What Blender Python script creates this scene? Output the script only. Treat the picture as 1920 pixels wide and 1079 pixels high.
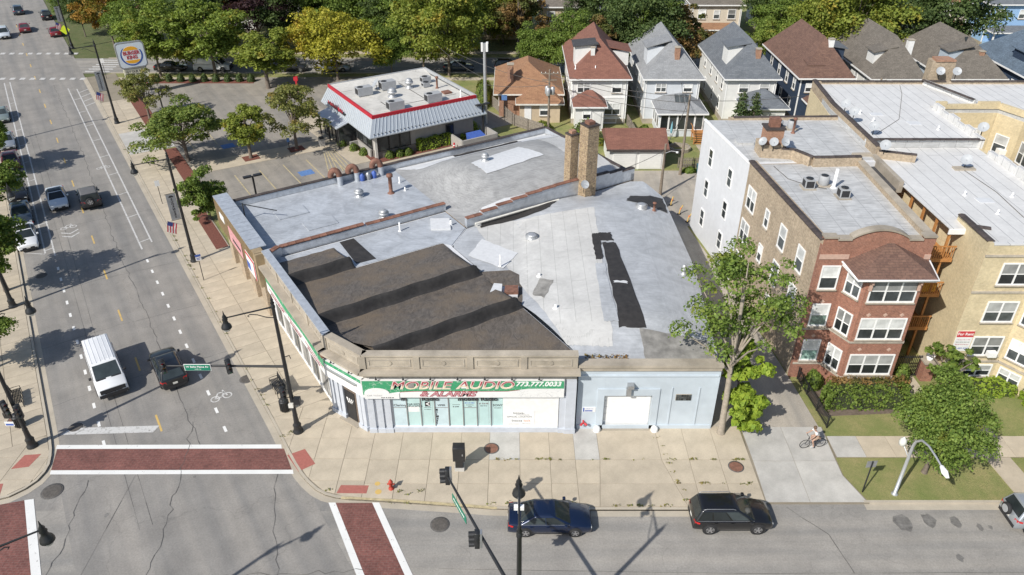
import bpy, bmesh, math, random
import numpy as np
from mathutils import Vector, Matrix
R = math.radians
rnd = random.Random(7)
for o in list(bpy.data.objects): bpy.data.objects.remove(o)
scene = bpy.context.scene
col = scene.collection

# ---------------------------------------------------------------- camera, sky, sun, exposure
cam_d = bpy.data.cameras.new('camera'); cam = bpy.data.objects.new('camera', cam_d); col.objects.link(cam)
cam.location = (0, 0, 35.0); cam.rotation_euler = (R(90 - 32.5), 0, 0)
cam_d.sensor_width = 36.0; cam_d.lens = 1420 / 1920 * 36.0; cam_d.clip_end = 3000; cam_d.clip_start = 0.5
scene.camera = cam
SUN_EL = R(41.0); SUN_DIR = Vector((-0.69, -0.724, 0)).normalized()      # horizontal direction towards the sun
world = bpy.data.worlds.new('World'); scene.world = world; world.use_nodes = True
wn = world.node_tree; bg = wn.nodes['Background']
sky = wn.nodes.new('ShaderNodeTexSky'); sky.sky_type = 'NISHITA'; sky.sun_disc = False
sky.sun_elevation = SUN_EL; sky.sun_rotation = math.atan2(SUN_DIR.x, SUN_DIR.y)
wn.links.new(sky.outputs[0], bg.inputs[0]); bg.inputs[1].default_value = 0.11
sd = bpy.data.lights.new('sun', 'SUN'); sd.energy = 4.8; sd.angle = R(0.53); sd.color = (1.0, 0.955, 0.88)
sun = bpy.data.objects.new('sun', sd); col.objects.link(sun)
sv = Vector((SUN_DIR.x * math.cos(SUN_EL), SUN_DIR.y * math.cos(SUN_EL), math.sin(SUN_EL)))
sun.rotation_euler = (-sv).to_track_quat('-Z', 'Y').to_euler(); sun.location = (0, 0, 80)
scene.view_settings.view_transform = 'Standard'; scene.view_settings.look = 'None'
scene.view_settings.gamma = 1.0; scene.view_settings.exposure = 0.07
scene.render.engine = 'CYCLES'

# ---------------------------------------------------------------- frames
DG = R(32.62)                                    # the avenue runs diagonally: local x = across it, local y = along it
DN = Vector((math.cos(DG), math.sin(DG))); DD = Vector((-math.sin(DG), math.cos(DG)))
def dg(b, a):                                    # across / along the avenue -> world x, y
    return (b * DN.x + a * DD.x, b * DN.y + a * DD.y)

# ---------------------------------------------------------------- materials
MATS = {}
def newmat(name):
    m = bpy.data.materials.new(name); m.use_nodes = True
    nt = m.node_tree; return m, nt, nt.nodes['Principled BSDF']
def node(nt, t, **kw):
    n = nt.nodes.new(t)
    for k, v in kw.items(): setattr(n, k, v)
    return n
def mixc(nt, fac, a, b, mode='MIX'):
    n = nt.nodes.new('ShaderNodeMix'); n.data_type = 'RGBA'; n.blend_type = mode
    for sock, v in ((n.inputs[0], fac), (n.inputs[6], a), (n.inputs[7], b)):
        if hasattr(v, 'type') and not isinstance(v, (int, float)): nt.links.new(v, sock)
        elif isinstance(v, (int, float)): sock.default_value = v
        else: sock.default_value = (v[0], v[1], v[2], 1)
    return n.outputs[2]
def ramp(nt, src, p0, p1, c0=(0, 0, 0), c1=(1, 1, 1)):
    n = nt.nodes.new('ShaderNodeValToRGB'); e = n.color_ramp.elements
    e[0].position = p0; e[1].position = p1; e[0].color = (*c0, 1); e[1].color = (*c1, 1)
    nt.links.new(src, n.inputs[0]); return n.outputs[0]
def noise(nt, vec, scale, detail=4, rough=.6, dist=0):
    n = nt.nodes.new('ShaderNodeTexNoise'); n.inputs['Scale'].default_value = scale
    n.inputs['Detail'].default_value = detail; n.inputs['Roughness'].default_value = rough
    n.inputs['Distortion'].default_value = dist
    if vec is not None: nt.links.new(vec, n.inputs['Vector'])
    return n.outputs['Fac']
def coords(nt, kind='Object', scale=(1, 1, 1), rot=0):
    tc = nt.nodes.new('ShaderNodeTexCoord'); mp = nt.nodes.new('ShaderNodeMapping')
    mp.inputs['Scale'].default_value = scale; mp.inputs['Rotation'].default_value = (0, 0, rot)
    nt.links.new(tc.outputs[kind], mp.inputs[0]); return mp.outputs[0]
def bump(nt, bsdf, h, strength=.3, dist=.02):
    b = nt.nodes.new('ShaderNodeBump'); b.inputs['Strength'].default_value = strength; b.inputs['Distance'].default_value = dist
    nt.links.new(h, b.inputs['Height']); nt.links.new(b.outputs[0], bsdf.inputs['Normal'])
def sc(c, f): return tuple(min(1, x * f) for x in c)

def plain(name, c, rough=.6, var=.12, nscale=2.5, metal=0, bmp=0, rand=0, big=0, coat=0):
    """painted / raw surface with soft mottling, optional per-object shade"""
    if name in MATS: return MATS[name]
    m, nt, b = newmat(name); v = coords(nt)
    f = noise(nt, v, nscale, 5)
    out = mixc(nt, ramp(nt, f, .3, .7), sc(c, 1 - var), sc(c, 1 + var))
    if big:
        f2 = noise(nt, v, .25, 3); out = mixc(nt, ramp(nt, f2, .35, .65), out, mixc(nt, 1.0, out, (1 - big,) * 3, 'MULTIPLY'))
    if rand:
        oi = nt.nodes.new('ShaderNodeObjectInfo')
        g = ramp(nt, oi.outputs['Random'], 0, 1, (1 - rand,) * 3, (1 + rand * .3,) * 3)
        out = mixc(nt, 1.0, out, g, 'MULTIPLY')
    nt.links.new(out, b.inputs['Base Color']); b.inputs['Roughness'].default_value = rough; b.inputs['Metallic'].default_value = metal
    if coat: b.inputs['Coat Weight'].default_value = coat; b.inputs['Coat Roughness'].default_value = .05
    if bmp: bump(nt, b, noise(nt, v, nscale * 12, 3), bmp, .01)
    MATS[name] = m; return m

def bricks(name, c1, c2, mortar, bw=.215, bh=.075, msize=.01, rough=.85, var=.3, stain=.25):
    """running-bond masonry or shingles on metre UVs, with blotches and soot"""
    if name in MATS: return MATS[name]
    m, nt, b = newmat(name); v = coords(nt, 'UV')
    t = nt.nodes.new('ShaderNodeTexBrick'); nt.links.new(v, t.inputs['Vector'])
    t.inputs['Scale'].default_value = 1.0; t.inputs['Brick Width'].default_value = bw; t.inputs['Row Height'].default_value = bh
    t.inputs['Mortar Size'].default_value = msize; t.inputs['Mortar Smooth'].default_value = .2; t.inputs['Bias'].default_value = 0
    t.inputs['Color1'].default_value = (*c1, 1); t.inputs['Color2'].default_value = (*c2, 1); t.inputs['Mortar'].default_value = (*mortar, 1)
    o = coords(nt)
    f = noise(nt, o, .7, 5, .65); f2 = noise(nt, o, 6, 3)
    out = mixc(nt, 1.0, t.outputs['Color'], ramp(nt, f, .3, .72, (1 - stain,) * 3, (1.06,) * 3), 'MULTIPLY')
    out = mixc(nt, 1.0, out, ramp(nt, f2, .3, .7, (1 - var,) * 3, (1 + var * .5,) * 3), 'MULTIPLY')
    nt.links.new(out, b.inputs['Base Color']); b.inputs['Roughness'].default_value = rough
    bump(nt, b, t.outputs['Fac'], .25, -.008)
    MATS[name] = m; return m

def membrane(name, c, seam=(.3, .3, .3), w=6.0, h=1.0, stain=.22, rough=.55, rot=0, streak=0):
    """rolled roofing: lap seams, water stains, scuffs"""
    if name in MATS: return MATS[name]
    m, nt, b = newmat(name); v = coords(nt, 'UV', rot=rot)
    t = nt.nodes.new('ShaderNodeTexBrick'); nt.links.new(v, t.inputs['Vector'])
    t.inputs['Scale'].default_value = 1; t.inputs['Brick Width'].default_value = w; t.inputs['Row Height'].default_value = h
    t.inputs['Mortar Size'].default_value = .026; t.inputs['Mortar Smooth'].default_value = .3
    t.inputs['Color1'].default_value = (*c, 1); t.inputs['Color2'].default_value = (*sc(c, .95), 1); t.inputs['Mortar'].default_value = (*seam, 1)
    o = coords(nt)
    f = noise(nt, o, .45, 8, .7, 1.0); f2 = noise(nt, o, 3.5, 6, .75); 
    out = mixc(nt, 1.0, t.outputs['Color'], ramp(nt, f, .3, .65, (1 - stain,) * 3, (1.04,) * 3), 'MULTIPLY')
    out = mixc(nt, 1.0, out, ramp(nt, f2, .25, .75, (.88,) * 3, (1.06,) * 3), 'MULTIPLY')
    if streak:
        s = noise(nt, coords(nt, 'UV', (.5, 4, 1), rot), 1.6, 6, .7, .4)
        out = mixc(nt, 1.0, out, ramp(nt, s, .35, .62, (1 - streak,) * 3, (1.03,) * 3), 'MULTIPLY')
    nt.links.new(out, b.inputs['Base Color']); b.inputs['Roughness'].default_value = rough
    bump(nt, b, f2, .25, .02)
    MATS[name] = m; return m

def felt(name, c, wr=1.0):
    """crinkled black roofing felt with dusty blotches"""
    m, nt, b = newmat(name); o = coords(nt, 'Object', (1, .45, 1))
    f = noise(nt, o, 2.6, 6, .72, 1.6); f2 = noise(nt, coords(nt), .45, 5, .6)
    out = mixc(nt, ramp(nt, f, .36, .68), sc(c, .66), sc(c, 1.35))
    out = mixc(nt, ramp(nt, f2, .42, .7), out, (.16, .125, .09))
    nt.links.new(out, b.inputs['Base Color']); b.inputs['Roughness'].default_value = .75
    bump(nt, b, f, .8 * wr, .06); MATS[name] = m; return m

def asphalt(name, c, along=True, crack=.5):
    m, nt, b = newmat(name); o = coords(nt)
    fine = noise(nt, o, 9, 4, .75)
    med = noise(nt, o, .55, 5, .6)
    st = noise(nt, coords(nt, 'Object', (1, .06, 1) if along else (.06, 1, 1)), .8, 4, .55)
    out = mixc(nt, ramp(nt, st, .3, .72), sc(c, .84), sc((c[0] * 1.04, c[1], c[2] * .95), 1.2))
    out = mixc(nt, 1.0, out, ramp(nt, med, .3, .7, (.86,) * 3, (1.1,) * 3), 'MULTIPLY')
    out = mixc(nt, 1.0, out, ramp(nt, fine, .25, .75, (.8,) * 3, (1.18,) * 3), 'MULTIPLY')
    vo = nt.nodes.new('ShaderNodeTexVoronoi'); vo.feature = 'DISTANCE_TO_EDGE'; vo.inputs['Scale'].default_value = .11
    wv = nt.nodes.new('ShaderNodeVectorMath'); wv.operation = 'ADD'
    nz = nt.nodes.new('ShaderNodeTexNoise'); nz.inputs['Scale'].default_value = .7; nz.inputs['Detail'].default_value = 6
    nt.links.new(o, nz.inputs['Vector']); sclv = nt.nodes.new('ShaderNodeVectorMath'); sclv.operation = 'SCALE'; sclv.inputs['Scale'].default_value = 2.2
    nt.links.new(nz.outputs['Color'], sclv.inputs[0]); nt.links.new(o, wv.inputs[0]); nt.links.new(sclv.outputs[0], wv.inputs[1])
    nt.links.new(wv.outputs[0], vo.inputs['Vector'])
    ck = ramp(nt, vo.outputs['Distance'], .0012, .0045, (1 - crack,) * 3, (1, 1, 1))
    out = mixc(nt, 1.0, out, ck, 'MULTIPLY')
    nt.links.new(out, b.inputs['Base Color']); b.inputs['Roughness'].default_value = .85
    bump(nt, b, fine, .25, .015); MATS[name] = m; return m

def concrete(name, c, rand=.12, stain=.18):
    m, nt, b = newmat(name); o = coords(nt)
    f = noise(nt, o, .6, 6, .65); g = noise(nt, o, 14, 3, .7)
    out = mixc(nt, ramp(nt, f, .32, .7), sc(c, 1 - stain), sc(c, 1.06))
    out = mixc(nt, 1.0, out, ramp(nt, g, .3, .7, (.92,) * 3, (1.06,) * 3), 'MULTIPLY')
    oi = nt.nodes.new('ShaderNodeObjectInfo')
    out = mixc(nt, 1.0, out, ramp(nt, oi.outputs['Random'], 0, 1, (1 - rand, 1 - rand, 1 - rand * .9), (1 + rand * .4,) * 3), 'MULTIPLY')
    nt.links.new(out, b.inputs['Base Color']); b.inputs['Roughness'].default_value = .88
    bump(nt, b, g, .15, .01); MATS[name] = m; return m

def grassmat(name, c1, c2, c3):
    m, nt, b = newmat(name); o = coords(nt)
    f = noise(nt, o, .5, 6, .7); g = noise(nt, o, 8, 5, .8); h = noise(nt, o, 30, 2)
    out = mixc(nt, ramp(nt, f, .35, .68), c1, c2)
    out = mixc(nt, ramp(nt, g, .45, .75), out, c3)
    out = mixc(nt, 1.0, out, ramp(nt, h, .25, .75, (.65,) * 3, (1.25,) * 3), 'MULTIPLY')
    nt.links.new(out, b.inputs['Base Color']); b.inputs['Roughness'].default_value = .95
    bump(nt, b, h, .9, .05); MATS[name] = m; return m

def leafmat(name, c1, c2, c3=None, autumn=.0):
    """foliage: each leaf face its own shade between c1 and c2, a share of c3, light passing through"""
    if name in MATS: return MATS[name]
    m, nt, b = newmat(name)
    ge = nt.nodes.new('ShaderNodeNewGeometry'); r = ge.outputs['Random Per Island']
    out = mixc(nt, r, c1, c2)
    if c3:
        f = noise(nt, coords(nt), .45, 3, .6); out = mixc(nt, ramp(nt, f, .62 - autumn * .35, .72 - autumn * .25), out, mixc(nt, r, c3, sc(c3, .7)))
    nt.links.new(out, b.inputs['Base Color']); b.inputs['Roughness'].default_value = .6
    b.inputs['Specular IOR Level'].default_value = .25
    tr = nt.nodes.new('ShaderNodeBsdfTranslucent'); nt.links.new(mixc(nt, 1.0, out, (1.3, 1.35, .6), 'MULTIPLY'), tr.inputs[0])
    mx = nt.nodes.new('ShaderNodeMixShader'); mx.inputs[0].default_value = .28
    nt.links.new(b.outputs[0], mx.inputs[1]); nt.links.new(tr.outputs[0], mx.inputs[2])
    nt.links.new(mx.outputs[0], nt.nodes['Material Output'].inputs[0])
    MATS[name] = m; return m

def glass(name, c, rough=.06, var=.35):
    m, nt, b = newmat(name); o = coords(nt); f = noise(nt, o, 1.1, 3)
    oi = nt.nodes.new('ShaderNodeObjectInfo')
    out = mixc(nt, ramp(nt, f, .35, .65), sc(c, 1 - var), sc(c, 1 + var))
    out = mixc(nt, 1.0, out, ramp(nt, oi.outputs['Random'], 0, 1, (.35,) * 3, (1.6,) * 3), 'MULTIPLY')
    nt.links.new(out, b.inputs['Base Color']); b.inputs['Roughness'].default_value = rough; b.inputs['IOR'].default_value = 1.5
    MATS[name] = m; return m

def paint(name, c, metal=.0, rough=.3):
    if name in MATS: return MATS[name]
    m, nt, b = newmat(name); f = noise(nt, coords(nt), 1.5, 3)
    nt.links.new(mixc(nt, f, sc(c, .9), sc(c, 1.08)), b.inputs['Base Color'])
    b.inputs['Roughness'].default_value = rough; b.inputs['Metallic'].default_value = metal
    b.inputs['Coat Weight'].default_value = .8; b.inputs['Coat Roughness'].default_value = .04
    MATS[name] = m; return m

def chipped(name, c, under, p0, p1):
    m, nt, b = newmat(name); o = coords(nt); f = noise(nt, o, 3.5, 7, .78); g = noise(nt, o, .8, 3)
    nt.links.new(mixc(nt, ramp(nt, f, p0, p1), mixc(nt, g, sc(c, .86), sc(c, 1.08)), under), b.inputs['Base Color']); b.inputs['Roughness'].default_value = .75; MATS[name] = m
asphalt('asphalt_avenue', (.245, .237, .225), True, .16); asphalt('asphalt_street', (.275, .266, .25), False, .12); asphalt('asphalt_lot', (.265, .248, .222), True, .3)
asphalt('asphalt_alley', (.36, .335, .295), True, .25); asphalt('asphalt_patch', (.10, .10, .10), True, .2)
concrete('concrete_warm', (.52, .45, .345), .1, .2); concrete('concrete_grey', (.5, .485, .45), .12, .25); concrete('concrete_kerb', (.46, .41, .33), .05)
concrete('concrete_stone', (.46, .405, .325), .1, .38); concrete('concrete_base', (.27, .235, .18), .02)
grassmat('lawn', (.2, .235, .07), (.36, .31, .14), (.17, .21, .06)); grassmat('rough_grass', (.09, .12, .035), (.16, .155, .07), (.07, .11, .03))
plain('mulch', (.165, .06, .042), .95, .4, 7, bmp=.8); plain('soil', (.15, .115, .09), .95, .3, 5, bmp=.6)
chipped('white_line', (.74, .74, .72), (.27, .26, .245), .60, .66); chipped('worn_white_line', (.56, .555, .54), (.26, .25, .235), .52, .62); chipped('yellow_line', (.6, .41, .13), (.27, .25, .22), .55, .65); plain('pale_yellow_line', (.44, .37, .22), .8, .3, 4)
plain('tar', (.1, .095, .09), .7, .3, 5); plain('oil', (.165, .158, .148), .7, .4, 3)
bricks('paver_red', (.25, .098, .08), (.2, .078, .066), (.245, .14, .12), .32, .16, .013, .85, .3, .4)
plain('tactile_red', (.36, .125, .1), .8, .12, 6)
plain('black_metal', (.022, .023, .025), .42, .25, 3); plain('grey_metal', (.4, .41, .42), .4, .12, 4, .6); plain('galv', (.5, .51, .52), .45, .15, 6, .5)
plain('rust', (.2, .098, .068), .8, .35, 4); plain('white_paint', (.8, .8, .79), .5, .05, 3); plain('off_white', (.68, .66, .6), .7, .1, 3)
plain('wood_orange', (.42, .19, .06), .7, .2, 5); plain('wood_grey', (.24, .21, .175), .85, .25, 5, rand=.25); plain('wood_pole', (.22, .18, .14), .85, .25, 5)
plain('bark', (.16, .13, .105), .9, .3, 6, bmp=.6); plain('bark_pale', (.3, .26, .21), .9, .25, 5, bmp=.5)
plain('rubber', (.02, .02, .021), .8, .2, 5); plain('alloy', (.5, .5, .51), .3, .1, 5, .8); plain('dark_trim', (.025, .025, .027), .5, .2, 4)
plain('red_lens', (.5, .02, .02), .2, .1, 4); plain('clear_lens', (.7, .72, .72), .15, .1, 4); plain('amber_lens', (.35, .16, .02), .25, .1, 4); plain('green_lens', (.03, .22, .1), .25, .1, 4)
glass('glass_dark', (.06, .068, .07)); glass('glass_car', (.03, .038, .04), .03, .2); glass('glass_blind', (.55, .56, .55), .15, .2); glass('glass_teal', (.2, .3, .26), .1, .4)
plain('stone_trim', (.46, .41, .34), .8, .2, 3, big=.2); plain('pink_stone', (.5, .34, .27), .8, .12, 4)
# ---------------------------------------------------------------- mesh building
class MB:
    def __init__(s, ox=0, oy=0, oz=0): s.v = []; s.f = []; s.o = (ox, oy, oz); s.sm = []
    def add(s, vs, fs, smooth=False):
        n = len(s.v); s.v += [(x - s.o[0], y - s.o[1], z - s.o[2]) for x, y, z in vs]
        s.f += [tuple(i + n for i in f) for f in fs]; s.sm += [smooth] * len(fs); return s
    def box(s, x0, x1, y0, y1, z0, z1):
        if x0 > x1: x0, x1 = x1, x0
        if y0 > y1: y0, y1 = y1, y0
        return s.add([(x0, y0, z0), (x1, y0, z0), (x1, y1, z0), (x0, y1, z0), (x0, y0, z1), (x1, y0, z1), (x1, y1, z1), (x0, y1, z1)],
              [(3, 2, 1, 0), (4, 5, 6, 7), (0, 1, 5, 4), (1, 2, 6, 5), (2, 3, 7, 6), (3, 0, 4, 7)])
    def prism(s, poly, z0, z1, bottom=True):
        a = sum(poly[i][0] * poly[(i + 1) % len(poly)][1] - poly[(i + 1) % len(poly)][0] * poly[i][1] for i in range(len(poly)))
        if a < 0: poly = poly[::-1]
        n = len(poly); z1s = z1 if hasattr(z1, '__len__') else [z1] * n
        vs = [(x, y, z0) for x, y in poly] + [(p[0], p[1], z) for p, z in zip(poly, z1s)]
        fs = [tuple(range(n, 2 * n))] + [(i, (i + 1) % n, (i + 1) % n + n, i + n) for i in range(n)]
        if bottom: fs.append(tuple(range(n - 1, -1, -1)))
        return s.add(vs, fs)
    def sheet(s, poly, z):
        a = sum(poly[i][0] * poly[(i + 1) % len(poly)][1] - poly[(i + 1) % len(poly)][0] * poly[i][1] for i in range(len(poly)))
        if a < 0: poly = poly[::-1]
        return s.add([(x, y, z) for x, y in poly], [tuple(range(len(poly)))])
    def poly3(s, pts): return s.add(pts, [tuple(range(len(pts)))])
    def wall(s, p, q, z0, z1, th):           # upright slab from p to q, thickness to the right of p->q
        d = Vector((q[0] - p[0], q[1] - p[1])).normalized(); n = Vector((d.y, -d.x)) * th
        return s.prism([p, q, (q[0] + n.x, q[1] + n.y), (p[0] + n.x, p[1] + n.y)], z0, z1)
    def tube(s, pts, r, seg=8, cap=True, smooth=True):
        pts = [Vector(p) for p in pts]; rs = r if hasattr(r, '__len__') else [r] * len(pts)
        rings = []; up = Vector((0, 0, 1)); prev = None
        for i, p in enumerate(pts):
            t = (pts[min(i + 1, len(pts) - 1)] - pts[max(i - 1, 0)])
            t = t.normalized() if t.length > 1e-9 else up
            if prev is None: ref = up if abs(t.z) < .95 else Vector((1, 0, 0)); x = t.cross(ref).normalized()
            else: x = (prev - t * prev.dot(t)); x = x.normalized() if x.length > 1e-6 else t.orthogonal().normalized()
            prev = x; y = t.cross(x)
            rings.append([tuple(p + (x * math.cos(2 * math.pi * k / seg) + y * math.sin(2 * math.pi * k / seg)) * rs[i]) for k in range(seg)])
        vs = [q for rg in rings for q in rg]; fs = []
        for i in range(len(pts) - 1):
            for k in range(seg):
                k2 = (k + 1) % seg; fs.append((i * seg + k, i * seg + k2, (i + 1) * seg + k2, (i + 1) * seg + k))
        s.add(vs, fs, smooth)
        if cap:
            n = len(vs); s.add(rings[0], [tuple(range(seg - 1, -1, -1))]); s.add(rings[-1], [tuple(range(seg))])
        return s
    def lathe(s, prof, cx=0, cy=0, seg=12, smooth=True):    # prof: (radius, z) from bottom up
        vs = []; fs = []
        for r, z in prof:
            for k in range(seg): vs.append((cx + r * math.cos(2 * math.pi * k / seg), cy + r * math.sin(2 * math.pi * k / seg), z))
        for i in range(len(prof) - 1):
            for k in range(seg):
                k2 = (k + 1) % seg; fs.append((i * seg + k, i * seg + k2, (i + 1) * seg + k2, (i + 1) * seg + k))
        s.add(vs, fs, smooth); n = len(prof)
        s.add(vs[:seg], [tuple(range(seg - 1, -1, -1))]); s.add(vs[(n - 1) * seg:], [tuple(range(seg))]); return s
    def grid(s, fn, nu, nv, smooth=True):                   # fn(u, v) -> xyz, u, v in 0..1
        vs = [fn(i / nu, j / nv) for j in range(nv + 1) for i in range(nu + 1)]
        fs = [(j * (nu + 1) + i, j * (nu + 1) + i + 1, (j + 1) * (nu + 1) + i + 1, (j + 1) * (nu + 1) + i) for j in range(nv) for i in range(nu)]
        return s.add(vs, fs, smooth)
    def mesh(s, name, mat=None):
        me = bpy.data.meshes.new(name); me.from_pydata(s.v, [], s.f)
        uv = me.uv_layers.new(name='UVMap'); vs = me.vertices; data = np.zeros(len(me.loops) * 2, dtype=np.float32)
        for p, sm in zip(me.polygons, s.sm):
            p.use_smooth = sm; n = p.normal
            if abs(n.z) > .985: t = Vector((1, 0, 0)); w = Vector((0, 1, 0))
            else: t = Vector((-n.y, n.x, 0)).normalized(); w = n.cross(t)
            for li in p.loop_indices:
                c = vs[me.loops[li].vertex_index].co; data[2 * li] = c.dot(t); data[2 * li + 1] = c.dot(w)
        uv.data.foreach_set('uv', data)
        if mat: me.materials.append(MATS[mat] if isinstance(mat, str) else mat)
        return me
    def build(s, name, mat, parent=None, loc=(0, 0, 0), rz=0, **tags):
        return link(name, s.mesh(name, mat), parent, loc, rz, **tags)

def link(name, me, parent=None, loc=(0, 0, 0), rz=0, **tags):
    o = bpy.data.objects.new(name, me); col.objects.link(o); o.parent = parent; o.location = loc
    if rz: o.rotation_euler = (0, 0, rz)
    for k, v in tags.items(): o[k] = v
    return o
def tag(o, label, cat, group=None):
    o['label'] = label; o['category'] = cat
    if group: o['group'] = group
    return o
def thing(name, label, cat, loc=(0, 0, 0), rz=0, group=None):
    o = bpy.data.objects.new(name, None); col.objects.link(o); o.location = loc; o.rotation_euler = (0, 0, rz)
    o.empty_display_size = .3; return tag(o, label, cat, group)
def struct(name, mb, mat, loc=(0, 0, 0), rz=0): return mb.build(name, mat, None, loc, rz, kind='structure')
def copy_tree(o, parent=None):
    c = o.copy(); col.objects.link(c); c.parent = parent
    for ch in list(o.children): copy_tree(ch, c)
    return c
CACHE = {}
def cached(key, fn):
    if key not in CACHE: CACHE[key] = fn()
    return CACHE[key]

def text_mesh(body, size, mat, ext=.012, align='CENTER', sx=1.0, shear=0.0, bold=0):
    cu = bpy.data.curves.new('lettering', 'FONT'); cu.body = body; cu.size = size; cu.extrude = ext; cu.align_x = align; cu.align_y = 'CENTER'; cu.shear = shear
    cu.offset = bold; cu.resolution_u = 3; cu.space_line = .9
    o = bpy.data.objects.new('lettering', cu); col.objects.link(o)
    bpy.context.view_layer.update()
    me = bpy.data.meshes.new_from_object(o.evaluated_get(bpy.context.evaluated_depsgraph_get())); bpy.data.objects.remove(o); bpy.data.curves.remove(cu)
    if sx != 1.0:
        for v in me.vertices: v.co.x *= sx
    me.materials.clear(); me.materials.append(MATS[mat]); me.name = 'lettering'; return me
def put_text(body, size, mat, parent, loc, rz=0, tilt=math.pi / 2, **kw):
    """lettering standing upright, reading towards local -y when rz = 0"""
    o = link('lettering', text_mesh(body, size, mat, **kw), parent, loc)
    o.rotation_euler = (tilt, 0, rz); return o

# ---------------------------------------------------------------- windows (unit built once per size, placed on a wall)
def window_unit(w, h, kind='double', frame='white_paint', pane_mats=('glass_blind', 'glass_dark'), sill=True):
    """meshes for a window facing -y, centre bottom at the origin"""
    def mk():
        t = .09; f = MB()
        f.box(-w / 2 - t, w / 2 + t, -.07, .0, h, h + t); f.box(-w / 2 - t, -w / 2, -.07, 0, 0, h); f.box(w / 2, w / 2 + t, -.07, 0, 0, h)
        f.box(-w / 2 - t, w / 2 + t, -.08, 0, -t, 0)
        n = {'double': 1, 'triple': 3, 'pair': 2, 'single': 1}[kind]; mull = .10
        for i in range(1, n): x = -w / 2 + w * i / n; f.box(x - mull / 2, x + mull / 2, -.068, 0, 0, h)
        if kind != 'single': f.box(-w / 2, w / 2, -.055, -.0, h * .5 - .03, h * .5 + .03)
        up = MB(); lo = MB()
        for i in range(n):
            a = -w / 2 + w * i / n + (mull / 2 if i else 0); b = -w / 2 + w * (i + 1) / n - (mull / 2 if i < n - 1 else 0)
            if kind == 'single': lo.box(a, b, -.025, -.004, 0, h)
            else: up.box(a, b, -.034, -.004, h * .5 + .03, h); lo.box(a, b, -.02, -.004, 0, h * .5 - .03)
        s = MB().box(-w / 2 - t - .06, w / 2 + t + .06, -.14, 0, -t - .1, -t)
        return (f.mesh('window', frame), up.mesh('pane', pane_mats[0]) if up.v else None, lo.mesh('pane', pane_mats[1]), s.mesh('sill', 'stone_trim') if sill else None)
    return cached(('win', round(w, 3), round(h, 3), kind, frame, pane_mats, sill), mk)
def put_window(parent, p, ang, z, w, h, kind='double', frame='white_paint', panes=('glass_blind', 'glass_dark'), sill=True):
    f, up, lo, s = window_unit(w, h, kind, frame, panes, sill)
    o = link('window', f, parent, (p[0], p[1], z), ang)
    if up: link('pane', up, o)
    link('pane', lo, o)
    if s: link('sill', s, o)
    return o
def on_wall(p, q, u, off=.003):
    """point at distance u along wall p->q (outside on the right), and the z-rotation that turns -y to the outside"""
    d = Vector((q[0] - p[0], q[1] - p[1])).normalized(); n = Vector((d.y, -d.x))
    return (p[0] + d.x * u + n.x * off, p[1] + d.y * u + n.y * off), math.atan2(d.y, d.x)

# ---------------------------------------------------------------- foliage
def leaf_mesh(name, pts, nrm, size, mat, seed, jitter=.8):
    rs = np.random.RandomState(seed); n = len(pts)
    d = nrm + rs.normal(0, jitter, (n, 3)); d /= np.linalg.norm(d, axis=1)[:, None] + 1e-9
    ref = rs.normal(0, 1, (n, 3)); u = np.cross(d, ref); u /= np.linalg.norm(u, axis=1)[:, None] + 1e-9; w = np.cross(d, u)
    s = size * (.5 + 1.1 * rs.rand(n, 1) ** 1.6); asp = rs.uniform(.55, .9, (n, 1))
    fold = d * s * .22
    quad = np.stack([pts - u * s * .5, pts - w * s * asp * .5 + fold, pts + u * s * .5, pts + w * s * asp * .5 + fold], 1).reshape(-1, 3)
    me = bpy.data.meshes.new(name); me.vertices.add(4 * n); me.vertices.foreach_set('co', quad.astype(np.float32).ravel())
    me.loops.add(4 * n); me.loops.foreach_set('vertex_index', np.arange(4 * n, dtype=np.int32))
    me.polygons.add(n); me.polygons.foreach_set('loop_start', np.arange(0, 4 * n, 4, dtype=np.int32)); me.polygons.foreach_set('loop_total', np.full(n, 4, dtype=np.int32))
    me.update(calc_edges=True); me.validate(); me.materials.append(MATS[mat]); return me

def crown_points(rx, ry, rz, n, clumps, seed, open_=.0, flat=0.):
    """clumped leaf positions in an uneven ellipsoid: returns points, outward directions, clump centres"""
    rs = np.random.RandomState(seed); P = []; N = []; C = []
    lobes = rs.normal(0, 1, (7, 3)); lobes /= np.linalg.norm(lobes, axis=1)[:, None]; lw = rs.uniform(.15, .5, 7)
    for i in range(clumps):
        d = rs.normal(0, 1, 3); d /= np.linalg.norm(d); d[2] = d[2] * (1 - flat)
        r = rs.uniform(.3, 1.0) ** .6 * (.74 + float(np.sum(lw * np.maximum(0, lobes @ d) ** 2)) * .75)
        c = d * r * np.array([rx, ry, rz]) * rs.uniform(.75, 1.05); cr = (.13 + .24 * rs.rand() ** 1.5) * (rx + rz) * .5 * (1 - open_ * .3)
        C.append(c); k = int(n / clumps * (cr / (.21 * (rx + rz) * .5)) ** 1.6 * rs.uniform(.7, 1.25)) + 8
        e = rs.normal(0, 1, (k, 3)); e /= np.linalg.norm(e, axis=1)[:, None]; e[:, 2] = np.where(e[:, 2] < -.35, -e[:, 2], e[:, 2])
        rr = rs.uniform(.25, 1.0, (k, 1)) ** .5 * rs.uniform(.8, 1.15, (k, 1))
        P.append(c + e * rr * cr * np.array([1.1, 1.1, .8])); N.append(e + np.array([0, 0, .5]))
    return np.concatenate(P), np.concatenate(N), np.array(C)

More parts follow.
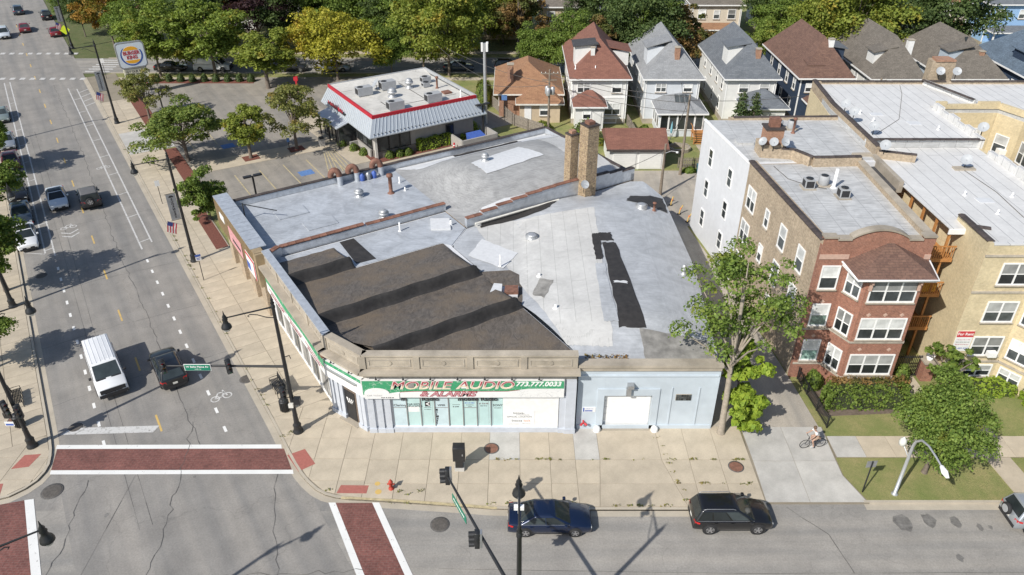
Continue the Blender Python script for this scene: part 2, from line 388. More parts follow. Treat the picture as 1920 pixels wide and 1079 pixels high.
def tree_proto(key, h, r, trunk_h, leaf, mat, n=5200, clumps=46, seed=1, rz=None, open_=0., bark='bark', lean=(0, 0), tr=.17):
    """meshes of one tree: tapered trunk with limbs, clumped crown"""
    def mk():
        rzz = rz or (h - trunk_h) / 2; cz = h - rzz * .98
        P, N, C = crown_points(r, r, rzz, n, clumps, seed, open_)
        off = np.array([lean[0], lean[1], cz]); cm = leaf_mesh('crown', P + off, N, leaf, mat, seed)
        t = MB(); top = Vector((lean[0] * .7, lean[1] * .7, cz)); 
        t.tube([(0, 0, -.1), (0, 0, .25), (lean[0] * .25, lean[1] * .25, trunk_h * .6), (lean[0] * .5, lean[1] * .5, trunk_h), tuple(top), (lean[0], lean[1], cz + rzz * .6)], [tr * 1.5, tr * 1.05, tr * .9, tr * .8, tr * .45, tr * .12], 8)
        rs = random.Random(seed)
        for c in rs.sample(list(C), min(14, len(C))):
            e = Vector(c) + Vector(off); z0 = trunk_h * .8 + (e.z - trunk_h) * .35; z0 = max(trunk_h * .6, min(z0, cz + rzz * .3)); k = min(1, max(0, z0 / max(cz, .1)))
            s0 = Vector((lean[0] * .7 * k, lean[1] * .7 * k, z0)); mid = s0.lerp(e, .5) + Vector((0, 0, .25 * r * .4))
            t.tube([tuple(s0), tuple(mid), tuple(e)], [tr * .42, tr * .26, tr * .07], 5, False)
        return t.mesh('trunk', bark), cm
    return cached(('tree', key), mk)
def put_tree(proto, name, label, loc, s=1.0, rz=0, cat='tree', group=None, crown_mat=None):
    t = thing(name, label, cat, loc, rz, group); t.scale = (s, s, s) if not hasattr(s, '__len__') else s
    link('trunk', proto[0], t); link('crown', proto[1], t)
    return t
def conifer_proto(key, h, r, mat, seed=1, n=4200):
    def mk():
        rs = np.random.RandomState(seed); P = []; N = []
        lv = 17
        for i in range(lv):
            z = .5 + (h - .6) * i / lv; rr = r * (1 - i / lv) ** .85 + .12; nb = int(7 + 6 * (1 - i / lv))
            for k in range(nb):
                a = rs.uniform(0, 6.28); L = rr * rs.uniform(.7, 1.1); m = max(6, int(n / (lv * nb) * (1.7 * (1 - i / lv) + .35)))
                tt = rs.uniform(.15, 1, m) ** .7
                x = np.stack([np.cos(a) * tt * L, np.sin(a) * tt * L, z - .22 * tt * L + .35 * (tt ** 3) * L * .5], 1) + rs.normal(0, .07 + .03 * r, (m, 3))
                P.append(x); N.append(np.tile([np.cos(a) * .4, np.sin(a) * .4, .9], (m, 1)))
        cm = leaf_mesh('crown', np.concatenate(P), np.concatenate(N), .22, mat, seed, .5)
        t = MB().tube([(0, 0, -.1), (0, 0, h * .5), (0, 0, h * .98)], [.16, .1, .02], 7)
        return t.mesh('trunk', 'bark'), cm
    return cached(('con', key), mk)
def bush_mesh(rx, ry, rz, mat, n=700, leaf=.16, seed=3, clumps=9, boxy=False):
    def mk():
        rs = np.random.RandomState(seed)
        if boxy:
            e = rs.uniform(-1, 1, (n, 3)); ax = rs.randint(0, 3, n); sg = np.sign(rs.uniform(-1, 1, n)); 
            for i in range(n): e[i, ax[i]] = sg[i] * rs.uniform(.8, 1.02) if ax[i] < 2 else abs(rs.uniform(.8, 1.05))
            nn = np.zeros((n, 3)); nn[np.arange(n), ax] = np.where(ax == 2, 1, sg)
            lump = 1 + .10 * np.sin(e[:, :1] * rx * 4 + seed) + .08 * np.sin(e[:, 1:2] * 5 + e[:, :1] * rx * 2.3)
            P = e * np.array([rx, ry, rz * .5]) * lump + np.array([0, 0, rz * .52]); N = nn + np.array([0, 0, .3])
        else:
            e = rs.normal(0, 1, (n, 3)); e /= np.linalg.norm(e, axis=1)[:, None]; e[:, 2] = np.abs(e[:, 2]) * 1.0 - .12
            lump = 1 + .12 * np.sin(e[:, :1] * 5 + seed) * np.cos(e[:, 1:2] * 6 + seed * 2)
            P = e * np.array([rx, ry, rz]) * lump * rs.uniform(.78, 1.03, (n, 1)) + np.array([0, 0, rz * .12]); N = e
        return leaf_mesh('foliage', P, N, leaf, mat, seed, .55)
    return cached(('bush', rx, ry, rz, mat, n, leaf, seed, boxy), mk)
def put_bush(name, label, loc, rx, ry, rz, mat, n=700, leaf=.16, seed=3, boxy=False, rot=0, cat='shrub', group=None):
    t = thing(name, label, cat, loc, rot, group)
    link('foliage', bush_mesh(rx, ry, rz, mat, n, leaf, seed, boxy=boxy), t)
    core = MB()
    if boxy: core.box(-rx * .82, rx * .82, -ry * .8, ry * .8, 0, rz * .86)
    else: core.lathe([(rx * .5, 0), (rx * .78, rz * .3), (rx * .6, rz * .68), (rx * .15, rz * .85)], 0, 0, 9)
    c = core.build('stems', 'twig', t)
    if not boxy: c.scale = (1, ry / rx, 1)
    return t
plain('twig', (.035, .045, .018), .95, .3, 5)
leafmat('leaf_green', (0.091, 0.151, 0.029), (0.207, 0.273, 0.055)); leafmat('leaf_mid', (0.104, 0.162, 0.036), (0.232, 0.278, 0.066), (0.366, 0.290, 0.050), .15)
leafmat('leaf_dark', (0.055, 0.093, 0.031), (0.128, 0.174, 0.055)); leafmat('leaf_yellow', (.23, .24, .03), (.46, .42, .055), (.46, .31, .04), .22)
leafmat('leaf_yellowgreen', (.14, .19, .032), (.29, .32, .06), (.4, .32, .05), .12); leafmat('leaf_orange', (0.244, 0.139, 0.033), (0.439, 0.255, 0.055), (0.171, 0.174, 0.033), .3)
leafmat('leaf_purple', (0.027, 0.014, 0.018), (0.073, 0.035, 0.037)); leafmat('leaf_olive', (0.134, 0.157, 0.042), (0.268, 0.267, 0.083), (0.329, 0.244, 0.066), .2)
leafmat('leaf_bright', (0.171, 0.267, 0.033), (0.342, 0.429, 0.055)); leafmat('leaf_conifer', (0.061, 0.099, 0.039), (0.134, 0.174, 0.066)); leafmat('leaf_spruce', (0.073, 0.099, 0.077), (0.134, 0.162, 0.121))
leafmat('leaf_rust', (0.195, 0.116, 0.050), (0.329, 0.209, 0.077), (0.122, 0.145, 0.039), .5)
leafmat('leaf_fresh', (.1, .165, .035), (.23, .31, .065), (.28, .3, .06), .1)
leafmat('leaf_bright2', (.12, .17, .032), (.25, .32, .06), (.33, .3, .05), .12)
leafmat('leaf_yellow2', (.2, .22, .03), (.4, .38, .05))
# ================================================================ GROUND, ROADS, PAVEMENTS
struct('ground', MB().sheet([(-900, -700), (900, -700), (900, 1100), (-900, 1100)], -.05), 'rough_grass')
avenue = struct('road', MB().sheet([(-5.73, -90), (6.95, -90), (6.95, 420), (-5.73, 420)], 0), 'asphalt_avenue', rz=DG)
street = struct('road', MB().sheet([(-120, 20.6), (130, 20.6), (130, 31.6), (-120, 31.6)], -.008), 'asphalt_street')
back_street = struct('road', MB().sheet([(-150, 116.6), (150, 116.6), (150, 124.8), (-150, 124.8)], -.008), 'asphalt_street')
fillet = struct('road', MB().sheet([(-31.5, 30.5), (-8, 30.5), (-13, 35.2), (-16, 38.5), (-31.0, 38.0), (-28.6, 34)], -.004), 'asphalt_avenue')

def strip(poly, w, z0, z1, side=1):
    """ribbon following a polyline, offset to one side; returns builder with an upper face and both edges"""
    P = [Vector(p) for p in poly]; O = []
    for i, p in enumerate(P):
        d = (P[min(i + 1, len(P) - 1)] - P[max(i - 1, 0)]).normalized(); O.append(p + Vector((-d.y, d.x)) * w * side)
    m = MB()
    for i in range(len(P) - 1):
        m.prism([tuple(P[i]), tuple(P[i + 1]), tuple(O[i + 1]), tuple(O[i])], z0, z1, False)
    return m
def arc_pts(pts, k=1):
    for _ in range(k):
        q = [pts[0]]
        for a, b in zip(pts, pts[1:]): q += [(a[0] * .75 + b[0] * .25, a[1] * .75 + b[1] * .25), (a[0] * .25 + b[0] * .75, a[1] * .25 + b[1] * .75)]
        pts = q + [pts[-1]]
    return pts
corner = arc_pts([dg(6.95, 41), (-15.5, 37.1), (-14.0, 34.6), (-12.8, 32.9), (-11.55, 31.75), (-10.2, 31.32), (-8.3, 31.2), (-3.5, 30.8), (-.6, 30.52), (5, 30.5)], 1)
kerb_ne = [dg(6.95, 131)] + corner + [(10.4, 30.5), (14.2, 30.75), (15.1, 31.0)]
walk_poly = kerb_ne + [(15.1, 37.6), (-9.2, 37.6), (-12.1, 39.6), dg(11.15, 131)]
sidewalk = struct('sidewalk', MB().prism(walk_poly, -.04, .10), 'concrete_base')
strip(kerb_ne, .17, .0, .132, 1).build('kerb', 'concrete_kerb', sidewalk)
strip(kerb_ne, .42, -.02, .006, -1).build('gutter', 'concrete_kerb', sidewalk)
yk = [dg(6.95, 131), dg(6.95, 41)]
strip(arc_pts([(-10.2, 31.32), (-8.3, 31.2), (-3.5, 30.8), (-.9, 30.53)]), .16, .1, .137, 1).build('yellow_kerb_paint', 'pale_yellow_line', sidewalk)

def slab(parent, poly, mat='concrete_warm', z0=.07, z1=.124, g=.012):
    c = Vector((sum(p[0] for p in poly) / len(poly), sum(p[1] for p in poly) / len(poly)))
    q = []
    for p in poly:
        d = Vector(p) - c; L = d.length; q.append(tuple(c + d * (1 - g * 1.5 / max(L, .3))))
    m = MB(c.x, c.y).prism(q, z0, z1, False)
    return m.build('slab', mat, parent, (c.x, c.y, 0))
def clip(poly, region):
    out = list(poly); n = len(region)
    for i in range(n):
        a, b = region[i], region[(i + 1) % n]; inp, out = out, []
        side = lambda p: (b[0] - a[0]) * (p[1] - a[1]) - (b[1] - a[1]) * (p[0] - a[0])
        for j in range(len(inp)):
            p, q = inp[j], inp[(j + 1) % len(inp)]; sp, sq = side(p), side(q)
            if sp >= 0: out.append(p)
            if (sp >= 0) != (sq >= 0): t = sp / (sp - sq); out.append((p[0] + (q[0] - p[0]) * t, p[1] + (q[1] - p[1]) * t))
        if len(out) < 3: return []
    return out
a = 41.0
while a < 116:
    L = 1.52
    for b0, b1 in ((7.14, 9.03), (9.03, 11.1)): slab(sidewalk, [dg(b0, a), dg(b1, a), dg(b1, a + L), dg(b0, a + L)])
    a += L
region = [dg(11.1, 41), dg(7.14, 41), (-15.3, 37.1), (-13.8, 34.7), (-12.6, 33.05), (-11.4, 31.95), (-10.1, 31.53), (-9.0, 31.43), (-9.0, 37.5)]
for i in range(5):
    for j in range(6):
        x, y = -16.2 + 1.85 * i, 30.9 + 1.85 * j
        c = clip([(x, y), (x + 1.85, y), (x + 1.85, y + 1.85), (x, y + 1.85)], region)
        if len(c) > 2 and abs(sum(c[k][0] * c[(k + 1) % len(c)][1] - c[(k + 1) % len(c)][0] * c[k][1] for k in range(len(c)))) > .35: slab(sidewalk, c)
kx = lambda x: 31.2 if x < -8 else (31.2 - (x + 8) * .09 if x < -.6 else 30.52 if x < 10.4 else 30.52 + (x - 10.4) * .1)
xs = [-9.0, -7.15, -5.2, -3.3, -1.45, .5, 2.4, 4.0, 5.55, 9.45, 11.2, 13.1, 15.05]
for i in range(len(xs) - 1):
    x0, x1 = xs[i], xs[i + 1]; drive = 5.5 < x0 < 9.4
    lo = 5.2 if drive else x0; hi = 10.4 if drive else x1
    rows = [(None, 32.5), (32.5, 34.5), (34.5, 37.55)]; jx = lambda x, y: x + ((-.09 if x == 5.55 else .24 if x == 9.45 else 0) * max(0, 34.5 - y))
    for r0, r1 in rows:
        sh0 = .0 if r0 else -.2
        bl = (jx(x0, r0 or kx(x0)), r0 or kx(x0) + .19); br = (jx(x1, r0 or kx(x1)), r0 or kx(x1) + .19)
        mat = 'concrete_grey' if (r0 == 34.5 and i in (4, 7)) else 'concrete_warm'
        slab(sidewalk, [bl, br, (jx(x1, r1), r1), (jx(x0, r1), r1)], mat)
# west pavement and its corner
kerb_nw = [dg(-5.73, 240), dg(-5.73, 48)] + arc_pts([dg(-5.73, 47), (-29.4, 35.2), (-28.9, 33.8), (-29.15, 32.4), (-30.4, 31.2), (-33, 30.9)], 1) + [(-70, 30.9)]
nw = struct('sidewalk', MB().prism(kerb_nw + [(-70, 60), dg(-16, 240)], -.04, .10), 'concrete_base')
strip(kerb_nw, .17, 0, .132, -1).build('kerb', 'concrete_kerb', nw)
strip(kerb_nw, .42, -.02, .006, 1).build('gutter', 'concrete_kerb', nw)
a = 47.4
while a < 100:
    for b0, b1 in ((-7.9, -5.92), (-9.9, -7.9), (-11.9, -9.9)): slab(nw, [dg(b0, a), dg(b1, a), dg(b1, a + 1.6), dg(b0, a + 1.6)])
    a += 1.6
reg2 = [dg(-5.92, 47.4), dg(-11.9, 47.4), (-36, 31.15), (-30.5, 31.4), (-29.35, 32.5), (-29.1, 33.8), (-29.55, 35.1)]
for i in range(5):
    for j in range(6):
        x, y = -37 + 1.9 * i, 30.9 + 1.9 * j
        c = clip([(x, y), (x + 1.9, y), (x + 1.9, y + 1.9), (x, y + 1.9)], reg2)
        if len(c) > 2 and abs(sum(c[k][0] * c[(k + 1) % len(c)][1] - c[(k + 1) % len(c)][0] * c[k][1] for k in range(len(c)))) > .5: slab(nw, c)
# tactile pads
for poly, par in (([(-14.3, 34.9), (-13.3, 35.45), (-12.35, 34.15), (-13.25, 33.5)], sidewalk), ([(-10.55, 31.75), (-8.75, 31.72), (-8.7, 32.35), (-10.4, 32.38)], sidewalk),
                  ([(-31.2, 33.7), (-30.2, 33.9), (-30.0, 35.0), (-31.0, 34.9)], nw), ([(-32.2, 31.5), (-30.7, 31.6), (-31.0, 32.5), (-32.3, 32.4)], nw)):
    MB().prism(poly, .11, .131).build('tactile_pad', 'tactile_red', par)
# block ground inside the kerbs, yards, lots
struct('yard', MB().prism([dg(11.1, 131), dg(11.1, 62), (-9, 38), (15, 38), (15, 31.2), (120, 31.2), (120, 116.4), (-62.5, 116.4)], -.03, .05), 'lawn')
struct('yard', MB().prism([(-59, 124.9), (150, 124.9), (150, 330), (-180, 330)], -.03, .05), 'lawn')
strip([(-62, 116.5), (120, 116.5)], .17, 0, .12, 1).build('kerb', 'concrete_kerb', back_street)
strip([(120, 124.85), (-66, 124.85)], .17, 0, .12, 1).build('kerb', 'concrete_kerb', back_street)
for y0, y1 in ((112.9, 114.3), (127.2, 128.7)):
    struct('path', MB().prism([(-60, y0), (120, y0), (120, y1), (-60, y1)], .02, .075), 'concrete_warm')
# driveway apron, alley, lawn path, front walk
drv = struct('driveway', MB().prism([(14.9, 31.0), (21.2, 31.0), (20.45, 33.2), (20.6, 37.5), (15.2, 37.5)], -.02, .108), 'concrete_base')
for poly in ([(15.1, 31.05), (17.7, 31.05), (17.8, 34.4), (15.2, 34.4)], [(17.7, 31.05), (21.1, 31.05), (20.4, 33.2), (20.42, 34.4), (17.8, 34.4)], [(15.2, 34.4), (17.8, 34.4), (17.85, 37.5), (15.2, 37.5)], [(17.8, 34.4), (20.42, 34.4), (20.55, 37.5), (17.85, 37.5)]):
    slab(drv, poly, 'concrete_grey')
struct('alley', MB().prism([(13.2, 37.5), (20.4, 37.5), (20.0, 42.9), (18.6, 56), (17.2, 66), (21, 67.5), (60, 67.5), (60, 79.4), (12.2, 79.4), (10.5, 70), (14.2, 62)], -.02, .104), 'asphalt_alley')
fw = struct('sidewalk', MB().prism([(20.55, 34.75), (100, 34.75), (100, 36.65), (20.62, 36.65)], .0, .09), 'concrete_base')
x = 20.62
k = 0
while x < 62:
    slab(fw, [(x, 34.75), (x + 1.9, 34.75), (x + 1.9, 36.65), (x, 36.65)], 'concrete_grey' if k < 1 else 'concrete_warm', .06, .112); x += 1.9; k += 1
kerb_se = [(20.9, 31.03), (100, 31.03)]
strip(kerb_se, .17, 0, .132, 1).build('kerb', 'concrete_kerb', fw)
strip(kerb_se, .45, -.02, .006, -1).build('gutter', 'concrete_kerb', fw)
for x0, x1, y0, y1 in ((30.3, 31.9, 31.3, 34.72), (30.2, 31.8, 36.68, 41.6), (28.0, 29.3, 36.68, 43.5)):
    struct('path', MB().prism([(x0, y0), (x1, y0), (x1 - .3, y1), (x0 - .3, y1)], .0, .1), 'concrete_warm')
struct('planting_bed', MB().prism([(20.9, 39.0), (21.2, 38.6), (27.6, 39.0), (27.6, 42.8), (20.6, 42.8)], 0, .085), 'soil')
# restaurant lot (diagonal frame)
lot = struct('parking_lot', MB().prism([(12.3, 63.7), (46.3, 63.7), (46.3, 79.5), (51.5, 79.5), (50, 95), (44, 108), (28.5, 117.3), (14.2, 125.5), (12.3, 125)], -.02, .085), 'asphalt_lot', rz=DG)
def lotp(name, poly, mat, z=.1, par=lot): return MB().prism(poly, .03, z).build(name, mat, par)
lotp('walkway', [(28.4, 78), (30.5, 78), (30.5, 99), (27.5, 99)], 'concrete_warm', .125)
lotp('walkway', [(12.4, 85.1), (28.38, 84.3), (28.38, 87.6), (12.4, 88.2)], 'concrete_warm', .124)
lotp('mulch_bed', [(30.52, 77.0), (44.8, 77.0), (44.8, 80.2), (30.52, 92)], 'mulch', .13)
for b0, b1, a0, a1 in ((10.9, 12.3, 80.5, 94.5), (10.7, 12.3, 103.5, 124)): lotp('mulch_bed', [(b0, a0), (b1, a0), (b1, a1), (b0, a1)], 'mulch', .14)
MB().prism([(-57.5, 111.3), (-38.5, 111.3), (-38.5, 112.85), (-58.5, 112.85)], .03, .14).build('mulch_bed', 'mulch', None, kind='structure')
lotp('mulch_bed', [(9.9, 66.5), (11.0, 66.5), (11.0, 75.5), (9.9, 75.5)], 'mulch', .14)
for b, a in ((24.4, 86.2), (19.0, 86.4)): lotp('mulch_bed', [(b - .9, a - .8), (b + .9, a - .8), (b + .9, a + .8), (b - .9, a + .8)], 'mulch', .14)
lotp('drive_apron', [(7.2, 95), (12.3, 95), (12.3, 103), (7.2, 103)], 'concrete_grey', .13)
lotp('tar_patch', [(24.5, 68.2), (28.5, 68.2), (28.5, 70.5), (24.5, 70.5)], 'asphalt_patch', .091)
lotp('walkway', [(31, 75.6), (44, 75.6), (44, 76.9), (31, 76.9)], 'concrete_warm', .11)
for i in range(6): lotp('stall_line', [(13.2 + i * 2.75, 76), (13.32 + i * 2.75, 76), (13.32 + i * 2.75, 82.5), (13.2 + i * 2.75, 82.5)], 'pale_yellow_line', .093)
for i in range(6): lotp('stall_line', [(25.0 + i * .55, 77.2), (25.12 + i * .55, 77.2), (26.9 + i * .25, 83.6), (26.8 + i * .25, 83.6)], 'pale_yellow_line', .094)
for i in range(5): lotp('stall_line', [(14 + i * 2.75, 93), (14.12 + i * 2.75, 93), (14.12 + i * 2.75, 99), (14 + i * 2.75, 99)], 'pale_yellow_line', .093)
blue = plain('blue_paint', (.1, .2, .42), .8, .2, 4)
lotp('parking_symbol', [(22.2, 78.2), (23.8, 78.2), (23.8, 79.6), (22.2, 79.6)], 'blue_paint', .093)
lotp('parking_symbol', [(17, 91), (18.5, 91), (18.5, 92.4), (17, 92.4)], 'blue_paint', .093)

# ---------------------------------------------------------------- painted markings
def mark(name, poly, mat, par, z): return MB().sheet(poly, z).build(name, mat, par)
for y0, y1, xa, xb in ((33.36, 33.7, -28.65, -13.55), (35.56, 35.92, -29.4, -14.85)):
    mark('crosswalk_stripe', [(xa, y0), (xb, y0 + .05), (xb - .12, y1 + .05), (xa - .1, y1)], 'white_line', fillet, .012)
MB().sheet([(-28.75, 33.72), (-13.75, 33.77), (-14.7, 35.6), (-29.3, 35.55)], .010).build('crosswalk_paving', 'paver_red', fillet)
mark('stop_line', [(-29.75, 36.85), (-23.75, 37.1), (-23.55, 37.75), (-29.3, 37.5)], 'worn_white_line', fillet, .012)
MB().sheet([(-10.5, 31.1), (-8.3, 31.1), (-3.15, 20.9), (-5.5, 20.9)], .009).build('crosswalk_paving', 'paver_red', street)
for xa in (-10.92, -8.32): mark('crosswalk_stripe', [(xa, 31.12), (xa + .42, 31.12), (xa + 5.6, 20.9), (xa + 5.15, 20.9)], 'white_line', street, .012)
MB().sheet([(-31.7, 30.6), (-29.1, 31.3), (-22.7, 20.9), (-25.6, 20.9)], .009).build('crosswalk_paving', 'paver_red', street)
for xa in (-29.1, -32.1): mark('crosswalk_stripe', [(xa, 31.3), (xa + .5, 31.4), (xa + 6.9, 20.9), (xa + 6.35, 20.9)], 'white_line', street, .012)
for k in range(-1, 17):
    a = 52.35 + 7.55 * k - .95
    mark('lane_dash', [(.44, a), (.57, a), (.57, a + 1.9), (.44, a + 1.9)], 'yellow_line', avenue, .005)
for k in range(14):
    for b, a0 in ((-2.9, 42.2), (4.1, 41.5)):
        a = a0 + k * 2.18
        if a < (72.5 if b < 0 else 69.5): mark('lane_dash', [(b - .09, a), (b + .09, a), (b + .09, a + .62), (b - .09, a + .62)], 'white_line', avenue, .005)
for b, a0, a1 in ((4.1, 70.5, 127), (5.15, 71.5, 126), (-2.87, 73.5, 135), (-3.6, 74.5, 135)):
    mark('lane_line', [(b - .07, a0), (b + .07, a0), (b + .07, a1), (b - .07, a1)], 'worn_white_line', avenue, .005)
for k in range(9):
    a = 72 + 6.1 * k; mark('lane_tick', [(4.17, a), (5.08, a + .25), (5.08, a + .38), (4.17, a + .13)], 'worn_white_line', avenue, .005)
    mark('lane_tick', [(-3.53, a + 3), (-2.94, a + 3.2), (-2.94, a + 3.33), (-3.53, a + 3.13)], 'worn_white_line', avenue, .005)
for k in range(4): mark('lane_tick', [(5.2, 117 + 2.3 * k), (6.7, 118.2 + 2.3 * k), (6.7, 118.4 + 2.3 * k), (5.2, 117.2 + 2.3 * k)], 'worn_white_line', avenue, .005)
mark('stall_line', [(-5.6, 75.9), (-3.65, 74.3), (-3.65, 74.42), (-5.6, 76.02)], 'worn_white_line', avenue, .005)
def bike_mark(b, a, par=avenue):
    m = MB()
    for dx in (-.42, .42):
        for k in range(14):
            t0, t1 = 2 * math.pi * k / 14, 2 * math.pi * (k + 1) / 14
            m.add([(b + dx + .33 * math.cos(t0), a + .33 * math.sin(t0), .006), (b + dx + .33 * math.cos(t1), a + .33 * math.sin(t1), .006), (b + dx + .24 * math.cos(t1), a + .24 * math.sin(t1), .006), (b + dx + .24 * math.cos(t0), a + .24 * math.sin(t0), .006)], [(0, 1, 2, 3)])
    for p, q in (((-.42, 0), (-.1, .55)), ((-.1, .55), (.3, .5)), ((.42, 0), (.25, .75)), ((-.42, 0), (.05, .02)), ((.05, .02), (.3, .5))):
        d = Vector((q[0] - p[0], q[1] - p[1])).normalized(); n = Vector((-d.y, d.x)) * .05
        m.sheet([(b + p[0] - n.x, a + p[1] - n.y), (b + q[0] - n.x, a + q[1] - n.y), (b + q[0] + n.x, a + q[1] + n.y), (b + p[0] + n.x, a + p[1] + n.y)], .0062)
    m.build('bicycle_symbol', 'worn_white_line', par)
bike_mark(-1.15, 79.0); bike_mark(4.0, 93); bike_mark(4.75, 45.2)
for a0 in (76.6, 77.4):
    for s in (-1, 1): mark('chevron', [(-1.15, a0), (-1.15 + s * .75, a0 + .6), (-1.15 + s * .75, a0 + .8), (-1.15, a0 + .22)], 'worn_white_line', avenue, .006)
for y, x0, n in ((113.8, -77.5, 10), (127.6, -86.8, 10)):
    for k in range(n): mark('crosswalk_stripe', [(x0 + 1.52 * k, y - .5), (x0 + .75 + 1.52 * k, y - .5), (x0 + .55 + 1.52 * k, y + .5), (x0 - .2 + 1.52 * k, y + .5)], 'worn_white_line', street, .012)
for k in range(6): mark('crosswalk_stripe', [(-66.3, 117.3 + 1.22 * k), (-62.5, 117.3 + 1.22 * k), (-62.9, 117.85 + 1.22 * k), (-66.7, 117.85 + 1.22 * k)], 'worn_white_line', back_street, .012)
# tar seams and cracks along the paving joints
def seam(pts, par, w=.035, z=.004, jit=.05, step=.8, seed=1):
    rs = random.Random(seed); m = MB(); Q = []
    for p, q in zip(pts, pts[1:]):
        L = math.hypot(q[0] - p[0], q[1] - p[1]); n = max(1, int(L / step))
        for i in range(n): Q.append((p[0] + (q[0] - p[0]) * i / n + rs.uniform(-jit, jit), p[1] + (q[1] - p[1]) * i / n + rs.uniform(-jit, jit)))
    Q.append(pts[-1])
    for i, (p, q) in enumerate(zip(Q, Q[1:])):
        d = Vector((q[0] - p[0], q[1] - p[1]))
        if d.length < 1e-4: continue
        d.normalize(); ww = w * rs.uniform(.35, 1.1); n = Vector((-d.y, d.x)) * ww
        m.sheet([(p[0] - n.x, p[1] - n.y), (q[0] - n.x, q[1] - n.y), (q[0] + n.x, q[1] + n.y), (p[0] + n.x, p[1] + n.y)], z + (i % 2) * .0006)
    m.build('tar_seam', 'tar', par)
seam([(2.35, 38), (2.3, 60), (2.2, 75), (2.6, 100), (2.5, 130)], avenue, .028, .0036, .12, .6, 2)
seam([(-1.55, 36), (-1.6, 60), (-1.5, 76), (-1.6, 110)], avenue, .018, .0036, .01, 2, 3)
seam([(-2.25, 36), (-2.2, 76), (-2.2, 110)], avenue, .014, .0036, .01, 2, 4)
for k, a in enumerate((50.5, 58.2, 66.5, 79, 88, 101)): seam([(-5.6, a), (0, a + .3), (6.8, a - .2)], avenue, .018, .0042, .06, .7, 10 + k)
seam([(-21.5, 38), (-20.6, 34), (-19.9, 29), (-19.0, 21)], street, .017, .016, .16, .5, 5)
seam([(-14.6, 33.3), (-13.6, 29), (-12.2, 25), (-11, 21)], street, .017, .016, .12, .5, 6)
seam([(-26, 33), (-25.2, 28), (-24.6, 21)], street, .018, .016, .14, .5, 7)
seam([(-23.3, 33.3), (-23.2, 21)], street, .012, .016, .01, 2, 8)
seam([(-22, 25.3), (-16, 26.0), (-8, 26.4)], street, .018, .016, .14, .5, 9)
seam([(16.2, 30.8), (18.0, 28.8), (18.5, 26.2)], street, .02, .004, .03, .5, 22)
seam([(-4, 26.5), (12, 26.2), (40, 26.3)], street, .014, .004, .02, 2, 23)
rs_ = random.Random(5)
for x, y, r in ((22.6, 29.6, .75), (24.2, 29.8, .6), (25.7, 29.7, .5), (26.9, 29.3, .3), (27.5, 29.3, .2), (3.9, 29.0, .2), (4.3, 29.15, .16), (4.4, 29.4, .14), (24.7, 27.2, .3), (-23.7, 30.2, .22), (-19.6, 33.2, .15)):
    pts = [(x + r * rs_.uniform(.55, 1) * math.cos(t) * .8, y + r * rs_.uniform(.6, 1) * math.sin(t)) for t in [2 * math.pi * k / 11 for k in range(11)]]
    mark('oil_stain', pts, 'oil', street, .0 + .003)
# weeds growing from the pavement joints
wp = []
rs2 = np.random.RandomState(4)
for x0, x1, y, n in ((-1, 14.8, 34.5, 26), (9, 15, 32.5, 9), (-8, 5, 30.95, 8), (5.4, 9.7, 30.75, 10)):
    for x in rs2.uniform(x0, x1, n): wp.append((x, y + rs2.uniform(-.05, .05), .13))
for t in np.linspace(0, 1, 9): wp.append((9.45 + .9 * t, 37.2 - 6 * t, .13))
for a_ in rs2.uniform(42, 72, 22): p = dg(7.12, a_); wp.append((p[0], p[1], .13))
for x, y in ((-15.0, 36.6), (-14.6, 36.9), (-6.8, 31.8), (-6.3, 31.6), (-5.6, 31.9), (-11.2, 31.9)): wp += [(x, y, .13), (x + .15, y + .1, .13)]
P = []
for p in wp:
    k = rs2.randint(4, 14); P.append(np.array(p) + np.stack([rs2.normal(0, .12, k), rs2.normal(0, .04, k), rs2.uniform(0, .1, k)], 1))
P = np.concatenate(P); link('weeds', leaf_mesh('weeds', P, np.tile([0, 0, 1.], (len(P), 1)), .1, 'leaf_olive', 3), None, kind='stuff', label='small green weeds growing in the pavement joints', category='weeds')
def cover(label, x, y, z, r=.42, mat='rust', gr='manhole covers'):
    t = thing('manhole_cover', label, 'manhole', (x, y, z)); m = MB().lathe([(r, 0), (r, .012), (r * .93, .016), (0.01, .016)], 0, 0, 22); m.build('lid', mat, t)
    g = MB()
    for k in range(-3, 4): w = math.sqrt(max(.01, (r * .8) ** 2 - (k * r * .22) ** 2)); g.box(-w, w, k * r * .22 - r * .05, k * r * .22 + r * .05, .0165, .022)
    g.build('ribs', mat, t)
    MB().lathe([(r * 1.18, 0), (r * 1.18, .008), (r * 1.02, .009)], 0, 0, 22).build('ring', 'tar', t)
plain('cast_iron', (.10, .09, .08), .7, .3, 6)
cover('large round iron manhole cover in the middle of the crossing', -27.8, 32.0, .002, .55, 'cast_iron'); cover('round iron manhole cover in the side street by the yellow kerb', -4.16, 29.5, -.004, .48, 'cast_iron')
cover('rusty brown round cover in the pavement before the shop boards', -1.31, 35.5, .125, .42, 'rust'); cover('rusty brown round cover in the pavement beside the driveway', 14.0, 33.9, .125, .42, 'rust')
cover('round iron drain cover by the kerb next to the trash bin', -19.2, 42.6, .002, .42, 'cast_iron'); cover('round drain cover at the kerb end of the stop line', -29.1, 37.55, .002, .4, 'cast_iron')
cover('round iron cover in the side street behind the silver car', 33.0, 28.2, -.004, .45, 'cast_iron'); cover('round iron cover under the tree shadow on the avenue', *dg(-4.3, 70.3), .002, .4, 'cast_iron')
cover('rusty round cover in the west pavement by the bench', *dg(-7.6, 50.2), .125, .38, 'rust')
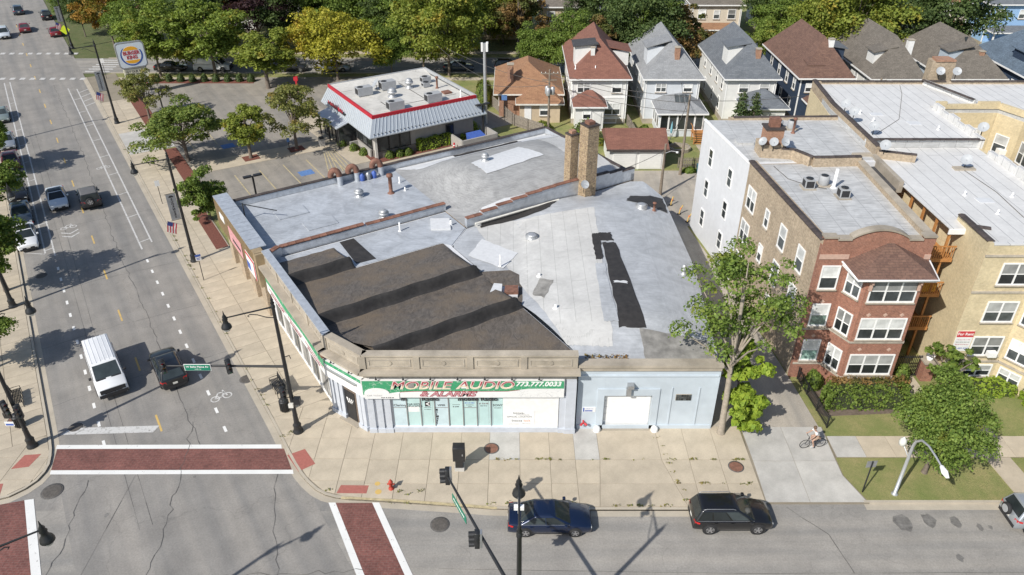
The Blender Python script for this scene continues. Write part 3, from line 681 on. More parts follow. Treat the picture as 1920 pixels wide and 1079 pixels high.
# ================================================================ CORNER SHOP, GARAGE ANNEX, REAR COMMERCIAL BUILDING
class B:
    """a building: an Empty at its footprint, parts given in world metres"""
    def __init__(s, name, label, cat, ox, oy, group=None): s.ox, s.oy = ox, oy; s.t = thing(name, label, cat, (ox, oy, 0), 0, group)
    def mb(s): return MB(s.ox, s.oy, 0)
    def part(s, name, mb, mat, parent=None): return mb.build(name, mat, parent or s.t)
    def box(s, name, mat, x0, x1, y0, y1, z0, z1, parent=None): return s.part(name, s.mb().box(x0, x1, y0, y1, z0, z1), mat, parent)
    def win(s, p, q, u, z, w, h, kind='double', **kw):
        pt, ang = on_wall(p, q, u); return put_window(s.t, (pt[0] - s.ox, pt[1] - s.oy), ang, z, w, h, kind, **kw)
    def text(s, body, size, mat, p, q, u, z, off=.03, parent=None, **kw):
        pt, ang = on_wall(p, q, u, off); return put_text(body, size, mat, parent or s.t, (pt[0] - s.ox, pt[1] - s.oy, z), ang, **kw)
def wb(mb, p, q, u0, u1, w0, w1, z0, z1):
    """box on wall p->q: u along, w outwards (right of p->q)"""
    d = Vector((q[0] - p[0], q[1] - p[1])).normalized(); n = Vector((d.y, -d.x))
    pt = lambda u, w: (p[0] + d.x * u + n.x * w, p[1] + d.y * u + n.y * w)
    return mb.prism([pt(u0, w0), pt(u1, w0), pt(u1, w1), pt(u0, w1)], z0, z1)
def print_line(bld, p, q, u0, u1, z, off, mat, parent, h=.06, seed=1, tilt=0):
    """a line of print too worn or small to read: a row of short uneven marks"""
    rs = random.Random(seed); m = bld.mb(); u = u0
    while u < u1 - .02:
        w = h * rs.uniform(.4, .95); wb(m, p, q, u, min(u + w, u1), off, off + .004, z - h * rs.uniform(.32, .5), z + h * rs.uniform(.3, .5)); u += w + h * rs.uniform(.18, .6)
    return bld.part('worn_print', m, mat, parent)
def wlen(p, q): return math.hypot(q[0] - p[0], q[1] - p[1])

bricks('brick_yellow_chimney', (.44, .31, .16), (.30, .19, .10), (.40, .36, .3), .3, .1, .014, .9, .5, .2)
bricks('brick_common', (.50, .39, .265), (.40, .30, .2), (.42, .37, .3), .22, .075, .012, .9, .3, .2)
bricks('brick_red', (.36, .142, .09), (.27, .105, .07), (.36, .25, .19), .22, .075, .01, .85, .25, .15)
bricks('brick_gold', (.68, .565, .355), (.61, .5, .305), (.6, .53, .38), .22, .075, .01, .85, .14, .16)
bricks('brick_orange', (.42, .2, .11), (.34, .15, .085), (.36, .28, .22), .22, .075, .012, .9, .25, .15)
felt('felt_black', (.115, .1, .087)); felt('felt_dust', (.10, .09, .08), .5); plain('felt_flat', (.035, .032, .03), .6, .3, 2.5)
membrane('roof_silver', (.50, .53, .57), (.42, .44, .47), 9, 1.0, .34, .42, DG, .16); membrane('roof_light', (.60, .595, .575), (.45, .45, .43), 7, 1.05, .2, .6, R(90))
membrane('roof_annex_silver', (.50, .52, .545), (.45, .47, .49), 30, 4.0, .28, .45, 0, .14); membrane('roof_vault', (.43, .43, .425), (.36, .36, .35), 40, .9, .3, .7, DG, .25)
membrane('roof_white', (.68, .675, .66), (.33, .33, .33), 40, 1.02, .12, .55, R(90)); membrane('roof_grey_white', (.61, .615, .61), (.42, .42, .42), 40, 1.4, .25, .5, R(90), .3)
membrane('roof_tpo', (.66, .64, .59), (.4, .38, .34), 30, 3.0, .28, .6, DG)
plain('patch_white', (.62, .63, .64), .5, .08, 3); plain('patch_dirty', (.30, .29, .27), .75, .35, 1.6, big=.3)
plain('flash_silver', (.5, .53, .57), .38, .16, 2.5, .35); plain('coping_brown', (.23, .11, .075), .75, .25, 4, rand=.3); plain('coping_dark', (.075, .06, .055), .7, .3, 4, rand=.3)
plain('blue_wall', (.52, .585, .64), .7, .06, 1.2, big=.12); plain('white_wall', (.66, .67, .69), .7, .06, 2, big=.08); plain('pilaster_grey', (.5, .53, .58), .65, .08, 2)
plain('sign_white', (.76, .76, .75), .55, .06, 3); plain('pane_teal', (.47, .64, .63), .25, .06, 1.5); plain('pane_pale', (.52, .64, .68), .25, .08, 1.5)
plain('letter_black', (.03, .03, .035), .6, .1, 3); plain('letter_red', (.30, .035, .05), .6, .25, 6); plain('letter_cream', (.72, .62, .44), .6, .15, 5); plain('letter_pink', (.52, .28, .3), .6, .2, 5)
plain('letter_orange', (.7, .2, .08), .6, .1, 3); plain('letter_white', (.8, .8, .79), .5, .05, 3); plain('sign_blue', (.06, .12, .4), .5, .1, 3)
def cracked(name, c, line):
    m, nt, b = newmat(name); v = coords(nt, 'Object', (1, 1, 1.6)); vo = nt.nodes.new('ShaderNodeTexVoronoi'); vo.feature = 'DISTANCE_TO_EDGE'; vo.inputs['Scale'].default_value = 3.4
    nt.links.new(v, vo.inputs['Vector']); f = ramp(nt, vo.outputs['Distance'], .012, .035); n2 = ramp(nt, noise(nt, v, 2.2, 4), .38, .55)
    out = mixc(nt, f, mixc(nt, n2, line, c), c); nt.links.new(out, b.inputs['Base Color']); b.inputs['Roughness'].default_value = .6; MATS[name] = m
def fade(name):
    m, nt, b = newmat(name); tc = nt.nodes.new('ShaderNodeTexCoord'); sp = nt.nodes.new('ShaderNodeSeparateXYZ'); nt.links.new(tc.outputs['Object'], sp.inputs[0])
    ad = nt.nodes.new('ShaderNodeMath'); ad.operation = 'ADD'; nt.links.new(sp.outputs[1], ad.inputs[0]); nn = noise(nt, tc.outputs['Object'], 4, 3); mu = nt.nodes.new('ShaderNodeMath'); mu.operation = 'MULTIPLY_ADD'; mu.inputs[1].default_value = .5; mu.inputs[2].default_value = .25; nt.links.new(nn, mu.inputs[0]); nt.links.new(mu.outputs[0], ad.inputs[1])
    nt.links.new(mixc(nt, ramp(nt, ad.outputs[0], .42, .58), (.72, .62, .42), (.36, .06, .07)), b.inputs['Base Color']); MATS[name] = m
fade('letter_fade')
cracked('sign_green', (.045, .30, .14), (.6, .66, .6)); cracked('sign_cracked_white', (.74, .74, .73), (.45, .45, .45))

shop = B('corner_shop', 'single storey corner shop with stone parapet, green sign band and black felt roof', 'shop', -6, 44)
Wp, Wq = dg(11.05, 52.45), dg(11.05, 39.6); Cp, Cq = Wq, (-9.3, 37.2); Sp, Sq = (-9.3, 37.2), (4.1, 37.2)
foot = [Wp, Wq, Sp, Sq, (4.1, 38.6), dg(24.3, 46.8), dg(26.75, 48.85), dg(26.75, 52.45)]
shop.part('wall', shop.mb().prism(foot, 0, 5.4), 'white_wall')
m = shop.mb(); m.prism([dg(11.5, 47.9), dg(11.5, 40.0), (-9.1, 37.65), (3.95, 37.65), (3.95, 38.7), dg(24.2, 36.6), dg(26.6, 39.6), dg(26.2, 41.2), dg(24.2, 42.2), dg(23.8, 47.6)], 5.40, 5.45)
roof = shop.part('felt_roof', m, 'felt_black')
shop.part('silver_roof', shop.mb().prism([dg(11.5, 48.05), dg(23.8, 47.7), dg(24.3, 46.9), dg(26.7, 48.9), dg(26.7, 52.3), dg(11.5, 52.3)], 5.40, 5.452), 'roof_silver')
shop.part('felt_patch', shop.mb().prism([dg(16.8, 48.3), dg(18.4, 48.2), dg(18.2, 52.2), dg(17.0, 52.2)], 5.44, 5.463), 'felt_flat', roof)
bl_ = lambda a: max(11.5, 11.5 + (40.0 - a) * .52)
for a0, a1, b1 in ((36.75, 41.55, 24.05), (42.05, 47.6, 23.9), (48.1, 51.6, 16.3)):      # saw-tooth bays: steep black face, long dusty slope behind
    def face(u, v, a0=a0, b1=b1):
        a = a0 - .36 + .48 * v; b = bl_(a) + (b1 + .25 - bl_(a)) * u; s_ = max(0, min(1, v)); p = dg(b, a + .05 * math.sin(b * 2.1))
        return (p[0], p[1], 5.452 + .85 * (s_ * s_ * (3 - 2 * s_)) * min(1, (1.0 - u) * 30 + .05))
    shop.part('roof_step', shop.mb().grid(face, 40, 6), 'felt_flat', roof)
    def field(u, v, a0=a0, a1=a1, b1=b1):
        a = a0 + .11 + (a1 - a0 - .11) * v; b = bl_(a) + (b1 - bl_(a)) * u; p = dg(b, a + (.05 * math.sin(b * 2.1) if v == 0 else 0))
        return (p[0], p[1], 5.455 + .835 * (1 - v) * min(1, (1.0 - u) * 30 + .05) + .012 * math.sin(b * 5 + a * 3))
    shop.part('felt_slope', shop.mb().grid(field, 40, 12), 'felt_black', roof)
# parapets on the three street sides, with cornice, panels and coping
for nm, p, q, e0, e1 in (('W', Wp, Wq, 0, 0), ('C', Cp, Cq, 0, 0), ('S', Sp, Sq, 0, 0)):
    L = wlen(p, q); par = shop.part('parapet', wb(shop.mb(), p, q, 0, L, -.38, .06, 5.36, 6.28), 'concrete_stone')
    shop.part('cornice', wb(wb(shop.mb(), p, q, -.16, L + .16, .0, .62, 5.16, 5.34), p, q, -.1, L + .1, .0, .45, 5.02, 5.158), 'concrete_stone')
    shop.part('coping', wb(shop.mb(), p, q, -.02, L + .02, -.44, .13, 6.282, 6.40), 'flash_silver' if nm == 'W' else 'concrete_stone')
    shop.part('frieze', wb(shop.mb(), p, q, 0, L, .0, .07, 4.5, 5.02), 'stone_trim')
    n = max(1, round(L / 3.0))
    for i in range(n):
        u0 = L * i / n + .35; u1 = L * (i + 1) / n - .35
        shop.part('parapet_panel', wb(wb(wb(wb(shop.mb(), p, q, u0, u1, .06, .09, 5.98, 6.06), p, q, u0, u1, .06, .09, 5.5, 5.58), p, q, u0, u0 + .08, .06, .09, 5.58, 5.98), p, q, u1 - .08, u1, .06, .09, 5.58, 5.98), 'stone_trim', par)
        shop.part('pier', wb(shop.mb(), p, q, L * i / n - .2, L * i / n + .2, .06, .13, 5.36, 6.28), 'concrete_stone', par)
        m = shop.mb(); pt, an = on_wall(p, q, (u0 + u1) / 2, .06)
        d = Vector((math.cos(an), math.sin(an)))
        m.add([(pt[0] + d.x * .16 * math.cos(t) + d.y * w, pt[1] + d.y * .16 * math.cos(t) - d.x * w, 5.78 + .16 * math.sin(t)) for w in (0, .04) for t in [k * math.pi / 6 for k in range(12)]], [tuple(range(12, 24))] + [(k, (k + 1) % 12, (k + 1) % 12 + 12, k + 12) for k in range(12)])
        shop.part('medallion', m, 'concrete_stone', par)
    shop.part('conduit', wb(shop.mb(), p, q, .1, L - .1, .10, .16, 4.78, 4.84), 'black_metal')
    for i in range(int(L / 1.7)):
        u = .8 + i * 1.7; pt, an = on_wall(p, q, u, .1); pt2, _ = on_wall(p, q, u, .42); pt3, _ = on_wall(p, q, u, .34)
        shop.part('sign_lamp', shop.mb().tube([(*pt, 4.82), (*pt3, 4.98), (*pt2, 4.9), (*pt2, 4.82)], .022, 5).lathe([(.08, 4.74), (.04, 4.82)], pt2[0], pt2[1], 8), 'black_metal')
# inner flashing of the parapet
shop.part('flashing', wb(shop.mb(), Wp, Wq, .1, wlen(Wp, Wq), -.52, -.385, 5.45, 6.2), 'flash_silver')
# green sign band
sg = shop.part('sign_band', wb(shop.mb(), Sp, Sq, -.15, 12.6, .07, .34, 3.22, 4.58), 'sign_white')
def wavy(p, q, u0, u1, fn, top, off, th=.02, n=40):
    m = shop.mb(); d = Vector((q[0] - p[0], q[1] - p[1])).normalized(); nn = Vector((d.y, -d.x))
    for i in range(n):
        ua, ub = u0 + (u1 - u0) * i / n, u0 + (u1 - u0) * (i + 1) / n
        A = [(p[0] + d.x * u + nn.x * off, p[1] + d.y * u + nn.y * off, z) for u, z in ((ua, fn(ua)), (ub, fn(ub)), (ub, top), (ua, top))]
        m.add(A, [(0, 1, 2, 3)])
    return m
gf = lambda u: 3.78 - .02 * math.exp(-((u - 6.5) / 3.2) ** 2) + (.18 if u > 10.4 else .18 * max(0, (u - 9) / 1.4)) - .35 * math.exp(-((u - .3) / 1.6) ** 2)
shop.part('green_panel', wavy(Sp, Sq, -.13, 12.58, gf, 4.57, .346), 'sign_green', sg)
shop.part('red_swoosh', wavy(Sp, Sq, 2.2, 9.8, lambda u: gf(u) - .045, 0, .343) if False else wavy(Sp, Sq, 2.2, 9.8, lambda u: gf(u) - .05, 3.85, .3435), 'letter_red', sg)
shop.part('cracked_panel', wavy(Sp, Sq, 9.3, 12.55, lambda u: 3.25, 3.95, .342), 'sign_cracked_white', sg)
def big_text(body, size, u, z, shear, sx, mats, p=Sp, q=Sq, off=.35, par=None):
    for k, (mt, bold) in enumerate(mats): shop.text(body, size, mt, p, q, u, z, off + .012 * k, par or sg, ext=.006, shear=shear, sx=sx, bold=bold)
big_text('MOBILE', .86, 3.5, 4.2, .25, 1.3, (('letter_red', .04), ('letter_white', .026), ('letter_fade', .0)))
big_text('AUDIO', .86, 7.6, 4.22, .25, 1.3, (('letter_red', .04), ('letter_white', .026), ('letter_fade', .0)))
big_text('& ALARMS', .55, 5.2, 3.5, .3, 1.4, (('letter_red', .032), ('letter_pink', .004)))
big_text('773.777.0033', .5, 10.95, 4.32, .25, 1.05, (('letter_white', .015),))
shop.part('peeled_patch', wavy(Sp, Sq, 2.75, 3.15, lambda u: 3.98, 4.42, .379, n=3), 'patch_dirty', sg); shop.part('peeled_patch', wavy(Sp, Sq, 6.1, 6.5, lambda u: 4.0, 4.4, .379, n=3), 'sign_cracked_white', sg)
# chamfer and avenue side bands
LC = wlen(Cp, Cq); LW = wlen(Wp, Wq)
sc_ = shop.part('sign_band', wb(shop.mb(), Cp, Cq, -.05, LC + .05, .07, .36, 3.22, 4.58), 'sign_white')
shop.part('green_panel', wavy(Cp, Cq, 0, LC, lambda u: 4.3 + .0 * u, 4.57, .366), 'sign_green', sc_)
shop.part('lamp_tray', wb(shop.mb(), Cp, Cq, .1, LC - .4, .37, .52, 3.98, 4.08), 'grey_metal', sc_)
sw_ = shop.part('sign_band', wb(shop.mb(), Wp, Wq, .6, LW + .1, .07, .36, 3.22, 4.58), 'sign_white')
shop.part('green_panel', wavy(Wp, Wq, .62, LW + .08, lambda u: 3.98 + .12 * math.sin(u * .9), 4.57, .366), 'sign_green', sw_)
for u0, u1, z, sd in ((1.2, 5.2, 3.72, 3), (1.6, 4.6, 3.46, 4), (5.6, 8.6, 3.7, 5), (6.0, 8.2, 3.45, 6), (9.2, 12.6, 3.72, 7), (9.6, 12.0, 3.45, 8)): print_line(shop, Wp, Wq, u0, u1, z, .374, 'letter_pink' if sd % 2 else 'letter_red', sw_, .2, sd)
shop.part('rust_ledge', wb(shop.mb(), Wp, Wq, .4, LW, .07, .42, 4.6, 4.68), 'rust')
# shopfront on the side street: pilasters, eight lettered panes, boarded bay
for u0, us in ((.0, (.0, .56, 1.08)), (12.35, (12.35, 12.9))):
    for k, u in enumerate(us):
        shop.part('pilaster', wb(wb(shop.mb(), Sp, Sq, u, u + .4, .0, .2, .45, 3.21), Sp, Sq, u - .05, u + .46, .0, .28, 0, .45), 'pilaster_grey')
shop.part('pilaster', wb(wb(shop.mb(), Sp, Sq, 12.75, 13.38, .0, .3, .5, 4.5), Sp, Sq, 12.68, 13.42, .0, .36, 0, .5), 'pilaster_grey')
shop.part('stall_riser', wb(shop.mb(), Sp, Sq, 1.55, 12.3, .0, .22, .1, .5), 'pilaster_grey')
fr = shop.part('window_frame', wb(wb(shop.mb(), Sp, Sq, 1.55, 8.7, .0, .06, .5, .56), Sp, Sq, 1.55, 8.7, .0, .1, 3.12, 3.22), 'white_paint')
names = [('Clarion', .26), ('CAR KEYS\nDUPLICATED', .19), (None, 0), ('VIPER', .2), (None, 0), (None, 0), (None, 0), ('SONY', .24)]
u = 1.62
for i, (nm, sz) in enumerate(names):
    w = .84; bev = i in (2, 6, 7)
    pn = shop.part('pane', wb(shop.mb(), Sp, Sq, u, u + w, .0, .03, .56, 3.12), 'pane_pale' if i in (0, 3) else 'pane_teal')
    shop.part('mullion', wb(shop.mb(), Sp, Sq, u + w, u + w + .06, .0, .09, .56, 3.12), 'grey_metal', fr)
    if nm: shop.text(nm, sz, 'letter_black', Sp, Sq, u + w / 2, 2.3, .034, pn, ext=.003, bold=.004)
    if i == 2:                                                     # square emblem: black block with a white wedge
        shop.part('emblem', wb(shop.mb(), Sp, Sq, u + .26, u + .6, .03, .034, 2.2, 2.62), 'letter_black', pn)
        e0, an_e = on_wall(Sp, Sq, u + .3, .036); shop.part('emblem_wedge', shop.mb().add([(e0[0], e0[1], 2.42), (e0[0] + .26, e0[1], 2.6), (e0[0] + .26, e0[1], 2.5), (e0[0] + .12, e0[1], 2.42), (e0[0] + .26, e0[1], 2.33), (e0[0] + .26, e0[1], 2.23)], [(0, 5, 4, 3), (0, 3, 2, 1)]), 'letter_white', pn)
        print_line(shop, Sp, Sq, u + .2, u + .66, 2.1, .03, 'letter_black', pn, .05, 2); print_line(shop, Sp, Sq, u + .2, u + .66, 1.95, .03, 'letter_black', pn, .06, 3)
    if i == 4: print_line(shop, Sp, Sq, u + .2, u + .66, 2.35, .03, 'letter_black', pn, .05, 4); print_line(shop, Sp, Sq, u + .22, u + .64, 2.18, .03, 'letter_black', pn, .09, 5)
    if i == 5: print_line(shop, Sp, Sq, u + .1, u + .74, 2.5, .03, 'sign_blue', pn, .09, 6); print_line(shop, Sp, Sq, u + .18, u + .66, 2.33, .03, 'letter_black', pn, .06, 7); print_line(shop, Sp, Sq, u + .3, u + .55, 2.2, .03, 'letter_black', pn, .06, 8)
    if i == 6: print_line(shop, Sp, Sq, u + .12, u + .72, 2.45, .03, 'grey_metal', pn, .16, 9); print_line(shop, Sp, Sq, u + .18, u + .66, 2.25, .03, 'letter_black', pn, .07, 10)
    if i == 7: print_line(shop, Sp, Sq, u + .2, u + .66, 2.08, .03, 'letter_black', pn, .07, 11)
    if i in (0, 3, 5): shop.part('mid_rail', wb(shop.mb(), Sp, Sq, u, u + w, .03, .05, 2.1, 2.14), 'grey_metal', pn)
    if i == 1: shop.part('notice', wb(shop.mb(), Sp, Sq, u + .06, u + w - .06, .03, .034, 1.75, 2.2), 'sign_white', pn)
    if i == 3:
        for k in range(7): shop.part('scraped_paint', wb(shop.mb(), Sp, Sq, u + .04 + .02 * (k % 3), u + .1 + .035 * ((k * 5) % 4), .03, .0335, .7 + k * .19, .86 + k * .19), 'letter_black', pn)
    if bev: shop.part('etched_border', wb(wb(shop.mb(), Sp, Sq, u + .1, u + .115, .03, .033, .75, 2.9), Sp, Sq, u + w - .115, u + w - .1, .03, .033, .75, 2.9), 'grey_metal', pn)
    u += w + .06 if i != 3 else w + .1
shop.text('mobile Radio', .42, 'letter_black', Sp, Sq, 7.1, 2.88, .104, fr, ext=.004, bold=.012, sx=1.15); shop.text('m       Radio', .42, 'letter_black', Sp, Sq, 3.4, 2.88, .104, fr, ext=.004, bold=.012, sx=1.15)
cut = shop.part('car_cutout', wb(shop.mb(), Sp, Sq, -.05, 2.15, .36, .39, 3.15, 3.6), 'sign_white', sg)
m = shop.mb(); pt_c, _a = on_wall(Sp, Sq, .75, .36)
m.add([(pt_c[0] + .8 * math.cos(t), pt_c[1] - w_, 3.6 + .42 * math.sin(t)) for w_ in (0, .03) for t in [math.pi * k / 12 for k in range(13)]], [tuple(range(13, 26)), tuple(range(12, -1, -1))] + [(k, k + 13, k + 14, k + 1) for k in range(12)])
shop.part('cutout_roof', m, 'sign_white', cut); shop.text('CAR TODAY', .17, 'grey_metal', Sp, Sq, .6, 3.42, .392, cut, ext=.002); print_line(shop, Sp, Sq, 1.0, 1.8, 3.25, .39, 'letter_black', cut, .09, 50)
bd = shop.part('white_boarding', wb(shop.mb(), Sp, Sq, 8.72, 12.3, .0, .12, .5, 3.2), 'sign_white')
shop.part('notice_board', wb(shop.mb(), Sp, Sq, 8.8, 10.75, .121, .135, .62, 1.95), 'letter_white', bd)
shop.text('Intoxa-', .26, 'letter_black', Sp, Sq, 9.75, 1.72, .137, bd, ext=.003); shop.text('IGNITION INTERLOCK', .085, 'letter_black', Sp, Sq, 10.0, 1.56, .137, bd, ext=.002); print_line(shop, Sp, Sq, 9.05, 9.75, .78, .135, 'grey_metal', bd, .05, 51); print_line(shop, Sp, Sq, 9.95, 10.5, .8, .135, 'grey_metal', bd, .05, 52); shop.text('OFFICIAL LOCATION', .17, 'letter_black', Sp, Sq, 9.78, 1.4, .137, bd, ext=.003)
shop.text('Intoxa', .27, 'letter_black', Sp, Sq, 9.62, 1.07, .137, bd, ext=.003); shop.text('lock', .27, 'letter_orange', Sp, Sq, 10.28, 1.07, .137, bd, ext=.003)
# chamfered entrance
shop.part('door_surround', wb(shop.mb(), Cp, Cq, 1.05, 2.55, .0, .05, .12, 3.1), 'soil')
dr = shop.part('door', wb(shop.mb(), Cp, Cq, 1.3, 2.25, .05, .09, .2, 2.6), 'dark_trim'); [print_line(shop, Cp, Cq, 1.45 + .05 * k, 2.1 - .07 * k, 1.95 - .14 * k, .09, 'letter_white', dr, .16, 20 + k) for k in range(3)]
shop.part('step', wb(shop.mb(), Cp, Cq, .9, 2.6, .0, .5, .0, .17), 'concrete_stone')
for u in (.0, .5, .95, 2.62, 3.0): shop.part('pilaster', wb(wb(shop.mb(), Cp, Cq, u, u + .34, .0, .2, .45, 3.21), Cp, Cq, u - .04, u + .4, .0, .28, 0, .45), 'pilaster_grey')
# avenue side shop windows
for i in range(6):
    u0 = 1.0 + i * 1.95
    f = shop.part('window', wb(wb(wb(wb(shop.mb(), Wp, Wq, u0, u0 + 1.85, .0, .1, .35, .55), Wp, Wq, u0, u0 + 1.85, .0, .1, 3.08, 3.2), Wp, Wq, u0, u0 + .12, .0, .1, .55, 3.08), Wp, Wq, u0 + 1.73, u0 + 1.85, .0, .1, .55, 3.08), 'white_paint')
    shop.part('pane', wb(shop.mb(), Wp, Wq, u0 + .12, u0 + 1.73, .0, .04, .55, 3.08), 'patch_dirty' if i % 2 else 'glass_dark', f)
    shop.part('mullion', wb(shop.mb(), Wp, Wq, u0 + .88, u0 + .98, .04, .08, .55, 3.08), 'grey_metal', f)
# roof furniture of the shop
def vent(bld, x, y, z, kind, parent=None, r=.1, h=.7):
    m = bld.mb()
    if kind == 'pipe': m.lathe([(r * 2.2, z), (r * 1.3, z + .08), (r, z + .1), (r, z + h), (r * .7, z + h)], x, y, 9); mat = 'white_paint'
    elif kind == 'mush': m.lathe([(r * 2.6, z), (r * 2.6, z + .12), (r * 1.5, z + .14), (r * 1.5, z + h * .45), (r * 2.6, z + h * .5), (r * 2.7, z + h * .68), (r * 1.9, z + h * .72), (r * 2.4, z + h * .8), (r * 1.2, z + h), (r * .2, z + h * 1.03)], x, y, 12); mat = 'galv'
    elif kind == 'stack': m.lathe([(r * 2, z), (r * 1.2, z + .15), (r, z + .2), (r, z + h * .82), (r * 1.05, z + h * .82), (r * 1.7, z + h * .85), (r * 1.7, z + h * .97), (r * .6, z + h)], x, y, 12); mat = 'rust'
    return bld.part('roof_vent', m, mat, parent)
p = dg(21.9, 51.3); vent(shop, p[0], p[1], 5.45, 'pipe', r=.07, h=.8); p = dg(15.5, 43.0); vent(shop, p[0], p[1], 5.45, 'pipe', r=.06, h=.3)
p = dg(25.9, 49.9); vent(shop, p[0], p[1], 5.45, 'pipe', r=.08, h=.5); vent(shop, -.9, 49.3, 5.5, 'pipe', r=.06, h=1.0)
hp = dg(25, 50.6); shop.part('roof_hatch', shop.mb().prism([dg(24.1, 50.0), dg(25.5, 49.2), dg(26.3, 50.9), dg(24.9, 51.7)], 5.44, 5.62), 'patch_white')
m = shop.mb(); m.prism([(-1.5, 44.9), (.4, 45.0), (.5, 46.3), (-1.2, 46.2)], 5.44, 5.62); hb = shop.part('skylight_curb', m, 'patch_white'); shop.part('skylight_lid', shop.mb().prism([(-.55, 45.15), (.45, 45.2), (.45, 46.1), (-.5, 46.05)], 5.62, 5.85), 'rust', hb); shop.part('skylight_hood', shop.mb().prism([(-1.6, 44.8), (-.75, 44.85), (-.7, 46.1), (-1.3, 46.2)], 5.62, 5.95), 'patch_white', hb)
for b, a, s in ((12.2, 48.9, .35), (15.9, 42.9, .2), (17.2, 39.4, .22)): shop.part('patch', shop.mb().prism([dg(b - s, a - s), dg(b + s, a - s), dg(b + s, a + s), dg(b - s, a + s)], 5.44, 5.475), 'patch_white', roof)
# tile coping between shop and rear building
def coping_run(bld, pts, mat, z0fn, L=.62, w=.46, th=.11, name='coping_tile'):
    for (p, q) in zip(pts, pts[1:]):
        D = wlen(p, q); n = max(1, round(D / L)); d = Vector((q[0] - p[0], q[1] - p[1])) / D
        for i in range(n):
            u = (i + .5) * D / n; x, y = p[0] + d.x * u, p[1] + d.y * u; ll = D / n - .025; z = z0fn(x, y)
            me = cached(('tile', mat, round(ll, 2), w, th), lambda: MB().add([(-ll / 2, -w / 2, 0), (ll / 2, -w / 2, 0), (ll / 2, w / 2, 0), (-ll / 2, w / 2, 0), (-ll / 2, -w / 2, th * .55), (ll / 2, -w / 2, th * .55), (ll / 2, w / 2, th * .55), (-ll / 2, w / 2, th * .55), (-ll / 2, 0, th), (ll / 2, 0, th)],
                [(3, 2, 1, 0), (0, 1, 5, 4), (2, 3, 7, 6), (4, 5, 9, 8), (8, 9, 6, 7), (1, 2, 6, 9, 5), (3, 0, 4, 8, 7)]).mesh('coping_tile', mat))
            o = link(name, me, bld.t, (x - bld.ox, y - bld.oy, z + rnd.uniform(-.008, .008)), math.atan2(d.y, d.x) + rnd.uniform(-.015, .015))

rear = B('commercial_building', 'long commercial building with silver flat roof, grey vaulted roof and brown metal fascia', 'building', *dg(28, 57))
rw = rear.mb().prism([dg(11.1, 52.62), dg(26.9, 52.62), dg(26.9, 48.95), dg(44.9, 48.95), dg(44.9, 63.4), dg(11.1, 63.4)], 0, 5.36)
rear.part('wall', rw, 'brick_common')
rear.part('flat_roof', rear.mb().prism([dg(11.5, 53.0), dg(27.2, 53.0), dg(27.2, 63.0), dg(11.5, 63.0)], 5.36, 5.41), 'roof_silver')
def vz(b, a):
    s = lambda t: max(0, min(1, t)) ** 2 * (3 - 2 * max(0, min(1, t)))
    t = (a - 55.9) / 6.6
    return 5.43 + 1.55 * max(0, 1 - t * t) * s((b - 26.6) / 5.5) * (0.55 + .45 * s((45.5 - b) / 6))
def vg(u, v): b, a = 26.8 + 17.7 * u, 49.3 + 13.7 * v; p = dg(b, a); return (p[0], p[1], vz(b, a))
vr = rear.part('vault_roof', rear.mb().grid(vg, 36, 30), 'roof_vault')
def drape(bld, name, quad, zf, mat, parent, off=.02, n=10, diag=True):
    jr = random.Random(int(abs(quad[0][0] * 37 + quad[1][1] * 11)) + n)
    jit = {}
    def f(u, v):
        edge = u in (0, 1) or v in (0, 1)
        if edge and (u, v) not in jit: jit[(u, v)] = (jr.uniform(-.07, .07), jr.uniform(-.07, .07))
        j = jit.get((u, v), (0, 0))
        x = [j[k] + quad[0][k] * (1 - u) * (1 - v) + quad[1][k] * u * (1 - v) + quad[2][k] * u * v + quad[3][k] * (1 - u) * v for k in (0, 1)]
        p = dg(*x) if diag else x; return (p[0], p[1], zf(*x) + off)
    return bld.part(name, bld.mb().grid(f, n, n), mat, parent)
drape(rear, 'white_patch', [(32.2, 54.4), (38.9, 55.2), (38.2, 58.6), (32.1, 57.3)], vz, 'patch_white', vr, .05)
drape(rear, 'silver_band', [(27.5, 49.4), (44.3, 49.4), (44.3, 50.6), (29.5, 50.8)], vz, 'patch_white', vr, .02, 14); drape(rear, 'silver_band', [(29, 61.2), (44.3, 60.6), (44.3, 62.9), (27, 62.9)], vz, 'patch_white', vr, .02, 14)
drape(rear, 'silver_band', [(40.6, 50.7), (44.4, 50.7), (44.4, 60.5), (41.8, 60.5)], vz, 'roof_light', vr, .025, 14)
drape(rear, 'felt_patch', [(33.5, 61.6), (40.5, 61.4), (40.8, 62.8), (33.2, 62.9)], vz, 'felt_flat', vr, .035)
p = dg(33.5, 57.0); vent(rear, p[0], p[1], vz(33.5, 57) + .05, 'mush', r=.14, h=.75)
# parapets and tile copings
for p, q, z in ((dg(11.3, 52.62), dg(26.9, 52.62), 6.05), (dg(26.9, 63.4), dg(11.0, 63.4), 5.95), (dg(44.9, 63.4), dg(26.9, 63.4), 6.0), (dg(44.9, 48.95), dg(44.9, 63.4), 6.0)):
    rear.part('parapet', wb(rear.mb(), p, q, 0, wlen(p, q), -.36, -.0, 5.3, z), 'flash_silver')
coping_run(rear, [dg(12.4, 52.8), dg(19.4, 52.8)], 'coping_brown', lambda x, y: 6.15); coping_run(rear, [dg(19.6, 52.8), dg(26.9, 52.8)], 'coping_brown', lambda x, y: 6.05)
coping_run(rear, [dg(11.3, 52.2), dg(12.3, 52.78)], 'coping_brown', lambda x, y: 6.2)
rear.part('parapet', rear.mb().prism([dg(11.0, 52.05), dg(11.4, 52.0), dg(12.5, 52.62), dg(12.5, 52.9), dg(11.0, 52.9)], 5.3, 6.18), 'flash_silver')
coping_run(rear, [dg(44.7, 63.2), dg(11.4, 63.2)], 'coping_dark', lambda x, y: 6.0, .7, .4)
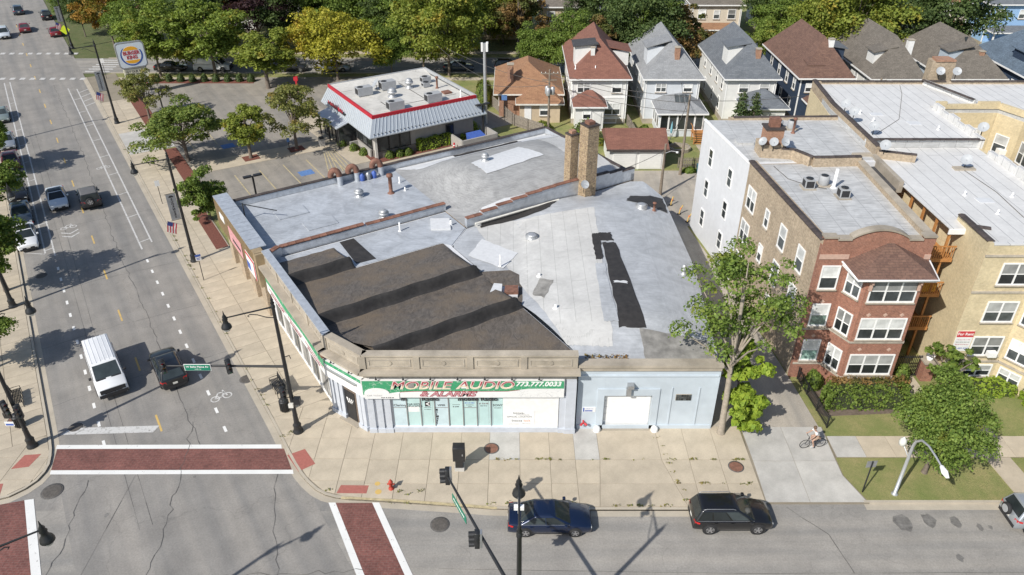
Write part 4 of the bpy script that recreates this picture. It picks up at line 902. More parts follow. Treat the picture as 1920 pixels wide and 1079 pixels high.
coping_run(rear, [dg(44.7, 49.2), dg(44.7, 63.0)], 'coping_dark', lambda x, y: 6.02, .7, .4)
gz = lambda b: 6.15 + .75 * max(0, 1 - ((b - 37) / 9.5) ** 2)
for k in range(12):
    b0 = 26.9 + k * 1.5; b1 = b0 + 1.5; z = gz((b0 + b1) / 2)
    rear.part('gable_parapet', rear.mb().prism([dg(b0, 48.95), dg(b1, 48.95), dg(b1, 49.3), dg(b0, 49.3)], 5.2, z), 'flash_silver')
    coping_run(rear, [dg(b0, 49.12), dg(b1, 49.12)], 'coping_brown' if k < 9 else 'coping_dark', lambda x, y, z=z: z + .002, .75, .46)
rear.part('gutter', rear.mb().tube([(*dg(27.5, 48.6), 5.75), (*dg(36, 48.6), 5.72)], .09, 6), 'off_white')
# avenue facade: brick below, ribbed metal fascia with signs above
Fp, Fq = dg(10.35, 64.4), dg(10.35, 52.5); LF = wlen(Fp, Fq)
fa = rear.part('fascia', wb(rear.mb(), Fp, Fq, 0, LF, -.74, .0, 3.45, 6.3), 'wood_brown' if 'wood_brown' in MATS else plain('fascia_brown', (.33, .25, .15), .6, .15, 2).name)
m = rear.mb()
for i in range(int(LF / .3)): wb(m, Fp, Fq, i * .3 + .05, i * .3 + .12, .0, .045, 3.5, 6.26)
rear.part('fascia_ribs', m, 'fascia_brown', fa)['kind'] = 'stuff'
cap = rear.mb()
for i in range(int(LF / .8)): wb(cap, Fp, Fq, i * .8 + .01, i * .8 + .78, -1.2, .06, 6.3 + .004 * (i % 2), 6.36 + .004 * (i % 2))
rear.part('metal_cap', cap, 'flash_silver', fa)
rear.part('fascia_end', rear.mb().prism([dg(10.35, 52.45), dg(11.2, 52.45), dg(11.2, 52.2), dg(10.35, 52.2)], 3.4, 6.28), 'fascia_brown', fa)
plain('sign_pink', (.62, .32, .33), .6, .1, 3)
for u0, u1, z0, z1, mt in ((1.6, 3.0, 4.9, 5.5, 'sign_white'), (4.2, 8.0, 3.9, 5.3, 'sign_pink'), (9.2, 11.6, 3.7, 5.4, 'sign_white')):
    sgn = rear.part('sign_panel', wb(rear.mb(), Fp, Fq, u0, u1, .046, .09, z0, z1), mt, fa)
    if mt == 'sign_pink':
        rear.part('brush_stroke', wb(rear.mb(), Fp, Fq, 5.2, 7.6, .091, .1, 4.35, 4.6), 'letter_black', sgn); [print_line(rear, Fp, Fq, 4.5, 7.6, 5.1 - .18 * k, .09, 'letter_pink', sgn, .1, 30 + k) for k in range(3)]
    if z0 == 3.7:
        rear.part('sign_border', wb(wb(rear.mb(), Fp, Fq, 9.2, 11.6, .091, .1, 5.15, 5.4), Fp, Fq, 11.3, 11.6, .091, .1, 3.7, 5.1), 'letter_red' if False else plain('sign_red', (.55, .05, .06), .5, .1, 3).name, sgn); rear.part('sign_flash', wb(rear.mb(), Fp, Fq, 9.25, 10.2, .091, .099, 3.9, 4.6), 'sign_blue', sgn)
for i in range(4): rear.part('pier', rear.mb().prism([dg(10.75, 53 + i * 3.3), dg(11.12, 53 + i * 3.3), dg(11.12, 54.2 + i * 3.3), dg(10.75, 54.2 + i * 3.3)], 0, 3.44), 'brick_common')
rear.part('banner_arm', rear.mb().tube([(*dg(11.8, 60.2), 5.4), (*dg(11.8, 60.2), 7.0)], .05, 6).tube([(*dg(11.8, 60.2), 6.9), (*dg(14.2, 58.9), 6.2)], .04, 6), 'black_metal')
# rooftop items on the flat part
for b, a, k, r, h in ((21.7, 59.3, 'mush', .16, .75), (24.4, 58.4, 'stack', .17, 1.9), (21.8, 54.2, 'mush', .17, .8), (26.0, 60.0, 'pipe', .06, .6), (25.7, 58.2, 'pipe', .06, .35)):
    p = dg(b, a); vent(rear, p[0], p[1], 5.41, k, None, r, h)
for b0, b1, a0, a1 in ((14.2, 16.8, 58.6, 60.4), (15.6, 18.2, 55.4, 57.0)): rear.part('skylight_patch', rear.mb().prism([dg(b0, a0), dg(b1, a0), dg(b1, a1), dg(b0, a1)], 5.40, 5.47), 'roof_silver')
for k, b in enumerate((21.2, 22.9, 25.3)):
    pts = [dg(b, 62.6)] * 3; x, y = dg(b, 62.5); q = dg(b - .75, 62.75)
    rear.part('gooseneck_duct', rear.mb().tube([(x, y, 5.4), (x, y, 6.3)], .26, 10), 'flash_silver')
    hood = [(x + (q[0] - x) * .5 * (1 - math.cos(t)), y + (q[1] - y) * .5 * (1 - math.cos(t)), 6.3 + .62 * math.sin(t)) for t in [math.pi * i / 9 for i in range(10)]]
    rear.part('duct_hood', rear.mb().tube(hood, .27, 10), 'rust')
for k in range(3): p = dg(23.3 + k * .6, 62.3); rear.part('compressor', rear.mb().lathe([(.2, 5.41), (.24, 5.5), (.24, 5.95), (.1, 6.1)], p[0], p[1], 10), ('sign_blue', 'grey_metal', 'sign_blue')[k])
# two tall brick chimneys
for nm, x, y, w, z1, mt in (('a', 5.25, 62.6, .86, 10.9, 'brick_yellow_chimney'), ('b', 6.65, 61.9, 1.18, 12.0, 'brick_yellow_chimney')):
    cpoly = [(x + (dx * DN.x + dy * DD.x) * w / 2, y + (dx * DN.y + dy * DD.y) * w / 2) for dx, dy in ((-1, -1), (1, -1), (1, 1), (-1, 1))]
    ch = rear.part('chimney', rear.mb().prism(cpoly, 4.6, z1), mt)
    big = [(x + (px - x) * 1.07, y + (py - y) * 1.07) for px, py in cpoly]; sm = [(x + (px - x) * .55, y + (py - y) * .55) for px, py in cpoly]
    rear.part('chimney_cap', rear.mb().prism(big, z1, z1 + .12), 'coping_dark', ch); rear.part('flue', rear.mb().prism(sm, z1 + .12, z1 + .38), 'brick_orange' if nm == 'a' else 'rust', ch)

plain('dish_grey', (.36, .38, .4), .5, .1, 3)
def dish(bld, x, y, z, az, parent=None, r=.42, mat='dish_grey'):
    r *= .85
    """satellite dish on a bent mast, facing compass angle az"""
    t = bld.part('satellite_dish', bld.mb().tube([(x, y, z), (x, y, z + .5), (x + .12 * math.cos(az), y + .12 * math.sin(az), z + .62)], .035, 6), 'black_metal', parent)
    d = Vector((math.cos(az) * .8, math.sin(az) * .8, .6)).normalized(); c = Vector((x, y, z + .72)) + d * .1
    u = d.orthogonal().normalized(); w = d.cross(u); vs = []; fs = []; seg = 14
    for j, (rr, dep) in enumerate(((0.02, 0), (r * .55, .035), (r, .11))):
        vs += [tuple(c + (u * math.cos(2 * math.pi * k / seg) + w * math.sin(2 * math.pi * k / seg)) * rr + d * dep) for k in range(seg)]
    for j in range(2): fs += [(j * seg + k, j * seg + (k + 1) % seg, (j + 1) * seg + (k + 1) % seg, (j + 1) * seg + k) for k in range(seg)]
    bld.part('dish', bld.mb().add(vs, fs, True).tube([tuple(c), tuple(c + d * r * 1.1 + Vector((0, 0, -.25 * r)))], .015, 5), mat, t)
    return t
dish(rear, 6.3, 60.6, 6.3, R(-70), r=.45)

annex = B('garage_annex', 'pale blue garage building with white roll-up door and low vaulted silver roof', 'garage', 8.5, 50)
ap, aq = (4.22, 37.4), (13.2, 37.4)
apoly = [ap, (5.95, 37.4), (5.95, 37.7), (9.05, 37.7), (9.05, 37.4), aq, (14.2, 50), (13.75, 62.5), (11.9, 65.6), dg(44.7, 48.75), dg(26.9, 48.75), dg(24.45, 46.75), (4.22, 38.7)]
annex.part('wall', annex.mb().prism(apoly, 0, 4.4), 'blue_wall')
annex.part('parapet', annex.mb().box(4.22, 13.2, 37.4, 37.72, 4.402, 5.3), 'blue_wall')
annex.part('lintel', annex.mb().box(5.95, 9.05, 37.41, 37.69, 2.95, 4.395), 'blue_wall')
annex.part('coping', annex.mb().box(4.16, 13.26, 37.22, 37.95, 5.3, 5.5).box(4.2, 13.2, 37.3, 37.4, 5.0, 5.298), 'concrete_stone')
def xl(y):
    if y < 38.7: return 4.25
    if y < 52.5: return 4.25 + (y - 38.7) * (-9.0 / 13.8)
    if y < 55.6: return -4.75 + (y - 52.5) * .33
    return -3.7 + (y - 55.6) * 1.57
def xr(y): return 13.15 + (y - 37.6) * .08 if y < 50 else (14.15 - (y - 50) * .035 if y < 62.5 else 13.72 - (y - 62.5) * .6)
def az_(x, y):
    z = 6.05 - .027 * (x - 7.3) ** 2 if x > 7.3 else max(5.42, 6.05 - .014 * (x - 7.3) ** 2)
    s = max(0, min(1, (y - 37.8) / 5.2)); s = s * s * (3 - 2 * s); z = 5.12 * (1 - s) + z * s
    e = max(0, min(1, (y - 58.5) / 4.5)); e = e * e * (3 - 2 * e); return z * (1 - e) + min(z, 5.35) * e
def ag(u, v): y = 37.78 + (65.0 - 37.78) * v; x = xl(y) + (xr(y) - xl(y)) * u; return (x, y, az_(x, y))
ar = annex.part('vault_roof', annex.mb().grid(ag, 44, 60), 'roof_annex_silver')
m = annex.mb()
for j in range(30):
    y0, y1 = 37.78 + 27.22 * j / 30, 37.78 + 27.22 * (j + 1) / 30
    m.add([(xr(y0), y0, 4.38), (xr(y1), y1, 4.38), (xr(y1), y1, az_(xr(y1), y1)), (xr(y0), y0, az_(xr(y0), y0))], [(0, 1, 2, 3)])
annex.part('eaves_wall', m, 'blue_wall')
da = lambda nm, quad, mt, off=.02, n=10: drape(annex, nm, quad, az_, mt, ar, off, n, False)
da('light_membrane', [(3.6, 39.6), (6.6, 39.4), (7.0, 58.2), (-3.2, 56.2)], 'roof_light', .022, 26)
for q in ([(6.3, 49.4), (6.9, 49.4), (7.0, 53.5), (6.4, 53.5)], [(7.15, 41.0), (8.9, 41.0), (8.15, 52.0), (7.05, 52.0)], [(6.9, 52.3), (8.0, 52.3), (7.9, 53.6), (6.9, 53.6)]): da('felt_patch', q, 'felt_flat', .04)
da('white_strip', [(7.3, 46.0), (8.3, 46.0), (8.3, 46.3), (7.3, 46.3)], 'patch_white', .055, 4); da('silver_strip', [(6.1, 41.5), (7.1, 41.5), (6.9, 48.8), (6.2, 48.8)], 'roof_annex_silver', .045)
da('felt_patch', [(-2.6, 55.6), (3, 58.4), (4, 60), (-2.6, 57.2)], 'felt_flat', .05); da('felt_patch', [(10.0, 60.2), (13.6, 59.0), (13.6, 62.0), (10.6, 61.6)], 'felt_flat', .05)
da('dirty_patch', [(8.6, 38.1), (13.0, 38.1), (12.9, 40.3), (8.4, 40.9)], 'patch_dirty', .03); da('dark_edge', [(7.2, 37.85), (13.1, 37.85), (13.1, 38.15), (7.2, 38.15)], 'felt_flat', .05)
da('valley_stain', [(1.4, 45.2), (2.3, 44.6), (3.0, 46.8), (2.0, 47.2)], 'patch_dirty', .05, 6)
da('patch', [(-3.4, 51.0), (-.6, 49.0), (.4, 51.4), (-2.4, 53.6)], 'patch_white', .05, 6)
for x, y, k, r, h in ((1.6, 53.6, 'mush', .2, .35), (2.0, 47.6, 'pipe', .1, .25), (12.3, 58.9, 'stack', .1, .8), (11.2, 59.0, 'mush', .2, .35), (12.9, 48.6, 'mush', .09, .85), (3.0, 43.2, 'pipe', .1, .3)): vent(annex, x, y, az_(x, y), k, None, r, h)
rs3 = np.random.RandomState(9); Pt = np.stack([rs3.uniform(4.6, 7.4, 130), rs3.uniform(38.1, 38.6, 130), rs3.uniform(5.15, 5.4, 130)], 1) - np.array([8.5, 50, 0]); link('dead_weeds', leaf_mesh('dead_weeds', Pt, np.tile([0, 0, 1.], (130, 1)), .16, 'leaf_rust', 2), annex.t)
gd = annex.part('garage_door', annex.mb().box(5.97, 9.03, 37.62, 37.69, 0.13, 2.94), 'white_paint')
for k in range(5): annex.part('door_panel', annex.mb().box(6.03, 8.97, 37.59, 37.618, .18 + k * .55, .69 + k * .55), 'white_paint', gd)
annex.part('door_trim', annex.mb().box(5.5, 5.95, 37.33, 37.4, 0.1, 3.5).box(9.05, 9.5, 37.33, 37.4, .1, 3.5).box(5.95, 9.05, 37.33, 37.4, 2.96, 3.5), 'blue_wall')
annex.part('threshold', annex.mb().box(5.95, 9.05, 37.15, 37.62, .1, .135), 'concrete_stone')
for x in (5.6, 9.4): annex.part('guard_stone', annex.mb().lathe([(.24, 0), (.25, .3), (.18, .45), (.05, .5)], x, 37.15, 10), 'white_paint')
annex.part('wall_panel', annex.mb().box(4.3, 13.1, 37.34, 37.4, 4.5, 4.62).box(10.25, 10.31, 37.35, 37.4, .5, 3.6).box(12.0, 12.06, 37.35, 37.4, .5, 3.6).box(4.3, 13.15, 37.33, 37.4, .0, .42), 'blue_wall')
gb = annex.part('glass_block_window', annex.mb().box(10.55, 11.55, 37.36, 37.4, 2.55, 3.05), 'concrete_stone')
for i in range(6):
    for j in range(3): annex.part('glass_block', annex.mb().box(10.57 + i * .165, 10.71 + i * .165, 37.33, 37.36, 2.57 + j * .16, 2.71 + j * .16), 'glass_dark', gb)
annex.part('wall_lamp', annex.mb().box(7.35, 7.75, 37.0, 37.4, 3.75, 4.0).box(7.3, 7.6, 37.1, 37.33, 3.1, 3.7), 'grey_metal')
nb = annex.part('notice', annex.mb().box(4.6, 5.45, 37.37, 37.4, 1.55, 1.95), 'sign_white'); annex.part('notice_print', annex.mb().box(4.63, 4.72, 37.364, 37.369, 1.58, 1.92).box(4.76, 5.25, 37.364, 37.369, 1.6, 1.7), 'sign_blue', nb); print_line(annex, ap, aq, .56, 1.1, 1.82, .031, 'sign_blue', nb, .06, 41)
annex.part('standpipe', annex.mb().tube([(4.7, 37.4, .75), (4.7, 37.15, .75)], .07, 8).tube([(4.62, 37.15, .75), (4.5, 37.0, .72)], .08, 8).tube([(4.78, 37.15, .75), (4.9, 37.0, .72)], .08, 8), 'sign_red')
# ================================================================ RESTAURANT
plain('metal_panel', (.52, .56, .60), .35, .05, 2, .25); plain('bk_red', (.46, .02, .035), .45, .08, 3); plain('bk_wall', (.36, .345, .32), .75, .08, 2); plain('bk_base', (.19, .175, .16), .8, .1, 2)
plain('rtu_grey', (.36, .37, .38), .55, .08, 3); plain('bk_yellow', (.85, .42, .03), .5, .05, 3); plain('bk_blue', (.03, .09, .34), .5, .05, 3); plain('sign_cream', (.72, .69, .52), .5, .05, 3); plain('sign_frost', (.66, .72, .76), .4, .04, 3)
bk = B('restaurant', 'fast food restaurant with grey metal mansard roof and red roof edge', 'restaurant', *dg(38, 84))
b0, b1, a0, a1 = 31.0, 44.6, 77.6, 91.2; e = .85
bk.part('wall', bk.mb().prism([dg(b0 + .3, a0 + .5), dg(b1 - .3, a0 + .5), dg(b1 - .3, a1 - .3), dg(b0 + .3, a1 - .3)], 0, 4.7), 'bk_wall')
bk.part('base_course', bk.mb().prism([dg(b0 + .24, a0 + .44), dg(b1 - .24, a0 + .44), dg(b1 - .24, a1 - .24), dg(b0 + .24, a1 - .24)], 0, 1.0), 'bk_base')
bk.part('flat_roof', bk.mb().prism([dg(b0 + .1, a0 + .1), dg(b1 - .1, a0 + .1), dg(b1 - .1, a1 - .1), dg(b0 + .1, a1 - .1)], 4.7, 5.0), 'roof_tpo')
bk.part('sloped_roof', bk.mb().add([(*dg(b0 + .2, a1 - .1), 5.5), (*dg(b0 + .2, a1 - 2.2), 5.02), (*dg(b1 - .2, a1 - 2.2), 5.02), (*dg(b1 - .2, a1 - .1), 5.5), (*dg(b0 + .2, a1 - .1), 5.01), (*dg(b1 - .2, a1 - .1), 5.01)], [(0, 1, 2, 3), (0, 3, 5, 4), (0, 4, 1), (3, 2, 5)]), 'roof_tpo')
# mansard sides: top edge (b,a) -> eave
T = [(b0, a0), (b1, a0), (b1, a1), (b0, a1)]; E_ = [(b0 - e, a0 - e), (b1 + e, a0 - e), (b1 + e, a1 + e), (b0 - e, a1 + e)]
for i in range(4):
    j = (i + 1) % 4; zt, zb = 5.2, 3.35
    A, Bq, C, D = (*dg(*E_[i]), zb), (*dg(*E_[j]), zb), (*dg(*T[j]), zt), (*dg(*T[i]), zt)
    mr = bk.part('mansard', bk.mb().add([A, Bq, C, D], [(0, 1, 2, 3)]), 'metal_panel')
    bk.part('soffit', bk.mb().add([(*dg(*E_[i]), zb), (*dg(*E_[j]), zb), (*dg(*T[j]), zb), (*dg(*T[i]), zb)], [(3, 2, 1, 0)]), 'bk_base')
    bk.part('eave_trim', wb(bk.mb(), dg(*E_[i]), dg(*E_[j]), 0, wlen(dg(*E_[i]), dg(*E_[j])), -.02, .05, zb - .1, zb + .03), 'metal_panel', mr)
    if i in (0, 3):
        n = 32 if i == 0 else 30
        for k in range(1, n):
            t = k / n; P = Vector(A).lerp(Vector(Bq), t); Q = Vector(D).lerp(Vector(C), t); up = (Vector(Bq) - Vector(A)).cross(Vector(D) - Vector(A)).normalized() * .05; s = (Vector(Bq) - Vector(A)).normalized() * .025
            bk.part('seam', bk.mb().add([tuple(P - s), tuple(P + s), tuple(Q + s), tuple(Q - s), tuple(P - s + up), tuple(P + s + up), tuple(Q + s + up), tuple(Q - s + up)], [(4, 5, 6, 7), (0, 1, 5, 4), (1, 2, 6, 5), (3, 0, 4, 7)]), 'metal_panel', mr)
            if k % 1 == 0 and i == 0:
                M = P.lerp(Q, .13) + up * 1.2; bk.part('snow_guard', bk.mb().box(M.x - .05, M.x + .05, M.y - .05, M.y + .05, M.z - .02, M.z + .07), 'dark_trim', mr)
    p, q = dg(*T[i]), dg(*T[j]); L = wlen(p, q)
    bk.part('roof_edge', wb(bk.mb(), p, q, -.03 if i else 0, L + (.03 if i else 0), -.16, .03, 5.16 + .0, 5.56 + .004 * i), 'bk_red' if i in (0, 3) else 'rtu_grey')
bk.part('drain_line', bk.mb().prism([dg(34.5, 80.7), dg(43.5, 80.7), dg(43.5, 80.8), dg(34.5, 80.8)], 5.0, 5.02).prism([dg(39.4, 78), dg(39.5, 78), dg(39.5, 88.6), dg(39.4, 88.6)], 5.0, 5.022).prism([dg(34.4, 78), dg(34.5, 78), dg(34.5, 83), dg(34.4, 83)], 5.0, 5.021), 'tar')
def rtu(b, a, w=1.9, d=1.1, h=.95, fan=True):
    x, y = dg(b, a); t = bk.part('rooftop_unit', bk.mb().prism([dg(b - w / 2, a - d / 2), dg(b + w / 2, a - d / 2), dg(b + w / 2, a + d / 2), dg(b - w / 2, a + d / 2)], 5.12, 5.12 + h), 'rtu_grey')
    bk.part('unit_curb', bk.mb().prism([dg(b - w / 2 + .1, a - d / 2 + .1), dg(b + w / 2 - .1, a - d / 2 + .1), dg(b + w / 2 - .1, a + d / 2 - .1), dg(b - w / 2 + .1, a + d / 2 - .1)], 4.99, 5.12), 'galv', t)
    f = dg(b - w / 2 + .5, a); bk.part('fan_grille', bk.mb().lathe([(.36, 5.12 + h), (.36, 5.16 + h), (.3, 5.17 + h)], f[0], f[1], 14), 'dark_trim', t)
    bk.part('side_louvre', bk.mb().prism([dg(b - w / 2 - .012, a - d / 2 + .1), dg(b - w / 2, a - d / 2 + .1), dg(b - w / 2, a + d / 2 - .1), dg(b - w / 2 - .012, a + d / 2 - .1)], 5.25, 5.0 + h), 'dark_trim', t)
for b, a in ((33.8, 86.4), (37.2, 87.0), (34.8, 79.6), (39.8, 79.7)): rtu(b, a)
rtu(42.4, 86.8, 1.2, .9, .7); rtu(41.6, 85.2, .9, .7, .5)
for b, a, k, r, h in ((36.4, 83.9, 'mush', .22, 1.1), (39.7, 86.0, 'mush', .2, 1.2), (43.4, 79.4, 'pipe', .07, .9), (42.6, 84.0, 'stack', .12, 1.5)): p = dg(b, a); vent(bk, p[0], p[1], 5.0, k, None, r, h)
bk.part('roof_hatch', bk.mb().prism([dg(42.2, 81.2), dg(43.2, 81.2), dg(43.2, 82.2), dg(42.2, 82.2)], 5.0, 5.2), 'rust'); p = dg(36.0, 87.6); dish(bk, p[0], p[1], 5.0, R(200), r=.8)
# glazing on the south and west walls
Sa, Sb = dg(b0 + .24, a0 + .44), dg(b1 - .24, a0 + .44); Wa, Wb_ = dg(b0 + .24, a1 - .24), dg(b0 + .24, a0 + .44)
for p, q, us in ((Sa, Sb, (.3, 1.7, 3.1)), (Wa, Wb_, (.6, 2.0, 3.4, 4.8, 6.4, 7.8, 9.2, 10.6))):
    for u in us:
        f = bk.part('window', wb(wb(wb(wb(bk.mb(), p, q, u, u + 1.34, .0, .08, 1.0, 1.08), p, q, u, u + 1.34, .0, .08, 2.92, 3.0), p, q, u, u + .07, .0, .08, 1.08, 2.92), p, q, u + 1.27, u + 1.34, .0, .08, 1.08, 2.92), 'dark_trim')
        bk.part('pane', wb(bk.mb(), p, q, u + .07, u + 1.27, .0, .03, 1.08, 2.92), 'glass_dark', f)
dr = bk.part('door', wb(bk.mb(), Sa, Sb, 9.2, 10.25, .0, .07, .12, 2.5), 'dark_trim'); bk.part('pane', wb(bk.mb(), Sa, Sb, 9.3, 10.15, .07, .08, .25, 2.35), 'glass_dark', dr)
for u in (0, .02): pass
bk.part('corner_post', wb(bk.mb(), Sa, Sb, -.15, .15, .0, .15, 0, 3.3), 'off_white')
# entrance canopy on the avenue side
cn = bk.part('canopy', bk.mb().add([(*dg(30.3, 83.2), 3.3), (*dg(30.3, 89.6), 3.3), (*dg(28.6, 89.6), 2.75), (*dg(28.6, 83.2), 2.75), (*dg(30.3, 83.2), 3.18), (*dg(30.3, 89.6), 3.18), (*dg(28.6, 89.6), 2.63), (*dg(28.6, 83.2), 2.63)], [(3, 2, 1, 0), (4, 5, 6, 7), (2, 3, 7, 6), (0, 3, 7, 4)[::-1], (1, 2, 6, 5)]), 'metal_panel')
for k in range(12):
    a = 83.5 + k * .53; bk.part('seam', bk.mb().add([(*dg(30.3, a), 3.34), (*dg(28.6, a), 2.79), (*dg(28.6, a + .05), 2.79), (*dg(30.3, a + .05), 3.34)], [(0, 1, 2, 3)]), 'flash_silver', cn)
for a in (83.4, 86.4, 89.4): bk.part('canopy_post', bk.mb().prism([dg(28.7, a), dg(28.85, a), dg(28.85, a + .15), dg(28.7, a + .15)], 0, 2.72), 'dark_trim')
bk.part('entrance_glazing', bk.mb().prism([dg(29.2, 84), dg(31.2, 84), dg(31.2, 89.2), dg(29.2, 89.2)], .12, 2.7), 'glass_dark')
for a in (84.0, 85.2, 86.5, 87.8, 89.1): bk.part('glazing_bar', bk.mb().prism([dg(29.14, a), dg(29.2, a), dg(29.2, a + .08), dg(29.14, a + .08)], .12, 2.7), 'dark_trim')
def wall_low(b_, a_, bb, aa): bk.part('patio_wall', bk.mb().prism([dg(b_, a_), dg(bb, a_), dg(bb, aa), dg(b_, aa)], 0, 1.0), 'bk_wall')
wall_low(29.9, 82.6, 31.1, 82.8); wall_low(30.9, 79.0, 31.1, 82.6)
rp, rq = dg(30.25, 89.9), dg(30.25, 83.9); print_line(bk, rp, rq, .5, 5.4, 4.05, .1, 'bk_red', None, .55, 71); bk.part('sign_rail', wb(wb(bk.mb(), rp, rq, .2, 5.7, .02, .1, 3.72, 3.8), rp, rq, .2, 5.7, -.3, .1, 3.85, 3.9), 'dark_trim')
# waste enclosure
enc = thing('bin_enclosure', 'low brown walled bin enclosure beside the restaurant', 'enclosure', (*dg(42, 76), 0)); eo = dg(42, 76)
for p, q in ((dg(40.8, 77.3), dg(40.8, 74.6)), (dg(40.8, 74.6), dg(45.6, 74.6)), (dg(45.6, 74.6), dg(45.6, 77.3))): wb(MB(eo[0], eo[1]), p, q, 0, wlen(p, q), -.1, .1, 0, 1.5).build('wall', 'coping_brown' if False else 'bk_wall', enc)
dm = thing('dumpster', 'dark blue steel dumpster inside the bin enclosure', 'dumpster', (*dg(43.4, 75.9), .09), DG); MB().add([(-.9, -.6, 0), (.9, -.6, 0), (.9, .6, 0), (-.9, .6, 0), (-1, -.7, 1.1), (1, -.7, 1.1), (1, .7, 1.35), (-1, .7, 1.35)], [(3, 2, 1, 0), (0, 1, 5, 4), (1, 2, 6, 5), (2, 3, 7, 6), (3, 0, 4, 7)]).build('body', 'sign_blue', dm)
for x0 in (-1.02, .02): MB().add([(x0, -.72, 1.11), (x0 + .98, -.72, 1.11), (x0 + .98, .72, 1.37), (x0, .72, 1.37), (x0, -.72, 1.16), (x0 + .98, -.72, 1.16), (x0 + .98, .72, 1.42), (x0, .72, 1.42)], [(4, 5, 6, 7), (0, 1, 5, 4), (1, 2, 6, 5), (3, 0, 4, 7)]).build('lid', 'sign_blue', dm)
# pole sign
sx_, sy_ = dg(12.6, 117.5); ps = thing('restaurant_sign', 'tall rounded restaurant pole sign with bun emblem above a letter board', 'sign', (sx_, sy_, .1), DG)
for x in (-1.35, 1.35): MB().box(x - .12, x + .12, -.12, .12, 0, 4).build('post', 'grey_metal', ps)
def rrect(w, h, r, cz, n=6):
    P = []
    for cx, cy, t0 in ((w / 2 - r, h / 2 - r, 0), (-w / 2 + r, h / 2 - r, 90), (-w / 2 + r, -h / 2 + r, 180), (w / 2 - r, -h / 2 + r, 270)):
        P += [(cx + r * math.cos(R(t0 + 90 * k / n)), cz + cy + r * math.sin(R(t0 + 90 * k / n))) for k in range(n + 1)]
    return P
def plate(pts, y0, y1, name, mat, parent):
    n = len(pts); vs = [(x, y0, z) for x, z in pts] + [(x, y1, z) for x, z in pts]
    return MB().add(vs, [tuple(range(n)), tuple(range(2 * n - 1, n - 1, -1))] + [((k + 1) % n, k, k + n, (k + 1) % n + n) for k in range(n)]).build(name, mat, parent)
cab = plate(rrect(3.7, 3.5, .5, 5.75), -.3, .3, 'sign_cabinet', 'grey_metal', ps); plate(rrect(3.4, 3.2, .42, 5.75), -.32, -.3, 'sign_face', 'sign_frost', cab)
ell = lambda rx, rz, cz, t0, t1, n=20, cx=0: [(cx + rx * math.cos(R(t0 + (t1 - t0) * k / n)), cz + rz * math.sin(R(t0 + (t1 - t0) * k / n))) for k in range(n + 1)]
ring = ell(1.42, 1.38, 5.72, 130, 390, 30) + ell(1.25, 1.27, 5.78, 390, 130, 30); plate(ring, -.335, -.32, 'emblem_ring', 'bk_blue', cab)
plate(ell(1.22, 1.22, 5.75, 0, 360, 30)[:-1], -.330, -.32, 'emblem_ground', 'letter_white', cab)
plate(ell(.95, .62, 6.33, 8, 172), -.345, -.33, 'emblem_bun', 'bk_yellow', cab); plate(ell(.95, .52, 5.17, 188, 352), -.345, -.33, 'emblem_bun', 'bk_yellow', cab)
o = put_text('BURGER\nKING', .66, 'bk_red', cab, (0, -.346, 5.76), 0, ext=.01, bold=.02, sx=.86)
mq = plate([(-1.5, 3.85), (-1.5, 2.4), (1.5, 2.4), (1.5, 3.85)][::-1], -.2, .2, 'letter_board', 'sign_cream', ps); put_text('TRY OUR NEW\nCRISPY BACON\nWHOPPER', .4, 'letter_black', mq, (0, -.21, 3.13), 0, ext=.006, bold=.006)

# ================================================================ APARTMENTS
bricks('shingle_brown', (.20, .115, .085), (.15, .085, .066), (.11, .07, .055), .5, .18, .012, .9, .25, .2); bricks('shingle_redbrown', (.25, .115, .082), (.2, .09, .066), (.14, .065, .05), .5, .18, .01, .9, .15, .15)
bricks('shingle_grey', (.30, .31, .32), (.25, .26, .27), (.2, .2, .21), .5, .18, .01, .9, .15, .15); bricks('shingle_slate', (.17, .185, .205), (.13, .145, .165), (.1, .11, .12), .5, .18, .01, .9, .15, .15)
bricks('shingle_taupe', (.20, .178, .152), (.155, .138, .118), (.115, .1, .085), .5, .18, .012, .9, .25, .2); bricks('shingle_tan', (.36, .20, .11), (.30, .16, .09), (.22, .12, .07), .5, .18, .01, .9, .18, .18); bricks('shingle_dark', (.085, .085, .09), (.065, .065, .07), (.05, .05, .05), .5, .18, .01)
bricks('shingle_blue', (.14, .19, .25), (.11, .15, .2), (.08, .11, .14), .5, .18, .01)
apt = B('brick_apartments', 'three storey red brick apartment house with projecting bay and tan brick side', 'apartments', 23.5, 50)
fl, flb, frn, frb = (20.1, 42.8), (18.9, 56.0), (27.3, 42.8), (27.5, 56.4)
apt.part('side_wall', apt.mb().prism([(20.1, 42.86), (20.6, 42.86), (19.4, 56.0), flb], 0, 11.25), 'brick_common')
apt.part('wall', apt.mb().prism([(20.3, 42.98), (27.3, 42.98), frb, (19.2, 56.0)], 0, 10.95), 'brick_common')
apt.part('front_wall', apt.mb().prism([(20.06, 42.8), (27.3, 42.8), (27.3, 43.1), (20.06, 43.1)], 0, 10.995), 'brick_red')
apt.part('roof', apt.mb().prism([(20.5, 43.1), (27.0, 43.1), (27.2, 56), (19.4, 55.8)], 10.95, 11.0), 'roof_grey_white')
apt.part('side_parapet', apt.mb().prism([(27.0, 43.1), (27.42, 43.1), (27.6, 56.4), (27.2, 56.4)], 10.9, 11.4), 'brick_common'); apt.part('coping', apt.mb().prism([(26.95, 43.1), (27.5, 43.1), (27.66, 56.4), (27.13, 56.4)], 11.4, 11.5), 'concrete_stone')
coping_run(apt, [(18.95, 55.9), (20.2, 43.0)], 'coping_dark', lambda x, y: 11.25, .5, .5)
